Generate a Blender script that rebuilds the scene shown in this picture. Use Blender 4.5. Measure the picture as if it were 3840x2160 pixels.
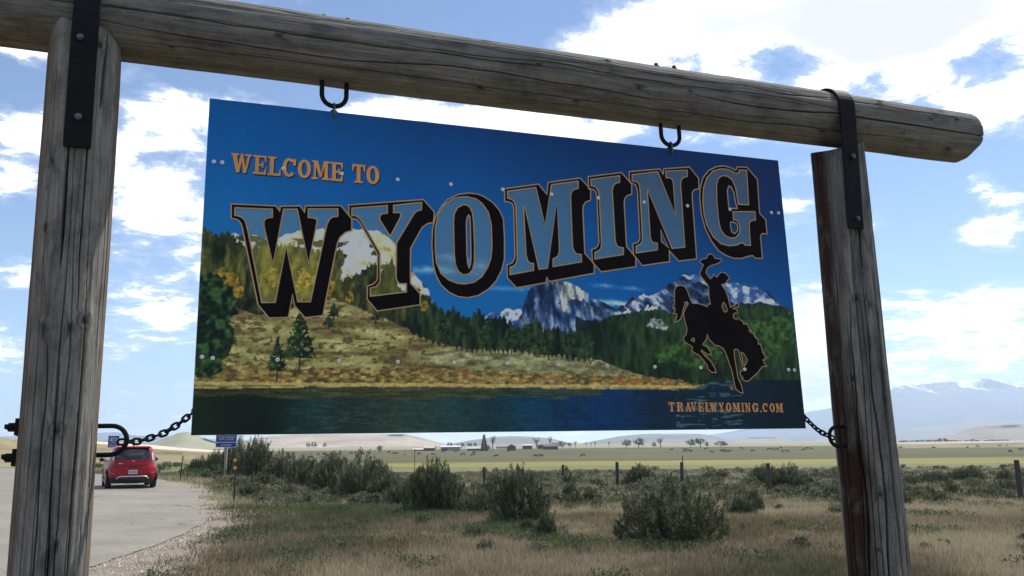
import bpy, bmesh, math, random
import numpy as np
from mathutils import Vector, Matrix
from mathutils.geometry import delaunay_2d_cdt

rng = np.random.default_rng(7)
random.seed(7)
SC = bpy.context.scene
COL = SC.collection
for o in list(bpy.data.objects):
    bpy.data.objects.remove(o)
R = math.radians

# ------------------------------------------------------------------ camera
CAM_H, PITCH, ROLL, FPX = 1.7, R(10.55), R(-0.55), 3130.0
cd = bpy.data.cameras.new('camera')
cam = bpy.data.objects.new('camera', cd)
COL.objects.link(cam)
_F = Vector((0, math.cos(PITCH), math.sin(PITCH)))
_U0 = Vector((0, -math.sin(PITCH), math.cos(PITCH)))
_R0 = Vector((1, 0, 0))
_R = math.cos(ROLL) * _R0 + math.sin(ROLL) * _U0
_U = -math.sin(ROLL) * _R0 + math.cos(ROLL) * _U0
m = Matrix.Identity(4)
for i in range(3):
    m[i][0], m[i][1], m[i][2] = _R[i], _U[i], -_F[i]
m[2][3] = CAM_H
cam.matrix_world = m
cd.sensor_width = 36.0
cd.lens = FPX / 3840 * 36.0
cd.clip_start, cd.clip_end = 0.05, 40000
SC.camera = cam

# ------------------------------------------------------------------ sky, sun, exposure
SUN_EL, SUN_AZ = R(56), R(42)            # azimuth measured from +Y towards +X
SKY_STRENGTH, SUN_STRENGTH, EXPOSURE = 0.112, 4.8, 0.42
CLOUD_WHITE, CLOUD_GREY = 11.0, 6.2       # radiance of lit and of shaded cloud, before the sky strength

def cloud_world():
    w = bpy.data.worlds.new('World')
    SC.world = w
    w.use_nodes = True
    nt = w.node_tree
    nt.nodes.clear()
    N, L = nt.nodes.new, nt.links.new
    def sock(n, v, i):
        if isinstance(v, (int, float)):
            n.inputs[i].default_value = v
        else:
            L(v, n.inputs[i])
    def math_(op, a, b=0.0, c=0.0, clamp=False):
        n = N('ShaderNodeMath'); n.operation = op; n.use_clamp = clamp
        sock(n, a, 0); sock(n, b, 1); sock(n, c, 2)
        return n.outputs[0]
    def sstep(x, lo, hi):
        n = N('ShaderNodeMapRange'); n.interpolation_type = 'SMOOTHSTEP'
        sock(n, x, 0); n.inputs[1].default_value = lo; n.inputs[2].default_value = hi
        return n.outputs[0]
    tc = N('ShaderNodeTexCoord')
    nrm = N('ShaderNodeVectorMath'); nrm.operation = 'NORMALIZE'
    L(tc.outputs['Generated'], nrm.inputs[0])
    sep = N('ShaderNodeSeparateXYZ'); L(nrm.outputs[0], sep.inputs[0])
    X, Y, Z = sep.outputs
    az = math_('ARCTAN2', X, Y)
    el = math_('ARCSINE', Z)
    zz = math_('ADD', math_('MAXIMUM', Z, 0.0), 0.16)
    cp = N('ShaderNodeCombineXYZ')
    L(math_('DIVIDE', X, zz), cp.inputs[0]); L(math_('DIVIDE', Y, zz), cp.inputs[1])
    def noise(scale, detail, rough, off, dist=0.0):
        ad = N('ShaderNodeVectorMath'); ad.operation = 'ADD'
        L(cp.outputs[0], ad.inputs[0]); ad.inputs[1].default_value = off
        n = N('ShaderNodeTexNoise'); n.noise_dimensions = '3D'
        L(ad.outputs[0], n.inputs['Vector'])
        n.inputs['Scale'].default_value = scale
        n.inputs['Detail'].default_value = detail
        n.inputs['Roughness'].default_value = rough
        n.inputs['Distortion'].default_value = dist
        return n.outputs['Fac']
    n1 = noise(3.6, 11, 0.62, (3.1, 1.7, 0.4), 0.3)
    n2 = noise(1.6, 6, 0.5, (9.1, 4.7, 2.4))
    n3 = noise(8.0, 10, 0.66, (1.1, 7.7, 5.4), 0.4)
    # where the banks of cloud stand on this day: azimuth, elevation, half widths (degrees), weight
    bias = 0.0
    ae = N('ShaderNodeCombineXYZ'); L(az, ae.inputs[0]); L(el, ae.inputs[1])
    for (a, e, ra, re_, k) in CLOUDS:
        q = N('ShaderNodeVectorMath'); q.operation = 'MULTIPLY_ADD'; L(ae.outputs[0], q.inputs[0])
        q.inputs[1].default_value = (1 / R(ra), 1 / R(re_), 0); q.inputs[2].default_value = (-a / ra, -e / re_, 0)
        d = N('ShaderNodeVectorMath'); d.operation = 'DOT_PRODUCT'; L(q.outputs[0], d.inputs[0]); L(q.outputs[0], d.inputs[1])
        bias = math_('MULTIPLY_ADD', math_('POWER', 0.3679, d.outputs['Value']), k, bias)
    dens = math_('ADD', math_('ADD', n1, bias), math_('MULTIPLY', math_('SUBTRACT', n3, 0.5), 0.72))
    cover = sstep(dens, 0.50, 0.68)
    veil = math_('MULTIPLY', sstep(dens, 0.42, 0.56), 0.14)
    cov = math_('MAXIMUM', cover, veil)
    gq = N('ShaderNodeVectorMath'); gq.operation = 'MULTIPLY_ADD'; L(ae.outputs[0], gq.inputs[0])
    gq.inputs[1].default_value = (1 / R(4.5), 1 / R(2.6), 0); gq.inputs[2].default_value = (-25.0 / 4.5, -26.2 / 2.6, 0)
    gd = N('ShaderNodeVectorMath'); gd.operation = 'DOT_PRODUCT'; L(gq.outputs[0], gd.inputs[0]); L(gq.outputs[0], gd.inputs[1])
    n2 = math_('MULTIPLY_ADD', math_('POWER', 0.3679, gd.outputs['Value']), 0.22, n2)
    thick = sstep(math_('ADD', math_('ADD', n2, math_('MULTIPLY', bias, 0.9)), math_('MULTIPLY', math_('SUBTRACT', n3, 0.5), 0.30)), 0.58, 0.92)
    sky = N('ShaderNodeTexSky'); sky.sky_type = 'NISHITA'; sky.sun_disc = False
    sky.sun_elevation = SUN_EL; sky.sun_rotation = SUN_AZ
    sky.altitude = 1800; sky.air_density = 1.0; sky.dust_density = 0.0; sky.ozone_density = 5.0
    cc = N('ShaderNodeMix'); cc.data_type = 'RGBA'
    L(thick, cc.inputs[0])
    cc.inputs[6].default_value = (CLOUD_WHITE, CLOUD_WHITE, CLOUD_WHITE * 1.01, 1)
    cc.inputs[7].default_value = (CLOUD_GREY * 0.97, CLOUD_GREY * 0.98, CLOUD_GREY * 1.02, 1)
    mx = N('ShaderNodeMix'); mx.data_type = 'RGBA'
    L(cov, mx.inputs[0]); L(sky.outputs[0], mx.inputs[6]); L(cc.outputs[2], mx.inputs[7])
    bg = N('ShaderNodeBackground'); bg.inputs[1].default_value = SKY_STRENGTH
    L(mx.outputs[2], bg.inputs[0])
    out = N('ShaderNodeOutputWorld'); L(bg.outputs[0], out.inputs[0])
    w.cycles.sampling_method = 'MANUAL'
    w.cycles.sample_map_resolution = 512

CLOUDS = [
    (5.77, 26.2, 4.87, 1.81, 0.14),
    (12.14, 27.23, 6.59, 2.59, 0.26),
    (19.01, 27.12, 6.59, 2.33, 0.26),
    (25.93, 24.75, 7.45, 2.85, 0.3),
    (30.42, 25.17, 5.73, 2.07, 0.24),
    (27.92, 21.06, 4.87, 1.56, 0.14),
    (31.1, 19.5, 2.01, 1.3, 0.12),
    (22.51, 22.47, 3.44, 1.04, 0.1),
    (26.31, 18.93, 5.73, 1.3, 0.1),
    (-6.8, 28.25, 9.45, 2.07, -0.26),
    (-0.94, 27.12, 3.44, 1.56, -0.12),
    (-17.86, 24.17, 5.16, 1.3, -0.22),
    (-23.71, 23.16, 3.44, 1.3, -0.22),
    (-22.11, 21.68, 1.72, 1.04, 0.12),
    (-23.47, 19.78, 3.15, 2.33, 0.13),
    (-22.99, 16.36, 3.72, 3.11, 0.13),
    (-24.5, 13.95, 1.72, 1.56, 0.1),
    (-19.55, 12.32, 1.72, 1.56, 0.1),
    (-8.15, 22.63, 3.44, 1.04, 0.16),
    (-0.98, 21.46, 5.73, 1.3, 0.26),
    (5.6, 20.66, 4.01, 1.04, 0.22),
    (10.08, 19.76, 2.01, 0.78, -0.2),
    (-13.75, 23.06, 3.44, 1.04, -0.2),
    (-31.6, 18.55, 3.15, 2.07, 0.12),
    (-31.39, 16.25, 2.29, 1.56, 0.12),
    (-32.09, 21.45, 3.15, 1.3, -0.2),
    (-32.04, 23.05, 2.29, 0.78, 0.16),
    (-31.11, 13.22, 3.15, 1.56, -0.22),
    (-30.91, 10.88, 2.01, 0.78, 0.14),
    (-30.7, 8.54, 2.58, 1.3, -0.12),
    (-23.42, 8.27, 3.72, 1.81, 0.2),
    (-24.97, 10.67, 4.3, 1.04, -0.16),
    (-22.62, 10.58, 1.72, 1.04, 0.06),
    (-24.16, 5.49, 5.73, 1.56, -0.16),
    (-25.77, 5.93, 1.15, 0.78, 0.14),
    (-30.85, 5.47, 1.72, 0.78, 0.12),
    (-27.3, 2.98, 11.46, 1.81, -0.12),
    (18.82, 24.73, 1.72, 0.93, -0.17),
    (19.77, 23.37, 1.72, 0.78, -0.14),
    (24.94, 22.07, 2.29, 0.99, -0.2),
    (28.02, 19.85, 3.15, 0.78, -0.22),
    (31.62, 22.16, 1.86, 1.43, -0.24),
    (21.36, 23.87, 1.43, 0.78, -0.1),
    (29.4, 15.78, 7.16, 1.81, -0.3),
    (30.44, 15.38, 1.58, 0.73, 0.36),
    (31.68, 14.12, 1.15, 0.73, 0.36),
    (30.3, 12.06, 2.15, 1.09, 0.42),
    (28.68, 13.0, 1.72, 1.04, -0.1),
    (27.07, 12.47, 2.86, 2.33, -0.26),
    (27.98, 10.41, 5.73, 1.3, -0.22),
    (31.16, 8.29, 1.29, 0.57, 0.3),
    (26.5, 8.72, 2.58, 0.78, 0.24),
    (25.91, 7.16, 5.73, 1.04, 0.16),
    (29.68, 5.93, 4.58, 1.3, 0.16),
    (26.76, 4.43, 8.59, 1.04, 0.12),
    (19.38, 14.94, 1.29, 0.78, 0.3),
    (20.2, 12.42, 1.72, 1.56, -0.14),
    (20.22, 16.01, 1.72, 1.3, -0.2),
    (19.45, 8.86, 1.72, 2.07, 0.26),
    (19.63, 4.49, 1.72, 2.59, 0.2),
    (25.45, 2.06, 11.46, 1.3, 0.12),
    (17.05, 18.39, 3.44, 0.78, -0.2),
]
cloud_world()

sd = bpy.data.lights.new('sun', 'SUN')
sd.energy = SUN_STRENGTH; sd.angle = R(0.6); sd.color = (1.0, 0.95, 0.87)
sun = bpy.data.objects.new('sun', sd)
COL.objects.link(sun)
_s = Vector((math.sin(SUN_AZ) * math.cos(SUN_EL), math.cos(SUN_AZ) * math.cos(SUN_EL), math.sin(SUN_EL)))
sun.rotation_euler = _s.to_track_quat('Z', 'Y').to_euler()
sun.location = _s * 60

vs = SC.view_settings
vs.view_transform = 'Standard'; vs.look = 'None'; vs.gamma = 1.0; vs.use_curve_mapping = False
vs.exposure = EXPOSURE
SC.render.engine = 'CYCLES'
SC.cycles.use_denoising = True
SC.cycles.max_bounces = 6
SC.cycles.diffuse_bounces = 3
SC.cycles.glossy_bounces = 3
SC.cycles.transparent_max_bounces = 6
SC.cycles.volume_bounces = 1
SC.cycles.sample_clamp_indirect = 8

# ------------------------------------------------------------------ helpers
MW = {}
def tag(o, label=None, cat=None, group=None, kind=None):
    if label: o['label'] = label
    if cat: o['category'] = cat
    if group: o['group'] = group
    if kind: o['kind'] = kind
    return o
def empty(name, mat4, parent=None):
    o = bpy.data.objects.new(name, None)
    o.empty_display_size = 0.2
    COL.objects.link(o)
    if parent is not None:
        o.parent = parent
        o.matrix_local = MW[parent].inverted() @ mat4
    else:
        o.matrix_world = mat4
    MW[o] = mat4.copy()
    return o
def at(x, y, z=0.0, rz=0.0, s=1.0):
    return Matrix.Translation((x, y, z)) @ Matrix.Rotation(rz, 4, 'Z') @ Matrix.Scale(s, 4)
def new_mesh(name, verts, faces, mat=None, smooth=False, attrs=None):
    me = bpy.data.meshes.new(name)
    verts = np.asarray(verts, dtype=np.float32).reshape(-1, 3)
    if isinstance(faces, np.ndarray):
        k = faces.shape[1]
        nf = len(faces)
        me.vertices.add(len(verts)); me.vertices.foreach_set('co', verts.ravel())
        me.loops.add(nf * k); me.loops.foreach_set('vertex_index', faces.astype(np.int32).ravel())
        me.polygons.add(nf); me.polygons.foreach_set('loop_start', np.arange(0, nf * k, k, dtype=np.int32))
        me.update(calc_edges=True)
    else:
        me.from_pydata([tuple(v) for v in verts], [], [tuple(f) for f in faces])
        me.update()
    if smooth:
        me.polygons.foreach_set('use_smooth', np.ones(len(me.polygons), dtype=bool))
    for k, v in (attrs or {}).items():
        v = np.asarray(v, dtype=np.float32)
        if v.ndim == 1:
            a = me.attributes.new(k, 'FLOAT', 'POINT'); a.data.foreach_set('value', v)
        elif v.shape[1] == 3:
            a = me.attributes.new(k, 'FLOAT_VECTOR', 'POINT'); a.data.foreach_set('vector', v.ravel())
        else:
            a = me.attributes.new(k, 'FLOAT_COLOR', 'POINT'); a.data.foreach_set('color', v.ravel())
    if mat is not None:
        me.materials.append(mat)
    return me
def obj(name, me, parent=None, mat4=None):
    """one mesh object; mesh given in the frame mat4 (world frame if None)"""
    o = bpy.data.objects.new(name, me)
    COL.objects.link(o)
    M = mat4 if mat4 is not None else Matrix.Identity(4)
    if parent is not None:
        o.parent = parent
        o.matrix_local = MW[parent].inverted() @ M
    else:
        o.matrix_world = M
    MW[o] = M.copy()
    return o
def copy_tree(o, mat4, parent=None):
    """a thing and its parts, moved to mat4; mesh data shared"""
    old = MW[o]
    c = o.copy(); COL.objects.link(c); c.parent = parent
    if parent is None:
        c.matrix_world = mat4
    else:
        c.matrix_local = MW[parent].inverted() @ mat4
    MW[c] = mat4.copy()
    for ch in [x for x in CHILDREN.get(o, [])]:
        copy_tree(ch, mat4 @ old.inverted() @ MW[ch], c)
    return c
CHILDREN = {}
_obj, _empty = obj, empty
def obj(name, me, parent=None, mat4=None):
    o = _obj(name, me, parent, mat4)
    if parent is not None: CHILDREN.setdefault(parent, []).append(o)
    return o
def empty(name, mat4, parent=None):
    o = _empty(name, mat4, parent)
    if parent is not None: CHILDREN.setdefault(parent, []).append(o)
    return o

class MB:
    """collects simple solids into one mesh"""
    def __init__(s): s.v, s.f = [], []
    def add(s, vs_, fs):
        b = len(s.v); s.v += [tuple(v) for v in vs_]; s.f += [tuple(i + b for i in f) for f in fs]
        return s
    def box(s, c, d, M=None, taper=1.0):
        hx, hy, hz = d[0] / 2, d[1] / 2, d[2] / 2
        P = []
        for z in (-1, 1):
            k = taper if z > 0 else 1.0
            for x, y in ((-1, -1), (1, -1), (1, 1), (-1, 1)):
                p = Vector((c[0] + x * hx * k, c[1] + y * hy * k, c[2] + z * hz))
                P.append(M @ p if M else p)
        return s.add(P, [(3, 2, 1, 0), (4, 5, 6, 7), (0, 1, 5, 4), (1, 2, 6, 5), (2, 3, 7, 6), (3, 0, 4, 7)])
    def tube(s, path, r, n=8, closed=False, cap=True):
        path = [Vector(p) for p in path]
        k = len(path)
        rr = r if isinstance(r, (list, tuple)) else [r] * k
        rings = []
        ref = None
        for i in range(k):
            a = path[(i - 1) % k] if (i > 0 or closed) else path[0]
            b = path[(i + 1) % k] if (i < k - 1 or closed) else path[-1]
            t = (b - a).normalized()
            if ref is None:
                ref = t.orthogonal().normalized()
            ref = (ref - t * ref.dot(t))
            if ref.length < 1e-6: ref = t.orthogonal()
            ref.normalize()
            e2 = t.cross(ref)
            rings.append([path[i] + (ref * math.cos(q) + e2 * math.sin(q)) * rr[i] for q in [2 * math.pi * j / n for j in range(n)]])
        P = [p for rg in rings for p in rg]
        F = []
        for i in range(k if closed else k - 1):
            i2 = (i + 1) % k
            for j in range(n):
                j2 = (j + 1) % n
                F.append((i * n + j, i * n + j2, i2 * n + j2, i2 * n + j))
        if cap and not closed:
            F.append(tuple(range(n - 1, -1, -1)))
            F.append(tuple((k - 1) * n + j for j in range(n)))
        return s.add(P, F)
    def cyl(s, a, b, r0, r1=None, n=12):
        return s.tube([a, b], [r0, r0 if r1 is None else r1], n)
    def mesh(s, name, mat, smooth=False, attrs=None):
        return new_mesh(name, s.v, s.f, mat, smooth, attrs)

# ------------------------------------------------------------------ numeric noise
def _hash(ix, iy, seed):
    h = (ix * 374761393 + iy * 668265263 + seed * 2147483647) & 0xFFFFFFFF
    h = ((h ^ (h >> 13)) * 1274126177) & 0xFFFFFFFF
    return ((h ^ (h >> 16)) & 0xFFFFFF) / float(0xFFFFFF)
def vnoise(x, y, seed=0):
    x = np.asarray(x, dtype=np.float64); y = np.asarray(y, dtype=np.float64)
    ix = np.floor(x).astype(np.int64); iy = np.floor(y).astype(np.int64)
    fx, fy = x - ix, y - iy
    fx = fx * fx * (3 - 2 * fx); fy = fy * fy * (3 - 2 * fy)
    a, b = _hash(ix, iy, seed), _hash(ix + 1, iy, seed)
    c, d = _hash(ix, iy + 1, seed), _hash(ix + 1, iy + 1, seed)
    return (a * (1 - fx) + b * fx) * (1 - fy) + (c * (1 - fx) + d * fx) * fy
def fbm(x, y, seed=0, octv=4, gain=0.5):
    s, a, t = 0.0, 1.0, 0.0
    for i in range(octv):
        s = s + a * vnoise(x * 2 ** i + 17.3 * i, y * 2 ** i + 5.1 * i, seed + i * 31); t += a; a *= gain
    return s / t
def smooth(x, lo, hi):
    t = np.clip((np.asarray(x, dtype=np.float64) - lo) / (hi - lo), 0, 1)
    return t * t * (3 - 2 * t)

# ------------------------------------------------------------------ materials
MATS = {}
def nodes_of(name):
    m = bpy.data.materials.new(name); m.use_nodes = True
    nt = m.node_tree
    return m, nt, nt.nodes['Principled BSDF']
def add_noise(nt, scale, detail=4, rough=0.55, vec=None, dist=0.0, mapscale=None):
    n = nt.nodes.new('ShaderNodeTexNoise')
    n.inputs['Scale'].default_value = scale; n.inputs['Detail'].default_value = detail
    n.inputs['Roughness'].default_value = rough; n.inputs['Distortion'].default_value = dist
    if vec is None:
        tc = nt.nodes.new('ShaderNodeTexCoord'); vec = tc.outputs['Object']
    if mapscale is not None:
        mp = nt.nodes.new('ShaderNodeMapping'); mp.inputs['Scale'].default_value = mapscale
        nt.links.new(vec, mp.inputs[0]); vec = mp.outputs[0]
    nt.links.new(vec, n.inputs['Vector'])
    return n.outputs['Fac']
def ramp(nt, fac, stops):
    r = nt.nodes.new('ShaderNodeValToRGB')
    while len(r.color_ramp.elements) < len(stops): r.color_ramp.elements.new(0.5)
    for e, (p, c) in zip(r.color_ramp.elements, stops):
        e.position = p; e.color = (*c, 1)
    nt.links.new(fac, r.inputs[0])
    return r.outputs[0]
def mix(nt, fac, a, b, mode='MIX'):
    n = nt.nodes.new('ShaderNodeMix'); n.data_type = 'RGBA'; n.blend_type = mode
    for v, i in ((fac, 0), (a, 6), (b, 7)):
        if isinstance(v, (int, float)): n.inputs[i].default_value = v
        elif isinstance(v, tuple): n.inputs[i].default_value = (*v, 1)
        else: nt.links.new(v, n.inputs[i])
    return n.outputs[2]
def attr(nt, name, out='Fac'):
    a = nt.nodes.new('ShaderNodeAttribute'); a.attribute_name = name
    return a.outputs[out]
def fmath(nt, op, a, b=0.0, clamp=False):
    n = nt.nodes.new('ShaderNodeMath'); n.operation = op; n.use_clamp = clamp
    for v, i in ((a, 0), (b, 1)):
        if isinstance(v, (int, float)): n.inputs[i].default_value = v
        else: nt.links.new(v, n.inputs[i])
    return n.outputs[0]
def mrange(nt, x, lo, hi, a=0.0, b=1.0):
    n = nt.nodes.new('ShaderNodeMapRange'); n.interpolation_type = 'SMOOTHSTEP'
    nt.links.new(x, n.inputs[0])
    for i, v in enumerate((lo, hi, a, b)): n.inputs[i + 1].default_value = v
    return n.outputs[0]
def bump(nt, bsdf, h, strength, dist):
    b = nt.nodes.new('ShaderNodeBump'); b.inputs['Strength'].default_value = strength; b.inputs['Distance'].default_value = dist
    nt.links.new(h, b.inputs['Height']); nt.links.new(b.outputs[0], bsdf.inputs['Normal'])
def plain(name, col, rough=0.6, metal=0.0, vary=0.18, scale=8.0, spec=0.5, coat=0.0):
    if name in MATS: return MATS[name]
    m, nt, b = nodes_of(name)
    f = add_noise(nt, scale, 5, 0.6)
    c = ramp(nt, f, [(0.3, tuple(x * (1 - vary) for x in col)), (0.7, tuple(min(1, x * (1 + vary)) for x in col))])
    nt.links.new(c, b.inputs['Base Color'])
    b.inputs['Roughness'].default_value = rough; b.inputs['Metallic'].default_value = metal
    b.inputs['Specular IOR Level'].default_value = spec
    b.inputs['Coat Weight'].default_value = coat
    MATS[name] = m
    return m
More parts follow.
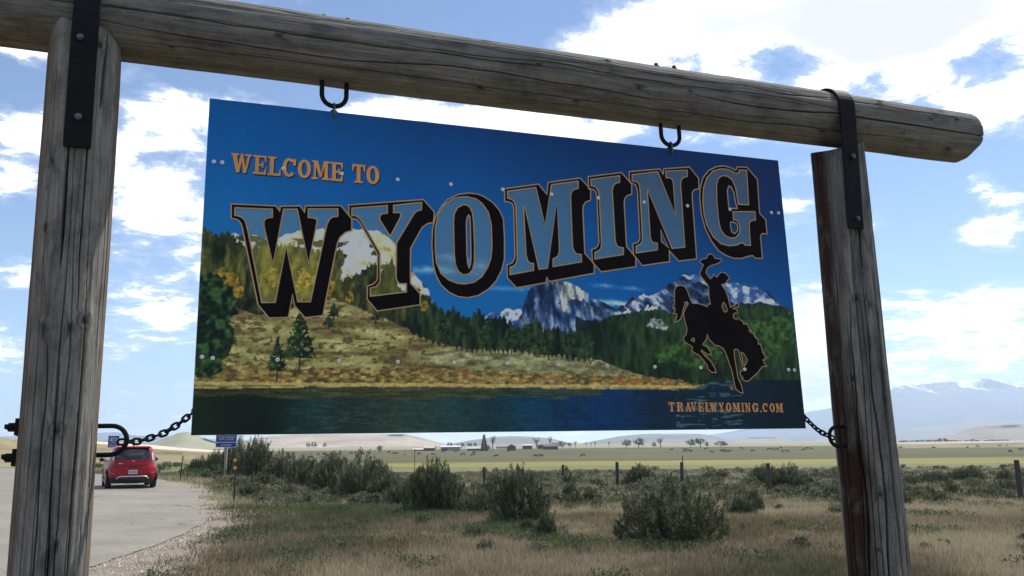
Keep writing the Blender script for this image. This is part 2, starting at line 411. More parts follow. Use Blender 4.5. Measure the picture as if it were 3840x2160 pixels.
BIG_LETTERS = {
'W':[[(0.0914,0.811),(0.2445,0.8157),(0.2578,0.7978),(0.26,0.8156),(0.33,0.8224),(0.3455,0.8003),(0.3484,0.8239),(0.4765,0.8353),(0.5084,0.7978),(0.5175,0.7877),(0.5181,0.7416),(0.4952,0.7328),(0.4754,0.7124),(0.4677,0.6929),(0.4585,0.6462),(0.4198,0.4175),(0.3575,0.4077),(0.3208,0.4492),(0.3121,0.4902),(0.3004,0.4066),(0.2345,0.4025),(0.196,0.4484),(0.1342,0.7164),(0.1276,0.7405),(0.1178,0.7521),(0.1064,0.7562),(0.093,0.7577)],[(0.1047,0.798),(0.2323,0.8021),(0.2333,0.7713),(0.2192,0.7691),(0.208,0.7628),(0.2045,0.7522),(0.2059,0.7337),(0.2414,0.5988),(0.2719,0.8052),(0.3193,0.8089),(0.3648,0.6085),(0.3907,0.7594),(0.3912,0.7721),(0.3855,0.7793),(0.3744,0.7801),(0.3594,0.7807),(0.3593,0.8133),(0.4654,0.8215),(0.4659,0.7929),(0.4479,0.7898),(0.436,0.7796),(0.4265,0.7577),(0.3749,0.4666),(0.3311,0.4649),(0.2851,0.6656),(0.2535,0.4598),(0.2087,0.4569),(0.1532,0.7095),(0.1422,0.7498),(0.1304,0.7633),(0.1171,0.7685),(0.1047,0.7696)]],
'Y':[[(0.5045,0.8396),(0.7893,0.8845),(0.8311,0.8384),(0.831,0.8197),(0.8282,0.7951),(0.8056,0.7891),(0.784,0.7721),(0.739,0.6864),(0.738,0.6069),(0.7388,0.5516),(0.7752,0.5129),(0.7751,0.4707),(0.6138,0.441),(0.5771,0.4837),(0.5774,0.5335),(0.5988,0.5416),(0.6109,0.5539),(0.6141,0.5645),(0.6143,0.6553),(0.5496,0.7707),(0.5371,0.7849),(0.5175,0.7886),(0.5063,0.7998)],[(0.5169,0.8285),(0.6497,0.849),(0.6499,0.8193),(0.6277,0.8141),(0.6203,0.8018),(0.6225,0.7889),(0.6616,0.7281),(0.7005,0.8078),(0.7022,0.8188),(0.6971,0.825),(0.6738,0.8233),(0.6737,0.8518),(0.7819,0.8723),(0.7817,0.8426),(0.7632,0.8367),(0.7524,0.8248),(0.6847,0.7046),(0.6837,0.5701),(0.6892,0.5555),(0.6975,0.5475),(0.7225,0.5487),(0.7225,0.5178),(0.5891,0.4958),(0.5888,0.5257),(0.6111,0.533),(0.6224,0.5482),(0.6248,0.5588),(0.6233,0.6623),(0.5598,0.7715),(0.5452,0.7919),(0.5308,0.8003),(0.5173,0.8006)]],
'O':[[(0.9724,0.9264),(0.9297,0.9173),(0.8849,0.8923),(0.8582,0.8597),(0.836,0.8178),(0.8239,0.7683),(0.8212,0.7024),(0.8258,0.6288),(0.8362,0.5862),(0.8552,0.5506),(0.885,0.5241),(0.9194,0.5084),(0.9585,0.5049),(1.0026,0.5162),(1.043,0.5419),(1.0751,0.5762),(1.0988,0.6215),(1.1114,0.6667),(1.1139,0.7567),(1.1112,0.8292),(1.0961,0.8646),(1.0693,0.8946),(1.0333,0.9168),(1.0062,0.9251)],[(0.9631,0.9101),(0.9339,0.9059),(0.9071,0.8973),(0.8715,0.8697),(0.8469,0.8276),(0.8356,0.7735),(0.8341,0.6944),(0.8379,0.6381),(0.8556,0.5958),(0.8856,0.5714),(0.9201,0.5601),(0.9506,0.5585),(0.9859,0.5676),(1.0174,0.5909),(1.0405,0.6273),(1.0548,0.6635),(1.0613,0.7129),(1.0603,0.8028),(1.0501,0.8519),(1.0259,0.8865),(1.0013,0.9037)],[(0.9469,0.8757),(0.9244,0.8626),(0.9108,0.8368),(0.9073,0.8053),(0.9086,0.6727),(0.9124,0.6335),(0.923,0.6079),(0.9424,0.5937),(0.9645,0.5979),(0.9802,0.6153),(0.9883,0.6465),(0.9907,0.7041),(0.9883,0.8111),(0.9844,0.8469),(0.9736,0.8687),(0.9603,0.8767)],[(0.9695,0.8359),(0.9616,0.8227),(0.959,0.8001),(0.9592,0.6756),(0.9617,0.6406),(0.9671,0.6225),(0.9726,0.6368),(0.9754,0.6678),(0.9747,0.8057),(0.9738,0.8281)]],
'M':[[(1.1184,0.9563),(1.2655,0.9893),(1.2998,0.9484),(1.3077,1.0001),(1.4509,1.0322),(1.4897,0.9932),(1.4956,0.9816),(1.4933,0.9392),(1.4705,0.9292),(1.4587,0.9116),(1.456,0.8876),(1.4553,0.7094),(1.4891,0.6743),(1.4946,0.6677),(1.4924,0.6284),(1.2956,0.5845),(1.286,0.6007),(1.2814,0.5794),(1.1581,0.5528),(1.1206,0.5916),(1.1207,0.6427),(1.1429,0.6528),(1.1526,0.6691),(1.1553,0.6827),(1.1556,0.8784),(1.1501,0.8964),(1.1387,0.9024),(1.1193,0.9032)],[(1.1316,0.9468),(1.253,0.9736),(1.2874,0.8157),(1.3218,0.9914),(1.4413,1.0178),(1.4398,0.9864),(1.4187,0.9789),(1.4082,0.9646),(1.4039,0.9452),(1.4024,0.7386),(1.4063,0.7204),(1.4177,0.7049),(1.4394,0.7039),(1.4394,0.6739),(1.3147,0.6465),(1.316,0.6784),(1.3354,0.6886),(1.3433,0.7051),(1.3456,0.7259),(1.3429,0.9199),(1.2899,0.6392),(1.2545,0.6329),(1.2022,0.889),(1.1976,0.8771),(1.2015,0.6854),(1.2078,0.6654),(1.2167,0.6556),(1.232,0.6546),(1.231,0.6271),(1.1324,0.6046),(1.1332,0.6345),(1.1517,0.6422),(1.1613,0.6561),(1.1651,0.6743),(1.1651,0.8838),(1.1597,0.9041),(1.1484,0.9148),(1.1322,0.9181)]],
'I':[[(1.4872,1.0412),(1.6423,1.0741),(1.6813,1.0319),(1.6871,1.025),(1.6842,0.9816),(1.6604,0.9713),(1.6491,0.9557),(1.6462,0.9336),(1.6452,0.7504),(1.6744,0.7177),(1.6849,0.7064),(1.6822,0.6662),(1.5236,0.6359),(1.4875,0.6742),(1.4864,0.7275),(1.5055,0.7343),(1.5177,0.7505),(1.5208,0.7624),(1.5219,0.9621),(1.5165,0.981),(1.5068,0.9874),(1.4869,0.989)],[(1.4991,1.0302),(1.6325,1.0585),(1.6308,1.0298),(1.6098,1.0221),(1.5987,1.0074),(1.594,0.9876),(1.5946,0.7719),(1.6,0.7533),(1.613,0.7447),(1.6306,0.7434),(1.6288,0.715),(1.4991,0.6888),(1.5006,0.7167),(1.5197,0.7249),(1.5295,0.7395),(1.5325,0.7585),(1.533,0.9631),(1.5283,0.9868),(1.5175,1.0004),(1.4991,1.0021)]],
'N':[[(1.6789,1.081),(1.8258,1.1073),(1.8412,1.0846),(1.8458,1.1102),(1.9735,1.13),(2.0144,1.0818),(2.0118,1.0333),(1.9876,1.0262),(1.9772,1.0127),(1.9752,0.9899),(1.9731,0.7158),(1.8853,0.7012),(1.844,0.7445),(1.8413,0.6963),(1.7121,0.6725),(1.6744,0.7177),(1.675,0.7637),(1.6984,0.7714),(1.707,0.7839),(1.7095,0.7984),(1.7115,1.0025),(1.7052,1.0241),(1.6926,1.0294),(1.6833,1.0306),(1.6768,1.0487)],[(1.6916,1.0688),(1.8152,1.0938),(1.8859,0.9057),(1.8876,1.0477),(1.8836,1.0649),(1.8723,1.0714),(1.8534,1.0697),(1.8547,1.1),(1.9607,1.114),(1.9583,1.0853),(1.9404,1.0801),(1.9274,1.0663),(1.9224,1.0457),(1.9196,0.7646),(1.858,0.755),(1.7614,1.0068),(1.7589,0.9942),(1.7582,0.8017),(1.762,0.7827),(1.7707,0.7746),(1.7898,0.7734),(1.7877,0.7444),(1.6877,0.7255),(1.6897,0.7551),(1.7081,0.7625),(1.7182,0.775),(1.7215,0.7944),(1.7246,1.0036),(1.7221,1.0281),(1.7114,1.0395),(1.6908,1.0411)],[(1.8105,0.8332),(1.8414,0.7578),(1.8103,0.7819)]],
'G':[[(2.2147,1.1536),(2.2685,1.1571),(2.3172,1.104),(2.3116,0.9455),(2.3407,0.9169),(2.3403,0.8515),(2.3145,0.8512),(2.3044,0.8379),(2.3036,0.7371),(2.2678,0.7361),(2.2548,0.7468),(2.2377,0.7443),(2.1971,0.731),(2.1579,0.7288),(2.1203,0.739),(2.0837,0.759),(2.0545,0.7966),(2.027,0.8541),(2.0136,0.9178),(2.0116,0.9879),(2.0189,1.039),(2.0369,1.0864),(2.0679,1.1225),(2.109,1.1445),(2.1492,1.1525),(2.1827,1.1474),(2.2046,1.138),(2.2123,1.1413)],[(2.2265,1.1401),(2.2652,1.1421),(2.2585,0.9799),(2.2055,0.9782),(2.199,1.0546),(2.1855,1.0896),(2.1616,1.1055),(2.1362,1.1057),(2.1152,1.0909),(2.1023,1.0616),(2.0968,0.9847),(2.097,0.899),(2.1038,0.8545),(2.1234,0.8284),(2.1503,0.8192),(2.1787,0.8245),(2.1976,0.8459),(2.2042,0.8715),(2.1971,0.8962),(2.1867,0.9046),(2.1727,0.9046),(2.1747,0.9412),(2.288,0.9504),(2.2867,0.9119),(2.2634,0.9071),(2.2524,0.8952),(2.2493,0.8544),(2.2484,0.7929),(2.2202,0.7922),(2.2126,0.8007),(2.2015,0.801),(2.1751,0.7894),(2.1358,0.7844),(2.0979,0.7919),(2.0623,0.8218),(2.0366,0.8697),(2.0274,0.9189),(2.0262,0.979),(2.0355,1.0404),(2.0564,1.0882),(2.0901,1.1221),(2.1307,1.1362),(2.1704,1.1374),(2.2004,1.1246),(2.2144,1.1223),(2.2237,1.1294)],[(2.1657,1.0605),(2.1553,1.0406),(2.1547,0.9488),(2.1638,0.9561),(2.199,0.9588),(2.1917,0.9822),(2.1879,1.028),(2.179,1.0529)],[(2.1586,0.8924),(2.1544,0.8781),(2.1587,0.8482),(2.172,0.8411),(2.1871,0.8527),(2.1931,0.8732),(2.1852,0.8893),(2.1716,0.8934)]],
}
HORSE = [[(1.9854,0.7062),(1.9993,0.7164),(2.0206,0.7214),(2.027,0.7345),(2.0382,0.7423),(2.0537,0.7394),(2.0628,0.7238),(2.0811,0.722),(2.0918,0.7241),(2.0966,0.7182),(2.0821,0.7046),(2.0602,0.6963),(2.0387,0.6904),(2.0219,0.6777),(2.0145,0.6656),(2.0121,0.6562),(2.0307,0.6314),(2.0392,0.6388),(2.0448,0.6429),(2.0483,0.6533),(2.0604,0.6422),(2.0683,0.6426),(2.0747,0.6547),(2.0915,0.6649),(2.1095,0.6602),(2.1215,0.6476),(2.1271,0.6347),(2.1144,0.6294),(2.1081,0.6188),(2.0996,0.6127),(2.0845,0.6083),(2.102,0.5834),(2.1101,0.5581),(2.1187,0.512),(2.127,0.516),(2.1434,0.5222),(2.1523,0.5319),(2.1574,0.5297),(2.1602,0.5205),(2.1558,0.5134),(2.1424,0.5115),(2.1287,0.5068),(2.1469,0.5037),(2.1523,0.4947),(2.1504,0.4863),(2.1373,0.4872),(2.1287,0.4799),(2.1299,0.4661),(2.1424,0.4596),(2.1537,0.4669),(2.1607,0.4579),(2.1711,0.4559),(2.1774,0.44),(2.1962,0.4429),(2.1977,0.4314),(2.2044,0.42),(2.2141,0.4111),(2.1984,0.4129),(2.2158,0.4019),(2.2267,0.4045),(2.2228,0.3928),(2.2323,0.3816),(2.2422,0.3749),(2.2402,0.3565),(2.2509,0.3567),(2.2545,0.3407),(2.2578,0.3224),(2.2648,0.3134),(2.2701,0.2883),(2.2569,0.2895),(2.2608,0.2768),(2.2724,0.261),(2.251,0.2607),(2.2242,0.2332),(2.2014,0.2171),(2.173,0.1967),(2.1576,0.1988),(2.1453,0.2054),(2.1496,0.2121),(2.1415,0.2187),(2.1364,0.2299),(2.1407,0.2367),(2.1547,0.2458),(2.1515,0.266),(2.1426,0.3065),(2.1395,0.3269),(2.127,0.3325),(2.1175,0.3264),(2.1178,0.2925),(2.1215,0.2521),(2.1252,0.2119),(2.1397,0.1763),(2.1435,0.1474),(2.1292,0.1496),(2.1101,0.165),(2.1065,0.1805),(2.1024,0.2161),(2.0994,0.2384),(2.0896,0.2696),(2.0759,0.3143),(2.0673,0.3322),(2.0428,0.3452),(2.0275,0.3457),(2.0158,0.3581),(2.0015,0.369),(1.9948,0.3914),(1.9889,0.3709),(1.969,0.348),(1.9909,0.3373),(1.9999,0.324),(2.0072,0.304),(1.9883,0.3081),(1.969,0.3189),(1.962,0.3255),(1.959,0.3209),(1.9726,0.3034),(1.9939,0.2859),(2.0054,0.2728),(2.0184,0.2485),(2.0229,0.2321),(2.0017,0.2327),(1.9851,0.2458),(1.9817,0.2635),(1.9658,0.2832),(1.9473,0.3029),(1.9231,0.3136),(1.9163,0.3223),(1.9187,0.3379),(1.8914,0.3529),(1.8798,0.3637),(1.8809,0.3771),(1.8944,0.3887),(1.9005,0.4135),(1.8919,0.4492),(1.8891,0.4762),(1.904,0.5039),(1.9153,0.518),(1.911,0.5269),(1.8996,0.5242),(1.8987,0.5128),(1.8891,0.4943),(1.8846,0.476),(1.8746,0.4531),(1.8562,0.4413),(1.8435,0.4387),(1.8549,0.457),(1.8564,0.475),(1.8404,0.4745),(1.8498,0.4861),(1.8507,0.4983),(1.8407,0.4979),(1.8493,0.5109),(1.8519,0.5314),(1.8459,0.5312),(1.8532,0.5473),(1.853,0.5701),(1.863,0.5888),(1.8839,0.5976),(1.9039,0.593),(1.9153,0.5774),(1.9231,0.5503),(1.935,0.5224),(1.9615,0.5221),(1.9866,0.5162),(2.0056,0.51),(2.0103,0.5226),(2.0221,0.5212),(2.0176,0.545),(2.0192,0.5913),(2.0177,0.6029),(1.9966,0.6274),(1.9826,0.6453),(1.9826,0.657),(2.002,0.6884),(2.0024,0.6931),(1.9874,0.6993)],[(2.0865,0.5316),(2.0771,0.515),(2.081,0.5013),(2.0877,0.49),(2.0995,0.4928),(2.1018,0.4998),(2.0959,0.5204)],[(1.9259,0.3747),(1.9159,0.3646),(1.9295,0.3583),(1.932,0.3695)],[(2.1507,0.3189),(2.1643,0.3138),(2.1799,0.2868),(2.1703,0.2708),(2.1614,0.2608),(2.155,0.2842)]]
RIVETS = [(0.0256, 0.9642), (0.0539, 0.9639), (0.2663, 0.9614), (0.4782, 0.961), (0.6888, 0.9564), (0.8989, 0.9557), (1.1112, 0.9526), (1.3203, 0.9502), (1.529, 0.9521), (1.7402, 0.9501), (1.9483, 0.9507), (2.1603, 0.951), (2.3742, 0.9527), (2.4121, 0.9537), (0.0208, 0.2612), (0.0552, 0.2578), (0.268, 0.2559), (0.48, 0.2552), (0.6916, 0.2558), (0.9024, 0.2562), (1.1116, 0.2565), (1.3198, 0.2551), (1.5282, 0.2535), (1.7398, 0.2517), (1.9509, 0.2514), (2.1624, 0.2476), (2.3808, 0.2488), (2.4111, 0.2475)]
WELCOME_TEXT = [('W', 0.0836, 0.1554, 0.9311, 1.0036), ('E', 0.1606, 0.2061, 0.9308, 1.0036), ('L', 0.2113, 0.2573, 0.9306, 1.0036), ('C', 0.2626, 0.3104, 0.9304, 1.0036), ('O', 0.3171, 0.3654, 0.9301, 1.0037), ('M', 0.3681, 0.4334, 0.9298, 1.0037), ('E', 0.4361, 0.4815, 0.9296, 1.0037), ('T', 0.5162, 0.5652, 0.9292, 1.0037), ('O', 0.5694, 0.6189, 0.9289, 1.0037)]
URL_TEXT = [('T', 1.7908, 1.817, 0.073, 0.1102), ('R', 1.8257, 1.858, 0.0726, 0.1098), ('A', 1.8654, 1.8934, 0.0722, 0.1094), ('V', 1.8905, 1.9187, 0.072, 0.1092), ('E', 1.9246, 1.95, 0.0716, 0.1089), ('L', 1.9575, 1.9815, 0.0713, 0.1085), ('W', 1.98, 2.0147, 0.071, 0.1083), ('Y', 2.0223, 2.0466, 0.0706, 0.1079), ('O', 2.0558, 2.0818, 0.0703, 0.1076), ('M', 2.0879, 2.1233, 0.0699, 0.1072), ('I', 2.1311, 2.1419, 0.0696, 0.1069), ('N', 2.1466, 2.1746, 0.0693, 0.1067), ('G', 2.1824, 2.2121, 0.069, 0.1063), ('.', 2.22, 2.2263, 0.0687, 0.1061), ('C', 2.2326, 2.2578, 0.0685, 0.1059), ('O', 2.2673, 2.2928, 0.0681, 0.1055), ('M', 2.2975, 2.3343, 0.0677, 0.1052)]
REG_MARK = (2.091, 0.1693)
PRINT = {
 'mtn_left': [(0.0796,0.6202),(0.1026,0.7016),(0.1428,0.7018),(0.2154,0.6944),(0.2612,0.6939),(0.2929,0.7159),(0.3861,0.7373),(0.4432,0.7423),(0.5186,0.7449),(0.5676,0.7483),(0.6071,0.7485),(0.6421,0.7302),(0.6772,0.7066),(0.6923,0.6817),(0.7377,0.6174),(0.7578,0.5775),(0.8033,0.5387),(0.8233,0.4835),(0.7776,0.4464),(0.4843,0.475)],
 'snow_left': [(0.2612,0.6939),(0.2929,0.7159),(0.3861,0.7373),(0.4432,0.7423),(0.5187,0.7424),(0.5677,0.7406),(0.5829,0.6904),(0.5539,0.653),(0.4812,0.6588),(0.3736,0.6672),(0.3031,0.6827)],
 'forest_left': [(-0.004,0.72),(0.0137,0.7149),(0.0315,0.7089),(0.0497,0.6956),(0.0671,0.7016),(0.0844,0.7101),(0.1029,0.6943),(0.1213,0.6809),(0.1443,0.6628),(0.1537,0.6537),(0.2073,0.6668),(0.3033,0.6778),(0.3974,0.6587),(0.4309,0.6407),(0.4811,0.6688),(0.5007,0.6448),(0.4821,0.6036),(0.4829,0.5564),(0.5306,0.5762),(0.5788,0.6089),(0.6081,0.6256),(0.628,0.5912),(0.6674,0.6443),(0.6875,0.6147),(0.6876,0.5335),(0.7779,0.5172),(0.8233,0.4835),(0.828,0.433),(0.7275,0.4146),(0.5804,0.4393),(0.4843,0.4701),(0.3781,0.4804),(0.3098,0.4535),(0.2159,0.4262),(0.1316,0.4326),(-0.0035,0.3723),(-0.0045,0.5584)],
 'forest_mid': [(0.7275,0.4246),(0.7576,0.4809),(0.798,0.4977),(0.8233,0.4861),(0.8588,0.4595),(0.8793,0.45),(0.9053,0.4689),(0.9205,0.4515),(0.9514,0.4296),(0.9725,0.4431),(1.0044,0.4623),(1.0224,0.4397),(1.035,0.4118),(1.0675,0.4413),(1.105,0.4426),(1.1414,0.397),(1.196,0.4091),(1.2412,0.4446),(1.2669,0.3955),(1.3286,0.4079),(1.3443,0.3819),(1.372,0.3721),(1.4154,0.3363),(1.4688,0.2689),(1.3568,0.2879),(1.1925,0.3054),(0.9597,0.3082),(0.8272,0.3328),(0.7275,0.3748)],
 'meadow': [(-0.0077,0.3721),(0.127,0.4371),(0.1942,0.4113),(0.3102,0.4392),(0.4482,0.4833),(0.4843,0.4725),(0.5756,0.4391),(0.6781,0.3981),(0.7772,0.3564),(0.8778,0.319),(0.9598,0.3132),(1.0749,0.3132),(1.3019,0.3024),(1.4694,0.2794),(1.5826,0.2442),(1.6982,0.2137),(1.8622,0.183),(1.86,0.1561),(0.4898,0.1399),(-0.0655,0.1333)],
 'hump': [(0.7274,0.2715),(0.8269,0.2955),(0.9598,0.3148),(1.0749,0.3132),(1.3019,0.3024),(1.4694,0.2794),(1.5826,0.2442),(1.6982,0.2137),(1.8622,0.183),(1.2971,0.189),(0.9277,0.2353)],
 'squaretop': [(1.1247,0.381),(1.1756,0.4502),(1.2003,0.5355),(1.2121,0.5573),(1.291,0.5824),(1.3196,0.5919),(1.3705,0.5862),(1.4272,0.5726),(1.4548,0.5466),(1.4702,0.5092),(1.4797,0.4716),(1.4896,0.4396),(1.5349,0.4195),(1.5302,0.3389),(1.1401,0.3557)],
 'sq_snow': [(1.3139,0.59),(1.3705,0.5862),(1.4272,0.5726),(1.4548,0.5466),(1.4702,0.5092),(1.4774,0.4824),(1.4574,0.487),(1.4358,0.5132),(1.4133,0.5231),(1.3903,0.5222),(1.3777,0.4948),(1.3878,0.4683),(1.3537,0.4671),(1.333,0.5091),(1.3236,0.5516)],
 'left_snow': [(1.0244,0.4115),(1.0355,0.435),(1.0517,0.4485),(1.0837,0.4496),(1.1056,0.4634),(1.1111,0.4688),(1.1433,0.4621),(1.1762,0.4686),(1.1803,0.4295),(1.13,0.376),(1.0341,0.3734)],
 'mtn_mid': [(1.4706,0.5173),(1.5171,0.5165),(1.5625,0.491),(1.5857,0.4836),(1.6166,0.504),(1.6607,0.5389),(1.6785,0.534),(1.71,0.5521),(1.7336,0.5419),(1.784,0.5608),(1.8363,0.5971),(1.8995,0.6343),(1.9005,0.6458),(1.9638,0.6433),(2.0915,0.6264),(2.1697,0.6184),(2.2354,0.6098),(2.2879,0.5974),(2.3141,0.5897),(2.3757,0.5333),(2.4288,0.5176),(2.4271,0.4469),(1.8827,0.4302),(1.7112,0.3975),(1.4754,0.3909)],
 'snow_right': [(1.8623,0.641),(1.9638,0.6433),(2.0915,0.6264),(2.1697,0.6184),(2.2354,0.6098),(2.2879,0.5974),(2.325,0.5666),(2.3627,0.5387),(2.2817,0.5413),(2.2,0.5265),(2.1218,0.535),(2.0865,0.574),(2.0118,0.6052),(1.9362,0.6189)],
 'hills_green': [(1.36,0.356),(1.407,0.3943),(1.4771,0.4231),(1.5665,0.4584),(1.6565,0.4752),(1.7789,0.4935),(1.839,0.4734),(1.8845,0.4526),(1.9504,0.4885),(2.0804,0.5104),(2.1467,0.5215),(2.2542,0.5356),(2.375,0.5273),(2.435,0.5119),(2.437,0.193),(2.1134,0.1904),(1.8625,0.1857),(1.6984,0.2164),(1.583,0.2495),(1.4697,0.2847),(1.3576,0.3035)],
 'hill_bright': [(2.1023,0.4028),(2.2047,0.4458),(2.3286,0.4788),(2.4312,0.5088),(2.4349,0.3422),(2.255,0.2986),(2.1427,0.3529)],
 'hill_bright2': [(1.7363,0.3273),(1.8179,0.362),(1.8677,0.3687),(1.9155,0.3754),(2.0028,0.3665),(2.0624,0.3231),(2.0242,0.2557),(1.869,0.2644),(1.7629,0.279)],
 'rocks': [(1.7329,0.4476),(1.776,0.4545),(1.816,0.417),(1.8029,0.4056),(1.7124,0.414)],
 'water': [(-0.0213,0.1533),(0.1431,0.1556),(0.5473,0.1623),(1.1471,0.1631),(1.8652,0.1593),(1.9213,0.1694),(2.0175,0.1979),(2.451,0.2068),(2.4607,-0.0377),(-0.0121,-0.0197)],
 'spruce_front': [(0.0564,0.5521),(0.0834,0.5344),(0.1111,0.5025),(0.1173,0.4602),(0.1276,0.423),(0.1078,0.3757),(0.1181,0.3389),(0.1236,0.3113),(0.1036,0.2741),(0.0924,0.2375),(0.0732,0.192),(0.0016,0.1913),(-0.0121,0.5392),(0.0213,0.5597)],
}

# ------------------------------------------------------------------ lie of the land
def road_edge(y):        # right-hand edge of the tarmac, X as a function of Y
    return np.interp(y, [0, 8, 11.5, 12.7, 14, 16.4, 18.6, 21.3, 24.0, 28.0, 33.0, 44.0, 52.0, 58, 115, 200], [-6.3, -6.2, -6.15, -6.1, -6.2, -6.4, -6.8, -7.5, -8.6, -10.4, -12.6, -18.6, -25.5, -30, -72, -135])
def gravel_edge(y):      # where the verge begins
    return np.interp(y, [0, 10, 11.7, 14, 17, 20, 23, 28, 34, 60, 200], [-4.0, -4.3, -4.6, -4.95, -5.7, -6.6, -7.7, -9.9, -12.1, -31, -134])
LAND_Y = np.arange(0, 1200, 5.0)
LAND_Z = np.interp(LAND_Y, [0, 40, 75, 150, 300, 345, 450, 560, 700, 1200], [0, 0, -.25, -1.4, -3.4, -3.5, -2.6, -1.35, -1.2, -1.2])
LAND_Z = np.convolve(np.pad(LAND_Z, 6, mode='edge'), np.ones(13) / 13, 'valid')
def terrain(x, y):
    x = np.asarray(x, dtype=np.float64); y = np.asarray(y, dtype=np.float64)
    z = np.interp(y, LAND_Y, LAND_Z)
    z = z + 0.21 * smooth(-x, 8, 15) * (1 - smooth(y, 60, 140))
    off = smooth(x - gravel_edge(np.clip(y, 0, 200)), 0.3, 4.0)
    z = z + off * (fbm(x * 0.16, y * 0.16, 3, 3) - 0.5) * 0.22 * (1 - smooth(y, 60, 120))
    z = z - 0.16 * smooth(x - gravel_edge(np.clip(y, 0, 200)), 0.6, 5.0) * smooth(y, 18, 30) * (1 - smooth(y, 60, 120))
    return z
def hit(px, py):
    """ground point seen at a place of the 2576 x 1449 survey print"""
    k = 3840 / 2576
    d = _R * ((px * k - 1920) / FPX) - _U * ((py * k - 1080) / FPX) + _F
    lo, hi = 2.0, 4000.0
    if d.z >= -1e-4: return None
    t = 2.0
    while t < 4000:
        p = Vector((0, 0, CAM_H)) + d * t
        if p.z < float(terrain(p.x, p.y)): break
        t *= 1.01
    lo, hi = t / 1.01, t
    for _ in range(30):
        mid = (lo + hi) / 2
        p = Vector((0, 0, CAM_H)) + d * mid
        if p.z < float(terrain(p.x, p.y)): hi = mid
        else: lo = mid
    return Vector((0, 0, CAM_H)) + d * hi
def sight(px, py, Y):
    k = 3840 / 2576
    d = _R * ((px * k - 1920) / FPX) - _U * ((py * k - 1080) / FPX) + _F
    return Vector((0, 0, CAM_H)) + d * (Y / d.y)

def sgrid(lo, hi, step, grow):
    """coordinates spaced step near zero and wider outwards"""
    a = [0.0]
    s = step
    while a[-1] < hi: a.append(a[-1] + s); s *= grow
    b = [0.0]
    s = step
    while b[-1] > lo: b.append(b[-1] - s); s *= grow
    return np.array(sorted(set(a + b)))
gx = sgrid(-9000, 9000, 0.55, 1.035)
gy = np.concatenate([sgrid(-600, 60, 0.5, 1.02)[:-1], 60 + sgrid(0, 11000, 1.0, 1.045)[1:]])
GX, GY = np.meshgrid(gx, gy)
V = np.stack([GX, GY, terrain(GX, GY)], -1).reshape(-1, 3)
nx, ny = len(gx), len(gy)
I = (np.arange(ny - 1)[:, None] * nx + np.arange(nx - 1)[None, :]).ravel()
Fq = np.stack([I, I + 1, I + nx + 1, I + nx], -1)

def ground_material():
    m, nt, b = nodes_of('prairie_ground')
    geo = nt.nodes.new('ShaderNodeNewGeometry')
    P = geo.outputs['Position']
    sp = nt.nodes.new('ShaderNodeSeparateXYZ'); nt.links.new(P, sp.inputs[0])
    n_big = add_noise(nt, 0.12, 5, 0.6, P)
    n_mid = add_noise(nt, 0.9, 6, 0.62, P, 0.3)
    n_fine = add_noise(nt, 14, 6, 0.7, P)
    n_band = add_noise(nt, 0.012, 6, 0.6, P, 0.2, (1.0, 6.0, 1.0))
    yy = fmath(nt, 'ADD', sp.outputs[1], fmath(nt, 'MULTIPLY', fmath(nt, 'SUBTRACT', n_big, 0.5), 26))
    dry = ramp(nt, n_mid, [(0.30, (0.095, 0.080, 0.048)), (0.45, (0.155, 0.130, 0.076)), (0.58, (0.205, 0.172, 0.10)), (0.72, (0.11, 0.12, 0.055))])
    sage = ramp(nt, n_mid, [(0.30, (0.095, 0.105, 0.058)), (0.5, (0.15, 0.15, 0.086)), (0.7, (0.22, 0.21, 0.12))])
    field = ramp(nt, n_band, [(0.30, (0.125, 0.13, 0.042)), (0.5, (0.19, 0.182, 0.066)), (0.7, (0.26, 0.225, 0.105))])
    past = ramp(nt, n_band, [(0.28, (0.058, 0.062, 0.024)), (0.5, (0.092, 0.086, 0.037)), (0.72, (0.145, 0.125, 0.062))])
    far = ramp(nt, n_band, [(0.3, (0.17, 0.18, 0.10)), (0.5, (0.26, 0.235, 0.15)), (0.7, (0.30, 0.27, 0.2))])
    c = mix(nt, mrange(nt, yy, 21, 27), dry, sage)
    c = mix(nt, mrange(nt, yy, 66, 84), c, field)
    c = mix(nt, mrange(nt, yy, 115, 150), c, past)
    c = mix(nt, mrange(nt, sp.outputs[1], 520, 560), c, far)
    # greener verge towards the road on the left
    g = fmath(nt, 'MULTIPLY', mrange(nt, fmath(nt, 'ADD', sp.outputs[0], fmath(nt, 'MULTIPLY', sp.outputs[1], 0.30)), 2.5, -2.5), mrange(nt, sp.outputs[1], 20, 28))
    c = mix(nt, g, c, ramp(nt, n_mid, [(0.3, (0.06, 0.08, 0.03)), (0.5, (0.12, 0.135, 0.055)), (0.7, (0.21, 0.20, 0.10))]))
    c = mix(nt, 0.55, c, ramp(nt, n_fine, [(0.25, (0.35, 0.35, 0.35)), (0.5, (0.9, 0.9, 0.9)), (0.75, (1.5, 1.5, 1.5))]), 'MULTIPLY')
    nt.links.new(c, b.inputs['Base Color'])
    b.inputs['Roughness'].default_value = 0.95; b.inputs['Specular IOR Level'].default_value = 0.1
    bump(nt, b, n_fine, 0.6, 0.05)
    return m
ground = obj('ground', new_mesh('ground', V, Fq, ground_material(), True))
tag(ground, 'dry prairie ground running out to the pasture', 'ground', kind='structure')

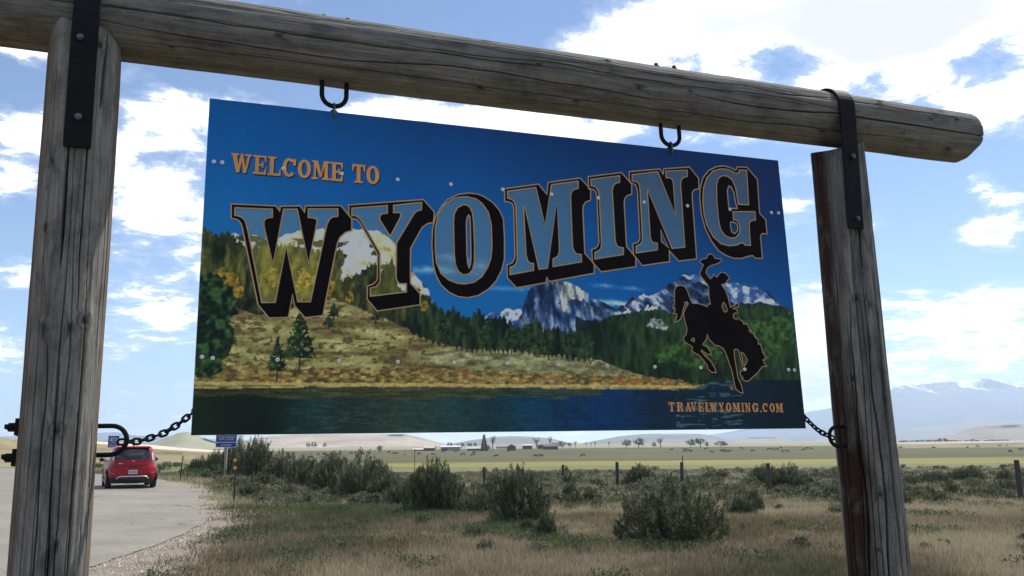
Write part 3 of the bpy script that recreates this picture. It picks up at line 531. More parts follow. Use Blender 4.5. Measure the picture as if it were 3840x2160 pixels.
def sheet(name, xl, xr, ys, lift, mat, nxs=24, edge_noise=0.0, seed=1):
    rows = []
    for y in ys:
        a, b = xl(y), xr(y)
        if edge_noise:
            b = b + (fbm(np.array([y * 2.3]), np.array([0.7]), seed, 5, 0.65)[0] - 0.5) * edge_noise
        xs = a + (b - a) * (1 - (1 - np.linspace(0, 1, nxs)) ** 2)
        rows.append(np.stack([xs, np.full(nxs, y), terrain(xs, y) + lift], -1))
    V = np.array(rows).reshape(-1, 3)
    n = len(ys)
    I = (np.arange(n - 1)[:, None] * nxs + np.arange(nxs - 1)[None, :]).ravel()
    return obj(name, new_mesh(name, V, np.stack([I, I + 1, I + nxs + 1, I + nxs], -1), mat, True))

def asphalt_material():
    m, nt, b = nodes_of('old_asphalt')
    geo = nt.nodes.new('ShaderNodeNewGeometry'); P = geo.outputs['Position']
    nf = add_noise(nt, 90, 5, 0.7, P); nm = add_noise(nt, 0.5, 6, 0.6, P, 0.2); ns = add_noise(nt, 6, 5, 0.6, P)
    c = ramp(nt, nm, [(0.3, (0.18, 0.166, 0.142)), (0.7, (0.25, 0.231, 0.197))])
    c = mix(nt, 0.5, c, ramp(nt, nf, [(0.3, (0.55, 0.55, 0.55)), (0.7, (1.35, 1.35, 1.35))]), 'MULTIPLY')
    c = mix(nt, 0.35, c, ramp(nt, ns, [(0.3, (0.55, 0.54, 0.52)), (0.65, (1.12, 1.12, 1.12))]), 'MULTIPLY')
    w = add_noise(nt, 0.42, 8, 0.5, P, 0.6)
    line = fmath(nt, 'ABSOLUTE', fmath(nt, 'SUBTRACT', w, 0.5))
    cr = fmath(nt, 'MULTIPLY', mrange(nt, line, 0.006, 0.001), mrange(nt, add_noise(nt, 0.3, 2, 0.5, P), 0.46, 0.56))
    c = mix(nt, fmath(nt, 'MULTIPLY', cr, 0.85), c, (0.05, 0.046, 0.042))
    nt.links.new(c, b.inputs['Base Color']); b.inputs['Roughness'].default_value = 0.9
    b.inputs['Specular IOR Level'].default_value = 0.25
    bump(nt, b, nf, 0.5, 0.006)
    return m
ys = np.concatenate([np.arange(-12, 40, 0.12), np.arange(40, 130, 1.0)])
road = sheet('road', lambda y: road_edge(y) - 42, lambda y: float(road_edge(y)), ys, 0.024, asphalt_material(), 40, 0.34, 5)
tag(road, 'grey asphalt lay-by curving past the red car', 'road', kind='structure')

def gravel_material():
    m, nt, b = nodes_of('gravel')
    geo = nt.nodes.new('ShaderNodeNewGeometry'); P = geo.outputs['Position']
    nf = add_noise(nt, 45, 6, 0.75, P); nm = add_noise(nt, 1.4, 6, 0.65, P, 0.3)
    c = ramp(nt, nm, [(0.3, (0.145, 0.115, 0.085)), (0.5, (0.215, 0.18, 0.142)), (0.72, (0.27, 0.232, 0.19))])
    c = mix(nt, 0.8, c, ramp(nt, nf, [(0.25, (0.3, 0.29, 0.28)), (0.5, (0.95, 0.95, 0.95)), (0.75, (1.5, 1.5, 1.5))]), 'MULTIPLY')
    nt.links.new(c, b.inputs['Base Color']); b.inputs['Roughness'].default_value = 0.95
    bump(nt, b, nf, 0.8, 0.02)
    return m
ys = np.concatenate([np.arange(-12, 40, 0.15), np.arange(40, 120, 1.5)])
gravel = sheet('gravel_shoulder', lambda y: float(road_edge(y)) - 0.6, lambda y: float(gravel_edge(y)), ys, 0.008, gravel_material(), 16, 0.9, 9)
tag(gravel, 'pale gravel shoulder between asphalt and dry grass', 'gravel', kind='structure')

# ------------------------------------------------------------------ hills and mountains
def hill_material(name, a, bcol, c, scale, snow=None):
    m, nt, b = nodes_of(name)
    geo = nt.nodes.new('ShaderNodeNewGeometry'); P = geo.outputs['Position']
    n1 = add_noise(nt, scale, 7, 0.6, P, 0.4, (1, 1, 2.0)); n2 = add_noise(nt, scale * 6, 6, 0.65, P)
    col = ramp(nt, n1, [(0.3, a), (0.5, bcol), (0.7, c)])
    col = mix(nt, 0.4, col, ramp(nt, n2, [(0.3, (0.6, 0.6, 0.6)), (0.7, (1.3, 1.3, 1.3))]), 'MULTIPLY')
    if snow:
        sp = nt.nodes.new('ShaderNodeSeparateXYZ'); nt.links.new(P, sp.inputs[0])
        ns = add_noise(nt, snow[2], 5, 0.6, P, 0.5, (1.6, 0.4, 0.55))
        hgt = mrange(nt, sp.outputs[2], snow[0], snow[1])
        f = mrange(nt, fmath(nt, 'ADD', ns, fmath(nt, 'MULTIPLY', hgt, 0.30)), 0.70, 0.78)
        col = mix(nt, f, col, (0.85, 0.87, 0.9))
    nt.links.new(col, b.inputs['Base Color']); b.inputs['Roughness'].default_value = 0.95
    b.inputs['Specular IOR Level'].default_value = 0.1
    return m
def ridge(name, pts, Y, depth, mat, label, seed, gully=0.12, extra=0.25, base=None):
    """a range of hills: skyline given as survey points at distance Y, front slope running depth metres towards us"""
    pts = sorted(pts)
    n = max(60, int((pts[-1][0] - pts[0][0]) / 3))
    px = np.linspace(pts[0][0], pts[-1][0], n)
    py = np.interp(px, [p[0] for p in pts], [p[1] for p in pts])
    py = np.convolve(np.pad(py, 2, mode='edge'), np.ones(5) / 5, 'valid')
    crest = [sight(a, b, Y) for a, b in zip(px, py)]
    rows = []
    fr = np.array([0, .04, .09, .15, .22, .3, .38, .46, .54, .62, .7, .77, .83, .88, .92, .96, 1.0, 1.12, 1.35, 1.7, 2.1])
    z0 = -8.0 if base is None else base
    xs = np.array([c.x for c in crest]); zs = np.array([c.z for c in crest])
    nz = (fbm(xs / Y * 260, xs * 0 + .3, seed, 4) - 0.5) * 0.05
    for t in fr:
        if t <= 1:
            y = Y - depth * (1 - t)
            prof = 0.30 * t + 0.70 * t ** 2.3
        else:
            y = Y + depth * (t - 1)
            prof = 1 - (t - 1) * 0.75
        g = fbm(xs / depth * 9 + seed, np.full(n, t * 1.4), seed + 5, 4)
        ridge_n = (1 - np.abs(2 * g - 1))
        amp = gully * math.sin(math.pi * min(t, 1.0)) if t < 1 else 0
        h = z0 + (zs - z0) * np.clip(prof + (ridge_n - 0.5) * amp, 0, None) * (1 + (nz if 0.9 < t < 1.05 else 0))
        yy = y + (fbm(xs / depth * 5, np.full(n, t * 2 + 3), seed + 9, 3) - .5) * depth * 0.25 * (1 if t < .95 else 0)
        rows.append(np.stack([xs * (yy / Y), yy, h], -1))
    V = np.array(rows).reshape(-1, 3)
    m_ = len(fr)
    I = (np.arange(m_ - 1)[:, None] * n + np.arange(n - 1)[None, :]).ravel()
    o = obj(name, new_mesh(name, V, np.stack([I, I + 1, I + n + 1, I + n], -1), mat, True))
    return tag(o, label, 'mountain' if 'mountain' in name else 'hill', kind='structure')

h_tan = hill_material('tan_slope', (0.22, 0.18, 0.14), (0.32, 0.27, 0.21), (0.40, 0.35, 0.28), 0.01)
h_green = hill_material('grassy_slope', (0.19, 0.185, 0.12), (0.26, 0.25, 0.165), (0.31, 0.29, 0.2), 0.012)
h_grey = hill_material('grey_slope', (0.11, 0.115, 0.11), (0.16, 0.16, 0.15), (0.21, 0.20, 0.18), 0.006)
h_brown = hill_material('brown_slope', (0.15, 0.12, 0.10), (0.22, 0.185, 0.155), (0.28, 0.24, 0.205), 0.006)
h_mtn = hill_material('haze_tinted_rock', (0.045, 0.065, 0.10), (0.065, 0.085, 0.12), (0.09, 0.105, 0.135), 0.003, (250, 560, 0.006))  # part of the blue distance haze is painted into the rock colour
h_near = hill_material('roadside_slope', (0.13, 0.12, 0.06), (0.21, 0.18, 0.10), (0.29, 0.245, 0.15), 0.05)

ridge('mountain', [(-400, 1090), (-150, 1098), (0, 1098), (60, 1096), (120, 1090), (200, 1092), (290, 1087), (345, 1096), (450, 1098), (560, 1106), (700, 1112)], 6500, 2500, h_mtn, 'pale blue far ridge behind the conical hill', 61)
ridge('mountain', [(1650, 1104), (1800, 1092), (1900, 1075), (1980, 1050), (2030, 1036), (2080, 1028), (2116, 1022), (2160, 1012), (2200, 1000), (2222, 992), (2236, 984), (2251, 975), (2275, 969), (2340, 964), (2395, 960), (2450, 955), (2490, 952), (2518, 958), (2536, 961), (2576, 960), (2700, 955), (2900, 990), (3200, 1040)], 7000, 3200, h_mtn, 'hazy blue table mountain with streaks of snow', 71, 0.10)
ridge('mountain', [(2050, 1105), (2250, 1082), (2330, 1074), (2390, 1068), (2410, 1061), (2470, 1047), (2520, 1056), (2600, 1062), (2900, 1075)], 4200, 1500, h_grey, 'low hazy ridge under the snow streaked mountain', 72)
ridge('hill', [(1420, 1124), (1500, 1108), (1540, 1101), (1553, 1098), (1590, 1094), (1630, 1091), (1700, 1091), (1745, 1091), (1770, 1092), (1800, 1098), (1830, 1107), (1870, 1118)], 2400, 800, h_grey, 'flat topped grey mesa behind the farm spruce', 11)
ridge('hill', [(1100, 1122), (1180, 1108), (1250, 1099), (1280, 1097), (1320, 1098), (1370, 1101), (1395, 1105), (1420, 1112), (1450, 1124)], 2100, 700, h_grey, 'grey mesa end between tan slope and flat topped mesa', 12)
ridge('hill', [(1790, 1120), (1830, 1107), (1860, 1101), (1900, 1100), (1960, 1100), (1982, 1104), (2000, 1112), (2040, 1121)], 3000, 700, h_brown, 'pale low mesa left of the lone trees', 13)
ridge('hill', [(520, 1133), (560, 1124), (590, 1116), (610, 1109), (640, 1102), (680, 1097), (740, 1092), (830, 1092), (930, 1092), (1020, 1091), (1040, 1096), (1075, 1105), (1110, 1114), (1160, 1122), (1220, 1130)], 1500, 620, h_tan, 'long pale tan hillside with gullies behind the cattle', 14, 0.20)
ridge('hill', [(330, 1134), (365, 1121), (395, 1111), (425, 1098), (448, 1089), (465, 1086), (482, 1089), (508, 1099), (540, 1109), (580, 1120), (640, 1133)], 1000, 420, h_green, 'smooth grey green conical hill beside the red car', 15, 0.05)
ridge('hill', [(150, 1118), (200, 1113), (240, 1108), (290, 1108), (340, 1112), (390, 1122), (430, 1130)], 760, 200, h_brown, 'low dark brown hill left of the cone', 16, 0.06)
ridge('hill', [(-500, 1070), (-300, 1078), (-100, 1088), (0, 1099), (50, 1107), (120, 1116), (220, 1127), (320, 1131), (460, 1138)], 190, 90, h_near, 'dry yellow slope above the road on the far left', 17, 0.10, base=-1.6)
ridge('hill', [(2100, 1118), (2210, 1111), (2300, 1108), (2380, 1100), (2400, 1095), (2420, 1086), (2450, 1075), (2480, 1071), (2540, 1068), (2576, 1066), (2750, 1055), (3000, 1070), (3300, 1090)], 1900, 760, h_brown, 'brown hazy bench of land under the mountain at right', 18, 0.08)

# pale cut and road on the hillside beyond the car, pale flat by the river trees
def strip(name, pts, Y0, Y1, run, mats, label, cat):
    """a pale surface on top of its own bank of land; the bank runs down to the plain in front"""
    V, F, mi = [], [], []
    for i, (px, y_top, y_bot) in enumerate(pts):
        lo, hi = sight(px, y_bot, Y0), sight(px, y_top, Y1)
        ft = sight(px, y_bot, Y0 - run); ft.z = float(terrain(ft.x, ft.y)) - 0.3
        bk = hi.copy(); bk.y += run; bk.z = float(terrain(bk.x, bk.y)) - 0.5
        V += [ft, lo, hi, bk]
        if i:
            for j in range(3):
                F.append((4 * i - 4 + j, 4 * i + j, 4 * i + j + 1, 4 * i - 3 + j)); mi.append(0 if j == 1 else 1)
    me = new_mesh(name, V, F, mats[0])
    me.materials.append(mats[1])
    me.polygons.foreach_set('material_index', mi)
    return tag(obj(name, me), label, cat, kind='structure')
cut = plain('pale_road_cut', (0.50, 0.42, 0.33), 0.9, vary=0.1, scale=0.05)
strip('gravel_track', [(236, 1110, 1116), (300, 1114, 1121), (350, 1117, 1126), (400, 1121, 1130), (450, 1126, 1133), (520, 1131, 1137), (600, 1135, 1138)], 230, 300, 60, (cut, h_near), 'pale sunlit track climbing the slope behind the car', 'track')
pale = plain('pale_flat', (0.27, 0.25, 0.22), 0.9, vary=0.15, scale=0.02)
strip('river_flat', [(2190, 1114.0, 1117.5), (2300, 1111.5, 1117), (2420, 1110, 1115.5), (2576, 1108, 1113), (2800, 1105, 1110)], 470, 640, 30, (pale, h_near), 'pale river flat along the far edge of the pasture', 'flat')

# ------------------------------------------------------------------ the log frame
SIGN = Matrix(((0.94666, -0.01872, 0.32169, -1.0684), (0.32218, 0.03681, -0.94596, 2.8072), (0.00586, 0.99915, 0.04088, 1.7371), (0, 0, 0, 1)))
def S3(s, t, h=0.0): return SIGN @ Vector((s, t, h))
SX, SY, SZ = (Vector((SIGN[0][i], SIGN[1][i], SIGN[2][i])) for i in range(3))

def wood_material(name, light, mid, dark, brown, hairs=0.4, dirt=0.6):
    m, nt, b = nodes_of(name)
    uv = attr(nt, 'grain', 'Vector')
    fine = add_noise(nt, 1.0, 8, 0.65, uv, 0.15, (170, 5.0, 1)); streak = add_noise(nt, 1.0, 6, 0.6, uv, 0.35, (26, 1.3, 1))
    blot = add_noise(nt, 1.0, 6, 0.62, uv, 0.2, (14, 7, 1)); line = add_noise(nt, 1.0, 5, 0.55, uv, 0.25, (34, 1.6, 3))
    speck = add_noise(nt, 1.0, 4, 0.7, uv, 0.0, (120, 60, 1))
    c = ramp(nt, streak, [(0.30, dark), (0.48, mid), (0.68, light)])
    c = mix(nt, 0.75, c, ramp(nt, fine, [(0.28, (0.40, 0.39, 0.38)), (0.5, (0.95, 0.95, 0.95)), (0.72, (1.35, 1.35, 1.33))]), 'MULTIPLY')
    c = mix(nt, dirt, c, ramp(nt, blot, [(0.32, (0.45, 0.44, 0.42)), (0.5, (0.95, 0.95, 0.95)), (0.7, (1.2, 1.2, 1.18))]), 'MULTIPLY')
    c = mix(nt, 0.35, c, ramp(nt, speck, [(0.35, (0.6, 0.6, 0.6)), (0.65, (1.25, 1.25, 1.25))]), 'MULTIPLY')
    c = mix(nt, fmath(nt, 'MULTIPLY', attr(nt, 'brown'), mrange(nt, fmath(nt, 'ADD', blot, fmath(nt, 'MULTIPLY', streak, 0.5)), 0.48, 0.74)), c, brown)
    hair = mrange(nt, fmath(nt, 'ABSOLUTE', fmath(nt, 'SUBTRACT', line, 0.5)), 0.012, 0.002)
    c = mix(nt, fmath(nt, 'MULTIPLY', hair, hairs), c, (0.02, 0.018, 0.016))
    c = mix(nt, attr(nt, 'crack'), c, (0.012, 0.011, 0.010))
    nt.links.new(c, b.inputs['Base Color'])
    b.inputs['Roughness'].default_value = 0.88; b.inputs['Specular IOR Level'].default_value = 0.2
    hgt = fmath(nt, 'SUBTRACT', fmath(nt, 'ADD', fine, fmath(nt, 'MULTIPLY', blot, 0.6)), fmath(nt, 'MULTIPLY', hair, 0.8))
    bump(nt, b, hgt, 0.55, 0.004)
    return m
wood_grey = wood_material('weathered_log', (0.265, 0.25, 0.22), (0.20, 0.188, 0.167), (0.13, 0.122, 0.11), (0.13, 0.08, 0.048), 0.3, 0.8)
wood_beam = wood_material('weathered_beam', (0.21, 0.206, 0.196), (0.165, 0.161, 0.153), (0.12, 0.117, 0.112), (0.13, 0.115, 0.09), 0.12, 0.75)
wood_dark = wood_material('stained_log', (0.24, 0.23, 0.215), (0.16, 0.152, 0.142), (0.075, 0.07, 0.066), (0.028, 0.013, 0.008), 0.4, 0.7)
iron = plain('black_iron', (0.009, 0.009, 0.011), 0.65, 0.0, 0.4, 40, spec=0.1)
steel = plain('bolt_steel', (0.12, 0.12, 0.125), 0.45, 0.8, 0.3, 60)

def log(p0, p1, r0, r1, nlen, seed, cracks, knots, twist=0.0, top=None, brown=None, lump=0.012, flat=None, crk=0.9):
    p0, p1 = Vector(p0), Vector(p1)
    ax = p1 - p0; Ln = ax.length; ax.normalize()
    e1 = (SZ - ax * SZ.dot(ax)).normalized(); e2 = ax.cross(e1)
    A = np.concatenate([np.linspace(-R(118), R(118), 330), np.linspace(R(118), R(242), 36)[1:-1]])
    l = np.linspace(0, 1, nlen)
    LL, AA = np.meshgrid(l, A, indexing='ij')
    lm = LL * Ln
    rad = r0 + (r1 - r0) * LL
    cx, cy = np.cos(AA), np.sin(AA)
    rad = rad * (1 + lump * 8 * (fbm(cx * 1.3 + 5, lm * 0.9 + cy * 1.3, seed, 3) - 0.5))
    rad = rad + 0.0035 * (fbm(AA * 9 + 40, lm * 1.5, seed + 3, 4) - 0.5) * 2
    if flat is not None:
        for (fa, fd) in flat:
            proj = np.cos(AA - fa)
            lim = (r0 * fd) / np.maximum(proj, 0.2)
            rad = np.where(proj > 0.3, np.minimum(rad, lim + 0.0 * rad), rad)
    crack = np.zeros_like(rad)
    tw = twist * lm
    for (a0, l0, l1, wid, dep, wob) in cracks:
        t = np.clip((lm - l0) / max(l1 - l0, 1e-3), 0, 1)
        inside = (lm > l0) & (lm < l1)
        ac = a0 + tw + (fbm(lm * 2.2, lm * 0 + a0 * 7, seed + 11, 3) - 0.5) * wob
        k = np.sin(np.pi * t) ** 0.35
        d = np.abs(AA - ac) * rad / (wid * np.maximum(k, 0.15))
        g = np.clip(1 - d, 0, 1) * inside
        rad = rad - dep * g * k
        crack = np.maximum(crack, np.clip(g * crk, 0, 1))
    grain_u = AA * rad
    for (a0, l0, kr) in knots:
        da = (AA - a0 - tw) * rad; dl = lm - l0
        d = np.sqrt(da ** 2 + (dl * 0.8) ** 2)
        rad = rad + 0.006 * np.exp(-(d / (kr * 1.6)) ** 2) - 0.010 * np.exp(-(d / (kr * 0.55)) ** 2)
        crack = np.maximum(crack, 0.85 * np.exp(-(d / (kr * 0.6)) ** 4))
        crack = np.maximum(crack, 0.6 * np.exp(-((d - kr) / (kr * 0.16)) ** 2))
        grain_u = grain_u + np.sign(da) * kr * 0.9 * np.exp(-(d / (kr * 2.2)) ** 2)
    o0 = np.array(p0); a_ = np.array(ax); E1 = np.array(e1); E2 = np.array(e2)
    P = o0 + lm[..., None] * a_ + rad[..., None] * (np.cos(AA)[..., None] * E1 + np.sin(AA)[..., None] * E2)
    if top is not None:
        P = top(P, lm, AA, rad, Ln, a_)
    nA = len(A)
    attrs = {'grain': np.stack([grain_u - tw * rad, lm + seed * 3.1, np.full_like(lm, seed * 1.7)], -1).reshape(-1, 3), 'crack': crack.ravel(),
             'brown': (brown(AA, lm) if brown is not None else np.zeros_like(lm)).ravel()}
    V = P.reshape(-1, 3)
    I = (np.arange(nlen - 1)[:, None] * nA + np.arange(nA)[None, :])
    J = np.roll(np.arange(nA), -1)[None, :] + np.arange(nlen - 1)[:, None] * nA
    F = np.stack([I, J, J + nA, I + nA], -1).reshape(-1, 4)
    # end caps
    c0, c1 = len(V), len(V) + 1
    V = np.vstack([V, P[0].mean(0), P[-1].mean(0)])
    for k in attrs:
        a0 = attrs[k]
        attrs[k] = np.concatenate([a0, a0[:1], a0[-1:]])
    ar = np.arange(nA); ar2 = np.roll(ar, -1); b = (nlen - 1) * nA
    F = np.vstack([F, np.stack([ar2, ar, np.full(nA, c0), np.full(nA, c0)], -1), np.stack([b + ar, b + ar2, np.full(nA, c1), np.full(nA, c1)], -1)])
    # quads with a doubled corner would be degenerate: keep them as triangles
    tri = F[:, 2] == F[:, 3]
    faces = [tuple(f) for f in F[~tri].tolist()] + [tuple(f[:3]) for f in F[tri].tolist()]
    return V, faces, attrs
def add_log(name, parent, mat, *a, **k):
    V, F, at_ = log(*a, **k)
    return obj(name, new_mesh(name, V, F, mat, True, at_), parent)

def spread_cracks(n, length, seed, amin=-1.7, amax=1.7, big=0.0045):
    r = np.random.default_rng(seed)
    out = []
    for i in range(n):
        a = amin + (amax - amin) * (i + r.uniform(0.1, 0.9)) / n
        L_ = r.uniform(0.25, 1.0) * length
        s = r.uniform(-0.1 * length, max(0.05, length - L_))
        out.append((a, s, s + L_, r.uniform(0.0016, big * 0.8), r.uniform(0.006, 0.014), r.uniform(0.1, 0.35)))
    return out

def ground_pt(p, q):   # foot of a leaning post on the land
    d = (Vector(q) - Vector(p)).normalized()
    t = (float(terrain(p[0], p[1])) - 0.35 - p[2]) / d.z
    return Vector(p) + d * t
L_top, L_low = S3(-0.411, 1.37, 0.035), S3(-0.380, -0.42, 0.035)
R_top, R_low = S3(2.770, 1.300, 0.005), S3(2.722, -0.62, 0.005)
L_foot, R_foot = ground_pt(L_top, L_low), ground_pt(R_top, R_low)
mid = (L_foot + R_foot) / 2
frame = empty('log_sign_frame', Matrix.Translation((mid.x, mid.y, float(terrain(mid.x, mid.y)))))
tag(frame, 'weathered log gate frame of two posts and crossbeam holding the sign', 'sign frame')

LL_ = (L_top - L_foot).length
def left_cut(P, lm, AA, rad, Ln, a_):
    # slightly domed, hand cut top
    over = np.clip((lm - (Ln - 0.05)) / 0.05, 0, 1)
    dome = 0.030 * (np.sin(AA) * 0.55 - 0.25 * np.cos(AA)) + 0.010 * np.cos(5 * AA)
    return P - (over * (0.012 + dome))[..., None] * a_
cr = spread_cracks(14, LL_, 5, big=0.0030) + [(-0.10, LL_ - 0.85, LL_ - 0.42, 0.006, 0.03, 0.1), (0.45, LL_ - 1.0, LL_ - 0.03, 0.0034, 0.02, 0.3), (0.72, LL_ - 0.30, LL_ - 0.0, 0.006, 0.03, 0.35), (-0.30, LL_ - 1.9, LL_ - 1.1, 0.0036, 0.02, 0.3), (0.15, LL_ - 2.3, LL_ - 1.15, 0.0032, 0.02, 0.3), (-0.95, 1.6, LL_ - 1.0, 0.005, 0.02, 0.2), (0.62, LL_ - 2.2, LL_ - 1.0, 0.0036, 0.02, 0.25)]
kn = [(0.55, LL_ - 0.075, 0.020), (0.62, LL_ - 1.02, 0.022), (0.25, LL_ - 1.05, 0.014), (-0.42, LL_ - 1.05, 0.014), (0.12, LL_ - 1.36, 0.022), (0.30, LL_ - 1.70, 0.013), (-0.6, LL_ - 0.72, 0.010), (-0.55, LL_ - 0.50, 0.012)]
add_log('post', frame, wood_grey, L_foot, L_top, 0.107, 0.111, 300, 21, cr, kn, top=left_cut, brown=lambda A, l: np.maximum(smooth(-A, 0.75, 1.25) * 0.95, smooth(A, 1.15, 1.4) * 0.6))

RL_ = (R_top - R_foot).length
def right_cut(P, lm, AA, rad, Ln, a_):
    over = np.clip((lm - (Ln - 0.07)) / 0.07, 0, 1)
    side = 0.050 * np.clip(np.cos(AA + 0.9), -0.2, 1)
    return P - (over * side)[..., None] * a_
cr = spread_cracks(12, RL_, 9, -2.2, 0.9, big=0.0036) + [(-0.62, RL_ - 0.62, RL_ + 0.1, 0.006, 0.03, 0.15), (-0.60, 0.2, RL_ - 0.7, 0.006, 0.028, 0.3), (-0.15, 0.5, RL_ - 0.35, 0.006, 0.03, 0.3), (-1.25, 0.1, RL_ - 0.75, 0.006, 0.02, 0.4), (0.3, 0.6, RL_ - 0.1, 0.006, 0.02, 0.3)]
kn = [(-0.66, RL_ - 0.45, 0.018), (-0.5, RL_ - 0.78, 0.010), (-0.70, RL_ - 1.58, 0.020), (-0.95, RL_ - 0.75, 0.016), (-0.9, RL_ - 1.80, 0.014), (-1.3, RL_ - 1.1, 0.018)]
add_log('post', frame, wood_dark, R_foot, R_top, 0.126, 0.116, 300, 33, cr, kn, twist=0.16, lump=0.018, top=right_cut, brown=lambda A, l: smooth(-A + (fbm(l * 2.2, A * 1.2, 77, 4) - 0.5) * 1.8, 0.75, 1.6) * 1.0)

B0, B1 = S3(-1.35, 1.462, 0.0), S3(3.57, 1.437, 0.0)
BL_ = (B1 - B0).length
def beam_end(P, lm, AA, rad, Ln, a_):
    # right end sawn with the lower edge bevelled off
    over = np.clip((lm - (Ln - 0.06)) / 0.06, 0, 1)
    down = np.clip(-np.sin(AA) * BEAM_DOWN - 0.55, 0, 1)
    up_ = np.clip(np.sin(AA) * BEAM_DOWN - 0.6, 0, 1)
    return P - (over * (down * 0.08 + up_ * 0.02))[..., None] * a_
_e1 = SZ; _ax = (B1 - B0).normalized(); _e2 = _ax.cross((SZ - _ax * SZ.dot(_ax)).normalized())
BEAM_DOWN = 1.0 if _e2.z > 0 else -1.0
dn = -BEAM_DOWN        # angle sign of "down"
cr = [(0.15 * -dn + 0.25, 0.3, 2.6, 0.0035, 0.014, 0.3), (-0.05, 1.9, 4.2, 0.0032, 0.014, 0.4), (-0.35 * dn, 2.3, 4.9, 0.0035, 0.015, 0.4), (0.55 * dn, 0.9, 3.4, 0.003, 0.012, 0.4), (0.30 * dn, 3.3, 5.1, 0.0045, 0.018, 0.3), (-0.7 * dn, 0.8, 2.6, 0.003, 0.012, 0.3), (0.85 * dn, 2.8, 4.6, 0.003, 0.012, 0.3), (-0.9 * dn, 2.6, 3.9, 0.003, 0.012, 0.2), (0.1, 0.0, 1.0, 0.0035, 0.014, 0.3)] + spread_cracks(5, BL_, 14, big=0.003)
r_ = np.random.default_rng(4)
kn = [(r_.uniform(-1.1, 1.1), x, r_.uniform(0.006, 0.017)) for x in np.sort(r_.uniform(0.9, BL_ - 0.1, 17))]
add_log('crossbeam', frame, wood_beam, B0, B1, 0.134, 0.126, 340, 45, cr, kn, lump=0.016, crk=0.7, flat=[(dn * math.pi / 2, 0.95)], top=beam_end, brown=lambda A, l: 0.0 * A + 0.15)

# straps over the beam, bolts
def strap(name, s_at, width, t_end, h_post, beam_r, r0):
    path = []
    bc = 1.4625 - 0.005 * (s_at + 1.35)
    rr = beam_r + 0.006
    for q in np.linspace(R(205), R(10), 26):           # from the back, over the top, to the front
        path.append((bc + rr * math.sin(q), rr * math.cos(q)))
    path.append((bc - 0.06, max(h_post, rr) + 0.002))
    t_a = bc - 0.10
    for t in np.linspace(t_a, t_end, 16):
        path.append((t, h_post + 0.004))
    V, F = [], []
    th = 0.008
    n = len(path)
    for i, (t, h) in enumerate(path):
        a = path[max(i - 1, 0)]; b = path[min(i + 1, n - 1)]
        d = Vector((b[0] - a[0], b[1] - a[1])).normalized()
        nr = Vector((-d.y, d.x))
        if i < 26:
            nr = Vector((t - bc, h)).normalized()
        else:
            nr = Vector((0, 1)) if nr.y < 0 else nr
            nr = Vector((0, 1))
        lean = r0 * (t - bc)
        for sgn in (-1, 1):
            for o_ in (0, th):
                V.append(S3(s_at + lean + sgn * width / 2, t + nr.x * o_, h + nr.y * o_))
        if i:
            k = 4 * i
            F += [(k - 4, k, k + 1, k - 3), (k - 1, k + 3, k + 2, k - 2), (k - 3, k + 1, k + 3, k - 1), (k - 2, k + 2, k, k - 4)]
    F += [(0, 1, 3, 2), (4 * n - 4, 4 * n - 2, 4 * n - 1, 4 * n - 3)]
    return obj(name, new_mesh(name, V, F, iron), frame)
strap('strap', -0.398, 0.081, 0.915, 0.148, 0.133, -0.018)
strap('strap', 2.742, 0.083, 0.862, 0.128, 0.128, 0.06)
def hexbolt(name, c, axis, r, L_, parent, mat, washer=0.0):
    mb = MB()
    c, axis = Vector(c), Vector(axis).normalized()
    if washer: mb.cyl(c, c + axis * 0.003, washer, n=20)
    mb.cyl(c + axis * 0.003, c + axis * L_, r, n=6)
    mb.cyl(c + axis * L_, c + axis * (L_ + 0.005), r * 0.55, n=10)
    return obj(name, mb.mesh(name, mat), parent)
for (s, t, h) in ((-0.406, 1.298, 0.160), (-0.390, 1.016, 0.160), (2.733, 1.200, 0.140), (2.715, 0.905, 0.140)):
    hexbolt('bolt', S3(s, t, h), SZ, 0.0115, 0.012, frame, steel)

def u_path(a, b, bulge, n=14):
    """a U from point a to point b bowed out along bulge"""
    a, b, bulge = Vector(a), Vector(b), Vector(bulge)
    r = (b - a).length / 2
    d = (b - a).normalized(); out = bulge.normalized()
    stem = max(bulge.length - r, 0.0)
    c = (a + b) / 2 + out * stem
    k = min(bulge.length, r) / r
    P = [a, a + out * stem * 0.5]
    for q in np.linspace(0, math.pi, n):
        P.append(c - d * r * math.cos(q) + out * r * k * math.sin(q))
    P += [b + out * stem * 0.5, b]
    return P
def ubolt(a, b, bulge, thick, through):
    P = u_path(a, b, bulge)
    inn = -Vector(bulge).normalized() * through
    P = [P[0] + inn] + P + [P[-1] + inn]
    return obj('u_bolt', MB().tube(P, thick, 12).mesh('u_bolt', iron, True), frame)
for (s0, s1, tb) in ((0.398, 0.490, 1.229), (1.846, 1.936, 1.222)):
    ubolt(S3(s0, 1.315, 0), S3(s1, 1.315, 0), SY * -(1.315 - tb), 0.0090, 0.29)
    for s in (s0, s1):
        hexbolt('nut', S3(s, 1.458 - 0.005 * (s + 1.35) + 0.004 + 0.130, 0), SY, 0.013, 0.018, frame, iron, 0.019)
ubolt(S3(-0.29, 0.031, 0.02), S3(-0.29, -0.060, 0.02), SX * 0.098, 0.0078, 0.25)
for t in (0.029, -0.064):
    mb = MB()
    mb.box((0, 0, 0), (0.010, 0.052, 0.052), SIGN @ Matrix.Translation((-0.503, t, 0.02)))
    obj('washer_plate', mb.mesh('washer_plate', iron), frame)
    hexbolt('nut', S3(-0.508, t, 0.02), -SX, 0.014, 0.022, frame, iron)
ubolt(S3(2.622, 0.004, 0.02), S3(2.622, -0.078, 0.02), SX * -0.082, 0.0078, 0.22)

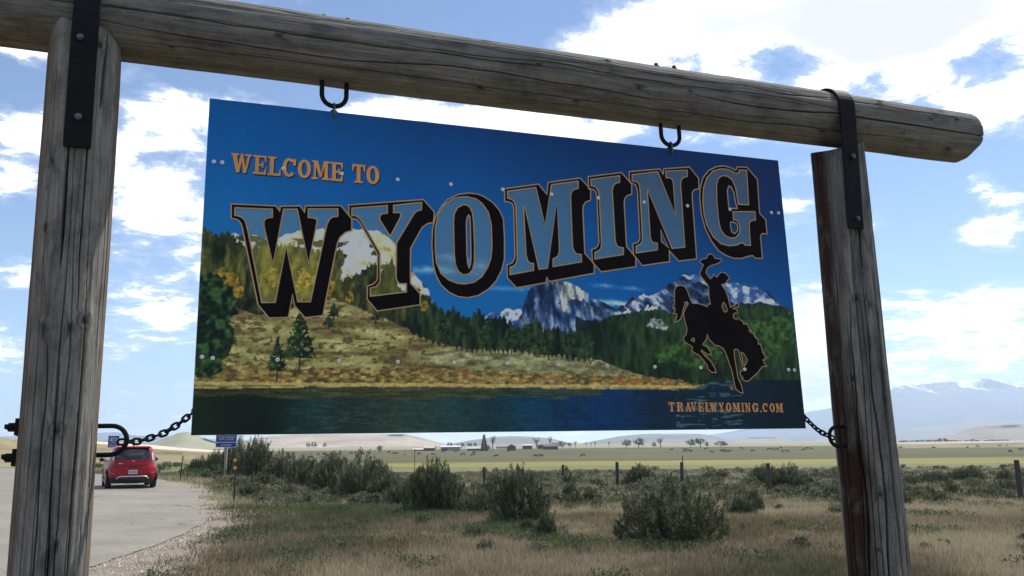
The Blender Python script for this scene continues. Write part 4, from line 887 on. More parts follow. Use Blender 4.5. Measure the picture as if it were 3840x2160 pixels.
# ------------------------------------------------------------------ chains
def link_mesh():
    """one oval chain link along local x"""
    a, b, r = 0.0135, 0.0088, 0.0040
    P = []
    for q in np.linspace(0, 2 * math.pi, 20, endpoint=False):
        P.append((math.copysign(a - b, math.cos(q)) * min(1, abs(math.cos(q)) * 3) + b * math.cos(q), b * math.sin(q), 0))
    return MB().tube(P, r, 8, closed=True).mesh('link', iron, True)
LINK = link_mesh()
def chain(pts, label, pitch=0.0210):
    pts = [S3(*p) for p in pts]
    seg = [(b - a).length for a, b in zip(pts[:-1], pts[1:])]
    tot = sum(seg); n = int(tot / pitch)
    root = empty('chain', Matrix.Translation(pts[0]))
    tag(root, label, 'chain')
    for i in range(n + 1):
        d = i * pitch
        j = 0
        while j < len(seg) - 1 and d > seg[j]: d -= seg[j]; j += 1
        t = (pts[j + 1] - pts[j]).normalized()
        p = pts[j] + t * d
        side = SZ.cross(t).normalized(); up_ = t.cross(side)
        y, z = (side, t.cross(side)) if i % 2 == 0 else (up_, t.cross(up_))
        # a hanging chain's links never sit quite square
        q = Matrix.Rotation(0.25 + 0.2 * math.sin(i * 2.1), 3, t)
        y = q @ y; z = q @ z
        M = Matrix(((t.x, y.x, z.x, p.x), (t.y, y.y, z.y, p.y), (t.z, y.z, z.z, p.z), (0, 0, 0, 1)))
        obj('link', LINK, root, M)
    return root
chain([(-0.205, -0.020, 0.018), (-0.160, -0.019, 0.012), (-0.128, -0.009, 0.004), (-0.083, 0.008, -0.004), (-0.041, 0.037, -0.012), (0.0, 0.075, -0.022), (0.03, 0.105, -0.026)], 'rusty dark chain from left post to the lower left sign corner')
chain([(2.552, -0.040, 0.018), (2.507, -0.015, 0.004), (2.481, 0.010, -0.004), (2.458, 0.038, -0.012), (2.435, 0.065, -0.022), (2.41, 0.09, -0.026)], 'short dark chain from right post to the lower right sign corner')

# ------------------------------------------------------------------ the hanging sign
SW, SH = 2.440, 1.2065
def s2l(c):
    c = np.asarray(c, dtype=np.float64) / 255.0
    return np.where(c <= 0.04045, c / 12.92, ((c + 0.055) / 1.055) ** 2.4)
def inside(poly, x, y):
    r = np.zeros(x.shape, dtype=bool)
    n = len(poly)
    for i in range(n):
        (x0, y0), (x1, y1) = poly[i], poly[(i + 1) % n]
        if y0 == y1: continue
        c = ((y0 > y) != (y1 > y))
        r ^= c & (x < (x1 - x0) * (y - y0) / (y1 - y0) + x0)
    return r
def paint_print(nx, ny):
    """the printed mountain lake view, as colours over the panel"""
    s, t = np.meshgrid(np.linspace(0, SW, nx), np.linspace(0, SH, ny))
    # sky
    C = np.zeros(s.shape + (3,))
    u = s / SW; v = t / SH
    def put(mask, col, a=1.0):
        m_ = (mask if mask.dtype != bool else mask.astype(float)) * a
        C[:] = C * (1 - m_[..., None]) + (np.asarray(col, dtype=float) if np.ndim(col) == 1 else col) * m_[..., None]
    def blend(f, stops):
        f = np.clip(f, 0, 1)
        out = np.zeros(f.shape + (3,))
        ps = [p for p, _ in stops]
        for k in range(3): out[..., k] = np.interp(f, ps, [c[k] for _, c in stops])
        return out
    g = 0.62 * v + 0.38 * u
    C[:] = blend(g, [(0.15, (30, 112, 182)), (0.40, (18, 96, 170)), (0.55, (6, 82, 158)), (0.66, (2, 72, 142)), (0.82, (2, 48, 108)), (1.0, (6, 36, 86))])
    C[:] = C * (0.94 + 0.12 * fbm(s * 3, t * 3, 1, 4)[..., None]) * np.array([0.95, 1.0, 0.88]) * 0.93
    SKYC = C.copy()
    nj = lambda sc, seed, amp: (fbm(s * sc, t * sc, seed, 4) - 0.5) * amp
    spike = np.abs(((s * 46 + 3 * vnoise(s * 9, t * 0, 8)) % 1) - 0.5) * 0.030 + np.abs(((s * 97) % 1) - 0.5) * 0.014 + fbm(s * 60, t * 12, 9, 3) * 0.012
    # wisps of cloud
    for (cs, ct, rs, rt, k) in ((0.82, 0.605, 0.10, 0.014, .45), (0.90, 0.655, 0.06, 0.016, .30), (1.02, 0.63, 0.08, 0.03, .25), (1.14, 0.55, 0.12, 0.010, .25), (1.58, 0.505, 0.13, 0.012, .75), (1.53, 0.58, 0.05, 0.008, .35), (1.66, 0.575, 0.05, 0.008, .3), (2.10, 0.615, 0.07, 0.008, .8), (2.06, 0.580, 0.06, 0.008, .8), (1.28, 0.53, 0.06, 0.02, .2)):
        d = ((s - cs) / rs) ** 2 + ((t - ct + nj(14, 4, 0.02)) / rt) ** 2
        put(np.exp(-d) * (0.5 + fbm(s * 20, t * 60, 5, 4)), (205, 212, 218), k)
    P = PRINT
    jx, jy = s + nj(40, 21, 0.016), t + nj(40, 22, 0.016)
    # wood behind and between everything else
    ll = np.interp(s, [0, .1, .25, .4, .55, .7, .9, 1.1, 1.4, 1.7, 2.44], [.52, .50, .48, .49, .47, .43, .39, .355, .335, .335, .32])
    put(t < ll, blend(fbm(s * 70, t * 24, 140, 4), [(0.3, (14, 22, 13)), (0.7, (52, 60, 32))]))
    # left mountain, pale cliffs and snow
    mk = inside(P['mtn_left'], jx, jy)
    f = fbm(s * 22 + t * 8, t * 34, 31, 5)
    put(mk, blend(f, [(0.25, (120, 108, 84)), (0.42, (190, 172, 136)), (0.6, (222, 206, 168)), (0.8, (236, 226, 200))]))
    put(inside(P['snow_left'], s + nj(25, 23, .04), t + nj(25, 24, .04)) & mk, blend(fbm(s * 16, t * 40, 33, 4), [(0.3, (160, 158, 150)), (0.5, (205, 198, 180)), (0.8, (222, 214, 196))]), 0.75)
    put(mk & (fbm(s * 20, t * 38, 35, 4) > 0.62) & (t < 0.70), (52, 56, 40))
    # middle and right ranges
    mk = inside(P['left_snow'], jx, jy); put(mk, blend(fbm(s * 60, t * 60, 36, 4) + (t - 0.42) * 6, [(0.3, (38, 70, 120)), (0.5, (70, 100, 145)), (0.75, (196, 202, 204))]))
    mk = inside(P['mtn_mid'], jx, jy)
    put(mk, blend(fbm(s * 30 + t * 20, t * 30, 37, 5), [(0.3, (14, 26, 44)), (0.5, (32, 52, 80)), (0.62, (66, 88, 118)), (0.74, (150, 160, 166))]))
    put(mk & (s > 1.55) & (s < 1.78) & (fbm(s * 50, t * 70, 57, 4) > 0.56), (176, 184, 184))
    mk2 = inside(P['snow_right'], s + nj(30, 25, .03), t + nj(30, 26, .03)) & mk
    put(mk2, blend(fbm(s * 34, t * 46, 38, 5), [(0.36, (52, 82, 128)), (0.5, (120, 138, 160)), (0.6, (188, 190, 188)), (0.8, (212, 210, 202))]))
    mk = inside(P['squaretop'], jx, jy)
    put(mk, blend(fbm(s * 46, t * 20 + s * 12, 39, 5), [(0.28, (14, 28, 50)), (0.46, (34, 56, 88)), (0.58, (62, 84, 112)), (0.72, (128, 142, 156))]))
    put(inside(P['sq_snow'], s + nj(40, 27, .05), t + nj(40, 28, .05)) & mk & (fbm(s * 50, t * 22, 141, 4) > 0.44), blend(fbm(s * 60, t * 16, 40, 5), [(0.34, (70, 78, 84)), (0.5, (150, 150, 138)), (0.66, (208, 208, 202))]))
    put(mk & (t < 0.43 + nj(18, 58, .08)) & (s > 1.40), (10, 18, 26), 0.85)
    # forests
    def forest(poly, seed, dark, mid_, lite, sp=1.0):
        mk = inside(poly, s + nj(60, seed, .012), t + (spike - 0.02) * sp * -1.0)
        f = fbm(s * 70, t * 22, seed + 1, 4) * 0.6 + fbm(s * 14, t * 9, seed + 2, 3) * 0.4
        put(mk, blend(f, [(0.32, dark), (0.52, mid_), (0.72, lite)]))
        return mk
    forest(P['hills_green'], 41, (12, 26, 15), (28, 48, 27), (48, 68, 38), 0.25)
    for key, seed in (('hill_bright', 43), ('hill_bright2', 44)):
        mk = inside(P[key], s + nj(12, seed, .06), t + nj(12, seed + 9, .06))
        put(mk, blend(fbm(s * 60, t * 60, seed, 4), [(0.3, (24, 46, 18)), (0.55, (48, 78, 32)), (0.75, (74, 104, 46))]), 0.85)
    put(inside(P['rocks'], jx, jy), blend(fbm(s * 80, t * 80, 45, 4), [(0.3, (60, 70, 66)), (0.6, (150, 158, 150)), (0.8, (188, 190, 180))]), 0.9)
    mk = forest(P['forest_left'], 47, (14, 22, 13), (46, 52, 26), (92, 92, 44))
    lite = inside([(0.20, 0.72), (0.50, 0.72), (0.50, 0.46), (0.20, 0.46)], s + nj(9, 59, .1), t + nj(9, 60, .1)) & mk
    put(lite, blend(fbm(s * 50, t * 26, 61, 4), [(0.3, (44, 48, 20)), (0.5, (82, 80, 34)), (0.75, (128, 114, 50))]), 0.75)
    # meadow slope
    mk = inside(P['meadow'], s + nj(20, 48, .02), t + nj(30, 49, .014))
    f = fbm(s * 9, t * 46, 50, 5)
    put(mk, blend(f, [(0.25, (84, 72, 42)), (0.42, (114, 106, 62)), (0.55, (132, 125, 76)), (0.72, (156, 148, 96))]))
    put(mk & (fbm(s * 46, t * 110, 51, 4) > 0.60), (66, 56, 32), 0.75)
    put(mk & (fbm(s * 7 + 3, t * 40, 62, 4) > 0.66), (92, 66, 42), 0.4)
    mk = inside(P['hump'], s + nj(20, 52, .02), t + nj(30, 53, .012))
    put(mk, blend(fbm(s * 30, t * 80, 54, 5), [(0.25, (74, 74, 50)), (0.5, (118, 116, 80)), (0.72, (150, 146, 104))]), 0.9)
    # forest in the middle, cast over the slope's top edge
    mk = forest(P['forest_mid'], 55, (8, 17, 12), (26, 44, 26), (62, 72, 38), 1.3)
    # band of golden brush on the shore
    sh = np.interp(s, [0, 0.6, 1.2, 1.6, 1.95], [0.235, 0.23, 0.225, 0.215, 0.185]) + nj(12, 63, .03)
    mk = (t < sh) & (t > 0.165) & (s < 2.0)
    put(mk, blend(fbm(s * 55, t * 120, 64, 4), [(0.28, (54, 42, 22)), (0.45, (98, 80, 42)), (0.6, (132, 112, 62)), (0.78, (176, 152, 90))]), 0.75)
    put(mk & (fbm(s * 30, t * 70, 65, 4) + (s - 1.2) * 0.12 > 0.66), (146, 84, 34), 0.6)
    put((np.abs(t - 0.172 - nj(20, 66, .008)) < 0.006) & (s < 1.95), (172, 150, 88), 0.8)
    # conifers standing on the slope, aspens in the wood
    def conifer(s0, t0, t1, w, seed, dark=(12, 24, 16), lit=(44, 66, 34)):
        h = (t1 - t) / (t1 - t0)
        wd = w / 2 * np.clip(h / 0.75, 0, 1) ** 0.8 * (0.75 + 0.5 * vnoise(t * 170 + seed, s * 0, seed)) * (h < 0.78)
        mk = (np.abs(s - s0 + nj(60, seed, .012)) < wd) & (h > 0) & (h < 0.8)
        mk &= fbm(s * 120, t * 120, seed + 3, 3) > 0.33
        trunk = (np.abs(s - s0) < 0.003) & (h > 0) & (h < 1)
        put(trunk, (40, 34, 24), 0.8)
        put(mk, blend(fbm(s * 90, t * 90, seed + 4, 3) - (s - s0) / w * 0.35, [(0.3, dark), (0.7, lit)]))
    for a in ((0.341, 0.215, 0.430, 0.112, 71), (0.268, 0.180, 0.340, 0.066, 72), (0.458, 0.402, 0.466, 0.044, 73), (0.442, 0.368, 0.414, 0.055, 74), (0.61, 0.39, 0.46, 0.04, 75), (1.04, 0.30, 0.44, 0.09, 76), (1.20, 0.29, 0.41, 0.11, 77), (1.13, 0.29, 0.42, 0.08, 78), (1.38, 0.30, 0.40, 0.09, 79), (1.47, 0.27, 0.37, 0.05, 80), (0.86, 0.33, 0.46, 0.06, 81), (0.95, 0.32, 0.43, 0.06, 82), (1.28, 0.27, 0.36, 0.08, 83)):
        conifer(*a)
    mk = inside(P['spruce_front'], s + nj(50, 84, .04), t + nj(50, 85, .03))
    put(mk, blend(fbm(s * 60, t * 60, 86, 4), [(0.32, (8, 22, 12)), (0.52, (26, 50, 26)), (0.72, (58, 84, 42))]))
    for (a, b, rr) in ((0.100, 0.535, .022), (0.073, 0.560, .013), (0.128, 0.495, .020), (0.353, 0.555, .024), (0.437, 0.520, .018), (0.378, 0.55, .02), (0.515, 0.495, .016), (0.79, 0.467, .014), (0.41, 0.60, .016), (0.33, 0.52, .02), (0.24, 0.55, .02)):
        d = np.hypot(s - a, (t - b) * 0.75) + nj(50, 87, .03)
        put((d < rr) & (fbm(s * 100, t * 100, 88, 3) > 0.38), blend(fbm(s * 80, t * 80, 89, 3), [(0.3, (120, 92, 24)), (0.7, (186, 150, 50))]), 0.75)
    # lake
    mk = inside(P['water'], s, t + nj(30, 90, .004))
    rip = fbm(s * 18, t * 190, 91, 4)
    hu = fbm(s * 6, t * 0.8, 92, 3)
    base = blend(u, [(0.0, (18, 30, 18)), (0.10, (10, 26, 18)), (0.16, (22, 46, 42)), (0.27, (40, 54, 42)), (0.40, (22, 50, 48)), (0.52, (8, 50, 74)), (0.62, (4, 44, 78)), (0.75, (12, 34, 50)), (0.84, (8, 34, 50)), (1.0, (6, 20, 30))])
    base = base * (0.72 + 0.5 * hu[..., None]) * (0.86 + 0.3 * rip[..., None])
    put(mk, base)
    put(mk & (t > 0.125 + nj(9, 93, .04)) & (s < 1.5), blend(rip, [(0.3, (48, 44, 20)), (0.7, (96, 82, 40))]), 0.55)
    put(mk & (rip > 0.60) & (np.abs(s - 1.98) < 0.16), (96, 122, 118), 0.5)
    put(mk & (rip > 0.64) & (np.abs(s - 0.55) < 0.25), (64, 84, 78), 0.3)
    put(((s - 2.117) / 0.019) ** 2 + ((t - 0.128) / 0.007) ** 2 < 1, (10, 16, 20), 0.9)
    land = (np.abs(C - SKYC).sum(-1) > 30)
    fine = (fbm(s * 150, t * 170, 101, 3, 0.7) - 0.5) * 1.1 + (fbm(s * 40, t * 55, 102, 4) - 0.5) * 0.6
    C[:] = np.where(land[..., None], C * (1 + fine[..., None] * 0.40), C)
    C[:] = 255 * np.clip(C / 255, 0, 1) ** 1.07 * 1.06
    # letters let a paler tint of the view through
    for loops in BIG_LETTERS.values():
        mk = inside(loops[1], s, t)
        if len(loops) > 3: mk &= ~inside(loops[2], s, t)
        if len(loops) == 4 and loops is BIG_LETTERS['G']: mk = inside(loops[1], s, t)
        tint = C * 0.62 + np.array([188, 170, 150]) * 0.29
        warm = (C[..., 0] > C[..., 2] * 0.98)
        tint = np.where(warm[..., None], C * 0.80 + np.array([190, 176, 78]) * 0.24, tint)
        C[mk] = tint[mk]
    C = C * (0.96 + 0.08 * rng.random(s.shape))[..., None]
    lin = s2l(np.clip(C, 0, 255))
    return s, t, lin

PRINT_GAIN = 2.0
def print_material(name):
    m, nt, b = nodes_of(name)
    nt.links.new(attr(nt, 'print', 'Color'), b.inputs['Base Color'])
    b.inputs['Roughness'].default_value = 0.42
    b.inputs['Specular IOR Level'].default_value = 0.18
    return m
sign = empty('welcome_sign', SIGN.copy())
tag(sign, 'blue printed welcome sign panel hanging from the log crossbeam', 'sign')
NX_, NY_ = 760, 380
ps, pt, lin = paint_print(NX_, NY_)
V = np.stack([ps, pt, np.zeros_like(ps)], -1).reshape(-1, 3)
I = (np.arange(NY_ - 1)[:, None] * NX_ + np.arange(NX_ - 1)[None, :]).ravel()
col = np.concatenate([np.clip(lin * PRINT_GAIN, 0, 0.85).reshape(-1, 3), np.ones((NX_ * NY_, 1))], 1)
pic = obj('printed_face', new_mesh('printed_face', V, np.stack([I, I + 1, I + NX_ + 1, I + NX_], -1), print_material('sign_print'), False, {'print': col}), sign, SIGN)
mb = MB().box((SW / 2, SH / 2, -0.0045), (SW + 0.001, SH + 0.001, 0.008))
panel = obj('panel', mb.mesh('panel', plain('aluminium_panel', (0.42, 0.43, 0.44), 0.45, 0.7)), sign, SIGN)
ink_black = plain('print_black', (0.006, 0.004, 0.005), 0.55, vary=0.2, spec=0.08)
ink_line = plain('print_tan_line', (0.50, 0.32, 0.16), 0.5, vary=0.1, spec=0.25)
ink_orange = plain('print_orange', (0.72, 0.33, 0.10), 0.5, vary=0.12, spec=0.25)
ink_white = plain('rivet_white', (0.90, 0.90, 0.90), 0.4, vary=0.05)
ink_dark = plain('rivet_core', (0.05, 0.05, 0.05), 0.5)

def fill_loops(loops, z, even_odd=True):
    pts, edges = [], []
    for lp in loops:
        b = len(pts); n = len(lp)
        pts += [Vector(p) for p in lp]
        edges += [(b + i, b + (i + 1) % n) for i in range(n)]
    v, e, f, *_ = delaunay_2d_cdt(pts, edges, [], 0, 1e-6)
    keep = []
    for t in f:
        c = sum((v[i] for i in t), Vector((0, 0))) / 3
        k = 0
        x, y = np.array([c.x]), np.array([c.y])
        for lp in loops: k += int(inside(lp, x, y)[0])
        if k % 2 == 1: keep.append(tuple(t))
    return [(p.x, p.y, z) for p in v], keep
def stroke(loops, w, z):
    V, F = [], []
    for lp in loops:
        n = len(lp); b = len(V)
        P = [Vector(p) for p in lp]
        for i in range(n):
            d0 = (P[i] - P[i - 1]).normalized(); d1 = (P[(i + 1) % n] - P[i]).normalized()
            n0, n1 = Vector((-d0.y, d0.x)), Vector((-d1.y, d1.x))
            mt = n0 + n1
            if mt.length < 1e-3: mt = n0.copy()
            mt.normalize()
            k = min(w / 2 / max(mt.dot(n1), 0.3), w * 1.1)
            V += [(P[i].x + mt.x * k, P[i].y + mt.y * k, z), (P[i].x - mt.x * k, P[i].y - mt.y * k, z)]
        for i in range(n):
            j = (i + 1) % n
            F.append((b + 2 * i, b + 2 * i + 1, b + 2 * j + 1, b + 2 * j))
    return V, F
for i, (ch, loops) in enumerate(BIG_LETTERS.items()):
    v, f = fill_loops(loops, 0.0006 + 0.00008 * i)
    lt = obj('letter', new_mesh('letter', v, f, ink_black), sign, SIGN)
    tag(lt, 'large black shadowed letter %s' % ch)
    v, f = stroke(loops, 0.0046, 0.0014 + 0.00003 * i)
    obj('letter_outline', new_mesh('letter_outline', v, f, ink_line), lt, SIGN)
v, f = fill_loops(HORSE, 0.0018)
hz = obj('horse_emblem', new_mesh('horse_emblem', v, f, ink_black), sign, SIGN)
tag(hz, 'black silhouette of a rider waving a hat on a bucking horse')
v, f = stroke(HORSE, 0.0034, 0.0022)
obj('emblem_outline', new_mesh('emblem_outline', v, f, ink_line), hz, SIGN)

def rect(a, b, c, d): return [(a, b), (c, b), (c, d), (a, d)]
def ring(cx, cy, rx, ry, ix, iy, a0=0, a1=360, n=22):
    q = [R(a0 + (a1 - a0) * i / n) for i in range(n + 1)]
    return [[(cx + rx * math.cos(a), cy + ry * math.sin(a)), (cx + rx * math.cos(b), cy + ry * math.sin(b)), (cx + ix * math.cos(b), cy + iy * math.sin(b)), (cx + ix * math.cos(a), cy + iy * math.sin(a))] for a, b in zip(q[:-1], q[1:])]
GLYPH = {
    'I': [rect(0, .88, 1, 1), rect(0, 0, 1, .12), rect(.24, .1, .76, .9)],
    'L': [rect(0, .89, .64, 1), rect(.14, .1, .46, .9), rect(0, 0, 1, .12), [(.84, .1), (1, .1), (1, .38), (.92, .38)]],
    'E': [rect(.14, .1, .44, .9), rect(0, .89, 1, 1), rect(0, 0, 1, .12), rect(.42, .45, .70, .56), [(.82, .9), (1, .9), (1, .64), (.93, .64)], [(.80, .1), (1, .1), (1, .38), (.92, .38)], rect(.64, .36, .78, .66)],
    'T': [rect(0, .87, 1, 1), rect(.35, .1, .65, .9), rect(.18, 0, .82, .11), [(0, .9), (.18, .9), (.08, .62), (0, .62)], [(1, .9), (.82, .9), (.92, .62), (1, .62)]],
    'O': ring(.5, .5, .5, .5, .20, .36),
    'C': ring(.5, .5, .5, .5, .20, .36, 48, 322) + [rect(.78, .62, 1, .97)],
    'G': ring(.5, .5, .5, .5, .20, .36, 48, 330) + [rect(.78, .62, .96, .97), rect(.52, .38, 1, .48), rect(.70, .08, .94, .40)],
    'W': [rect(0, .9, .38, 1), rect(.66, .9, 1, 1), [(.05, .95), (.27, .95), (.42, 0), (.26, 0)], [(.28, 0), (.42, 0), (.57, 1), (.45, 1)], [(.45, 1), (.57, 1), (.74, 0), (.60, 0)], [(.62, 0), (.74, 0), (.92, .95), (.80, .95)]],
    'M': [rect(0, .9, .30, 1), rect(.72, .9, 1, 1), rect(0, 0, .34, .11), rect(.58, 0, 1, .11), rect(.11, .08, .22, .95), rect(.70, .08, .90, .95), [(.09, 1), (.34, 1), (.56, .18), (.46, .10)], [(.46, .10), (.56, .18), (.76, 1), (.66, 1)]],
    'N': [rect(0, .9, .32, 1), rect(.60, .9, 1, 1), rect(0, 0, .40, .11), rect(.13, .08, .27, .95), rect(.73, .0, .87, .95), [(.08, 1), (.36, 1), (.87, 0), (.66, 0)]],
    'R': [rect(0, .9, .5, 1), rect(0, 0, .54, .11), rect(.13, .08, .40, .95), rect(.36, .46, .52, .56), [(.48, .52), (.72, .52), (.90, .08), (.66, .08)], rect(.66, 0, 1, .10)] + ring(.50, .73, .40, .27, .14, .16, -90, 90, 12),
    'A': [rect(0, 0, .36, .11), rect(.54, 0, 1, .11), [(.10, .08), (.22, .08), (.54, 1), (.42, 1)], [(.42, 1), (.60, 1), (.90, .08), (.62, .08)], rect(.26, .28, .70, .38)],
    'V': [rect(0, .9, .46, 1), rect(.64, .9, 1, 1), [(.08, .95), (.38, .95), (.60, 0), (.44, 0)], [(.44, 0), (.56, 0), (.90, .95), (.78, .95)]],
    'Y': [rect(0, .9, .44, 1), rect(.64, .9, 1, 1), [(.06, .95), (.36, .95), (.63, .42), (.37, .42)], [(.42, .42), (.60, .42), (.92, .95), (.78, .95)], rect(.37, .08, .63, .46), rect(.2, 0, .8, .11)],
    '.': [rect(0, 0, 1, .17)],
}
def union(polys, z, M=lambda p: p):
    pts, faces = [], []
    for pl in polys:
        pl = [M(p) for p in pl]
        ar = sum(pl[i][0] * pl[(i + 1) % len(pl)][1] - pl[(i + 1) % len(pl)][0] * pl[i][1] for i in range(len(pl)))
        if ar < 0: pl = pl[::-1]
        b = len(pts); pts += [Vector(p) for p in pl]; faces.append(list(range(b, b + len(pl))))
    v, e, f, *_ = delaunay_2d_cdt(pts, [], faces, 1, 1e-6)
    loops = [[(pts[i].x, pts[i].y) for i in fc] for fc in faces]
    keep = []
    for t in f:
        c = sum((v[i] for i in t), Vector((0, 0))) / len(t)
        x, y = np.array([c.x]), np.array([c.y])
        if any(inside(lp, x, y)[0] for lp in loops): keep.append(tuple(t))
    return [(p.x, p.y, z) for p in v], keep
for (ch, x0, x1, y0, y1) in WELCOME_TEXT:
    Mx = lambda p: (x0 + p[0] * (x1 - x0), y0 + p[1] * (y1 - y0))
    v, f = union(GLYPH[ch], 0.0014, Mx)
    lt = obj('letter', new_mesh('letter', v, f, ink_orange), sign, SIGN)
    v, f = union(GLYPH[ch], 0.0007, lambda p: (Mx(p)[0] + 0.0032, Mx(p)[1] - 0.0036))
    obj('letter_shadow', new_mesh('letter_shadow', v, f, ink_black), lt, SIGN)
for (ch, x0, x1, y0, y1) in URL_TEXT:
    v, f = union(GLYPH[ch], 0.0014, lambda p: (x0 + p[0] * (x1 - x0), y0 + p[1] * (y1 - y0)))
    obj('letter', new_mesh('letter', v, f, ink_orange), sign, SIGN)
v, f = union(ring(REG_MARK[0], REG_MARK[1], 0.0085, 0.0085, 0.0068, 0.0068) + [[(REG_MARK[0] + (a - .5) * 0.008, REG_MARK[1] + (b - .5) * 0.009) for a, b in pl] for pl in GLYPH['R']], 0.0016)
obj('registered_mark', new_mesh('registered_mark', v, f, ink_line), sign, SIGN)
# rivets
rv = MB()
for (z0, z1, r0, r1) in ((0, 0.0018, 0.0078, 0.0074), (0.0018, 0.0032, 0.0074, 0.0052)): rv.cyl((0, 0, z0), (0, 0, z1), r0, r1, 14)
RV = rv.mesh('rivet', ink_white, True); RC = MB().cyl((0, 0, 0.0030), (0, 0, 0.0040), 0.0021, n=10).mesh('rivet_core', ink_dark)
for (a, b) in RIVETS:
    M = SIGN @ Matrix.Translation((a, b, 0.0014))
    o = obj('rivet', RV, sign, M)
    obj('rivet_core', RC, o, M)
# shackles joining panel and U bolts
for (a, tb) in ((0.445, 1.229), (1.890, 1.222)):
    P = [S3(a + 0.0 * math.cos(q), (tb + SH) / 2 - 0.006 + 0.030 * math.sin(q), -0.004 + 0.014 * math.cos(q)) for q in np.linspace(0, 2 * math.pi, 18, endpoint=False)]
    obj('shackle', MB().tube(P, 0.0042, 8, closed=True).mesh('shackle', steel, True), sign)
    P = [S3(a + 0.014 * math.cos(q), SH - 0.004 + 0.014 * math.sin(q), -0.012) for q in np.linspace(0, math.pi, 10)]
    obj('eye', MB().tube(P, 0.004, 8).mesh('eye', iron, True), sign)
# back stiffeners of the panel
for t in (0.24, 0.97):
    obj('stiffener', MB().box((SW / 2, t, -0.025), (SW - 0.04, 0.05, 0.032)).mesh('stiffener', MATS['aluminium_panel']), sign, SIGN)

# ------------------------------------------------------------------ plants
def leaf_material(name, stops, rough=0.8, trans=0.28):
    m, nt, b = nodes_of(name)
    t = attr(nt, 'tint')
    oi = nt.nodes.new('ShaderNodeObjectInfo')
    f = fmath(nt, 'ADD', t, fmath(nt, 'MULTIPLY', fmath(nt, 'SUBTRACT', oi.outputs['Random'], 0.5), 0.28))
    nt.links.new(ramp(nt, f, stops), b.inputs['Base Color'])
    b.inputs['Roughness'].default_value = rough; b.inputs['Specular IOR Level'].default_value = 0.2
    if trans:
        tr = nt.nodes.new('ShaderNodeBsdfTranslucent'); ms = nt.nodes.new('ShaderNodeMixShader')
        nt.links.new(ramp(nt, f, stops), tr.inputs[0])
        ms.inputs[0].default_value = trans
        out = nt.nodes['Material Output']
        nt.links.new(b.outputs[0], ms.inputs[1]); nt.links.new(tr.outputs[0], ms.inputs[2]); nt.links.new(ms.outputs[0], out.inputs[0])
    return m
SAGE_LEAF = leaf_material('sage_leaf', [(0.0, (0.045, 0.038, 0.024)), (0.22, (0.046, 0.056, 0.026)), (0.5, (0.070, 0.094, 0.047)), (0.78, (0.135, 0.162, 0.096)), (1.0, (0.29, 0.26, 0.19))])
GREEN_LEAF = leaf_material('weed_leaf', [(0.0, (0.030, 0.050, 0.022)), (0.5, (0.060, 0.095, 0.040)), (1.0, (0.12, 0.16, 0.075))])
GRASS_LEAF = leaf_material('dry_grass', [(0.0, (0.075, 0.090, 0.036)), (0.22, (0.125, 0.128, 0.060)), (0.42, (0.175, 0.140, 0.085)), (0.60, (0.26, 0.208, 0.135)), (0.80, (0.37, 0.31, 0.195)), (1.0, (0.56, 0.49, 0.34))], trans=0.25)
TREE_LEAF = leaf_material('tree_leaf', [(0.0, (0.022, 0.036, 0.018)), (0.5, (0.042, 0.062, 0.028)), (1.0, (0.085, 0.11, 0.048))])
BARK = plain('bark', (0.10, 0.082, 0.065), 0.95, vary=0.35, scale=6)

def leaf_tris(P, D, Ln, Wd, tilt=0.6, r=None):
    """one pointed leaf (two triangles folded) at each P growing along D"""
    r = r or rng
    n = len(P)
    D = D / np.linalg.norm(D, axis=1, keepdims=True)
    rnd = r.normal(size=(n, 3))
    S = np.cross(D, rnd); S /= np.linalg.norm(S, axis=1, keepdims=True) + 1e-9
    a = P - S * (Wd / 2)[:, None]; b = P + S * (Wd / 2)[:, None]
    c = P + D * Ln[:, None]
    V = np.stack([a, b, c], 1).reshape(-1, 3)
    return V, np.arange(3 * n).reshape(-1, 3)

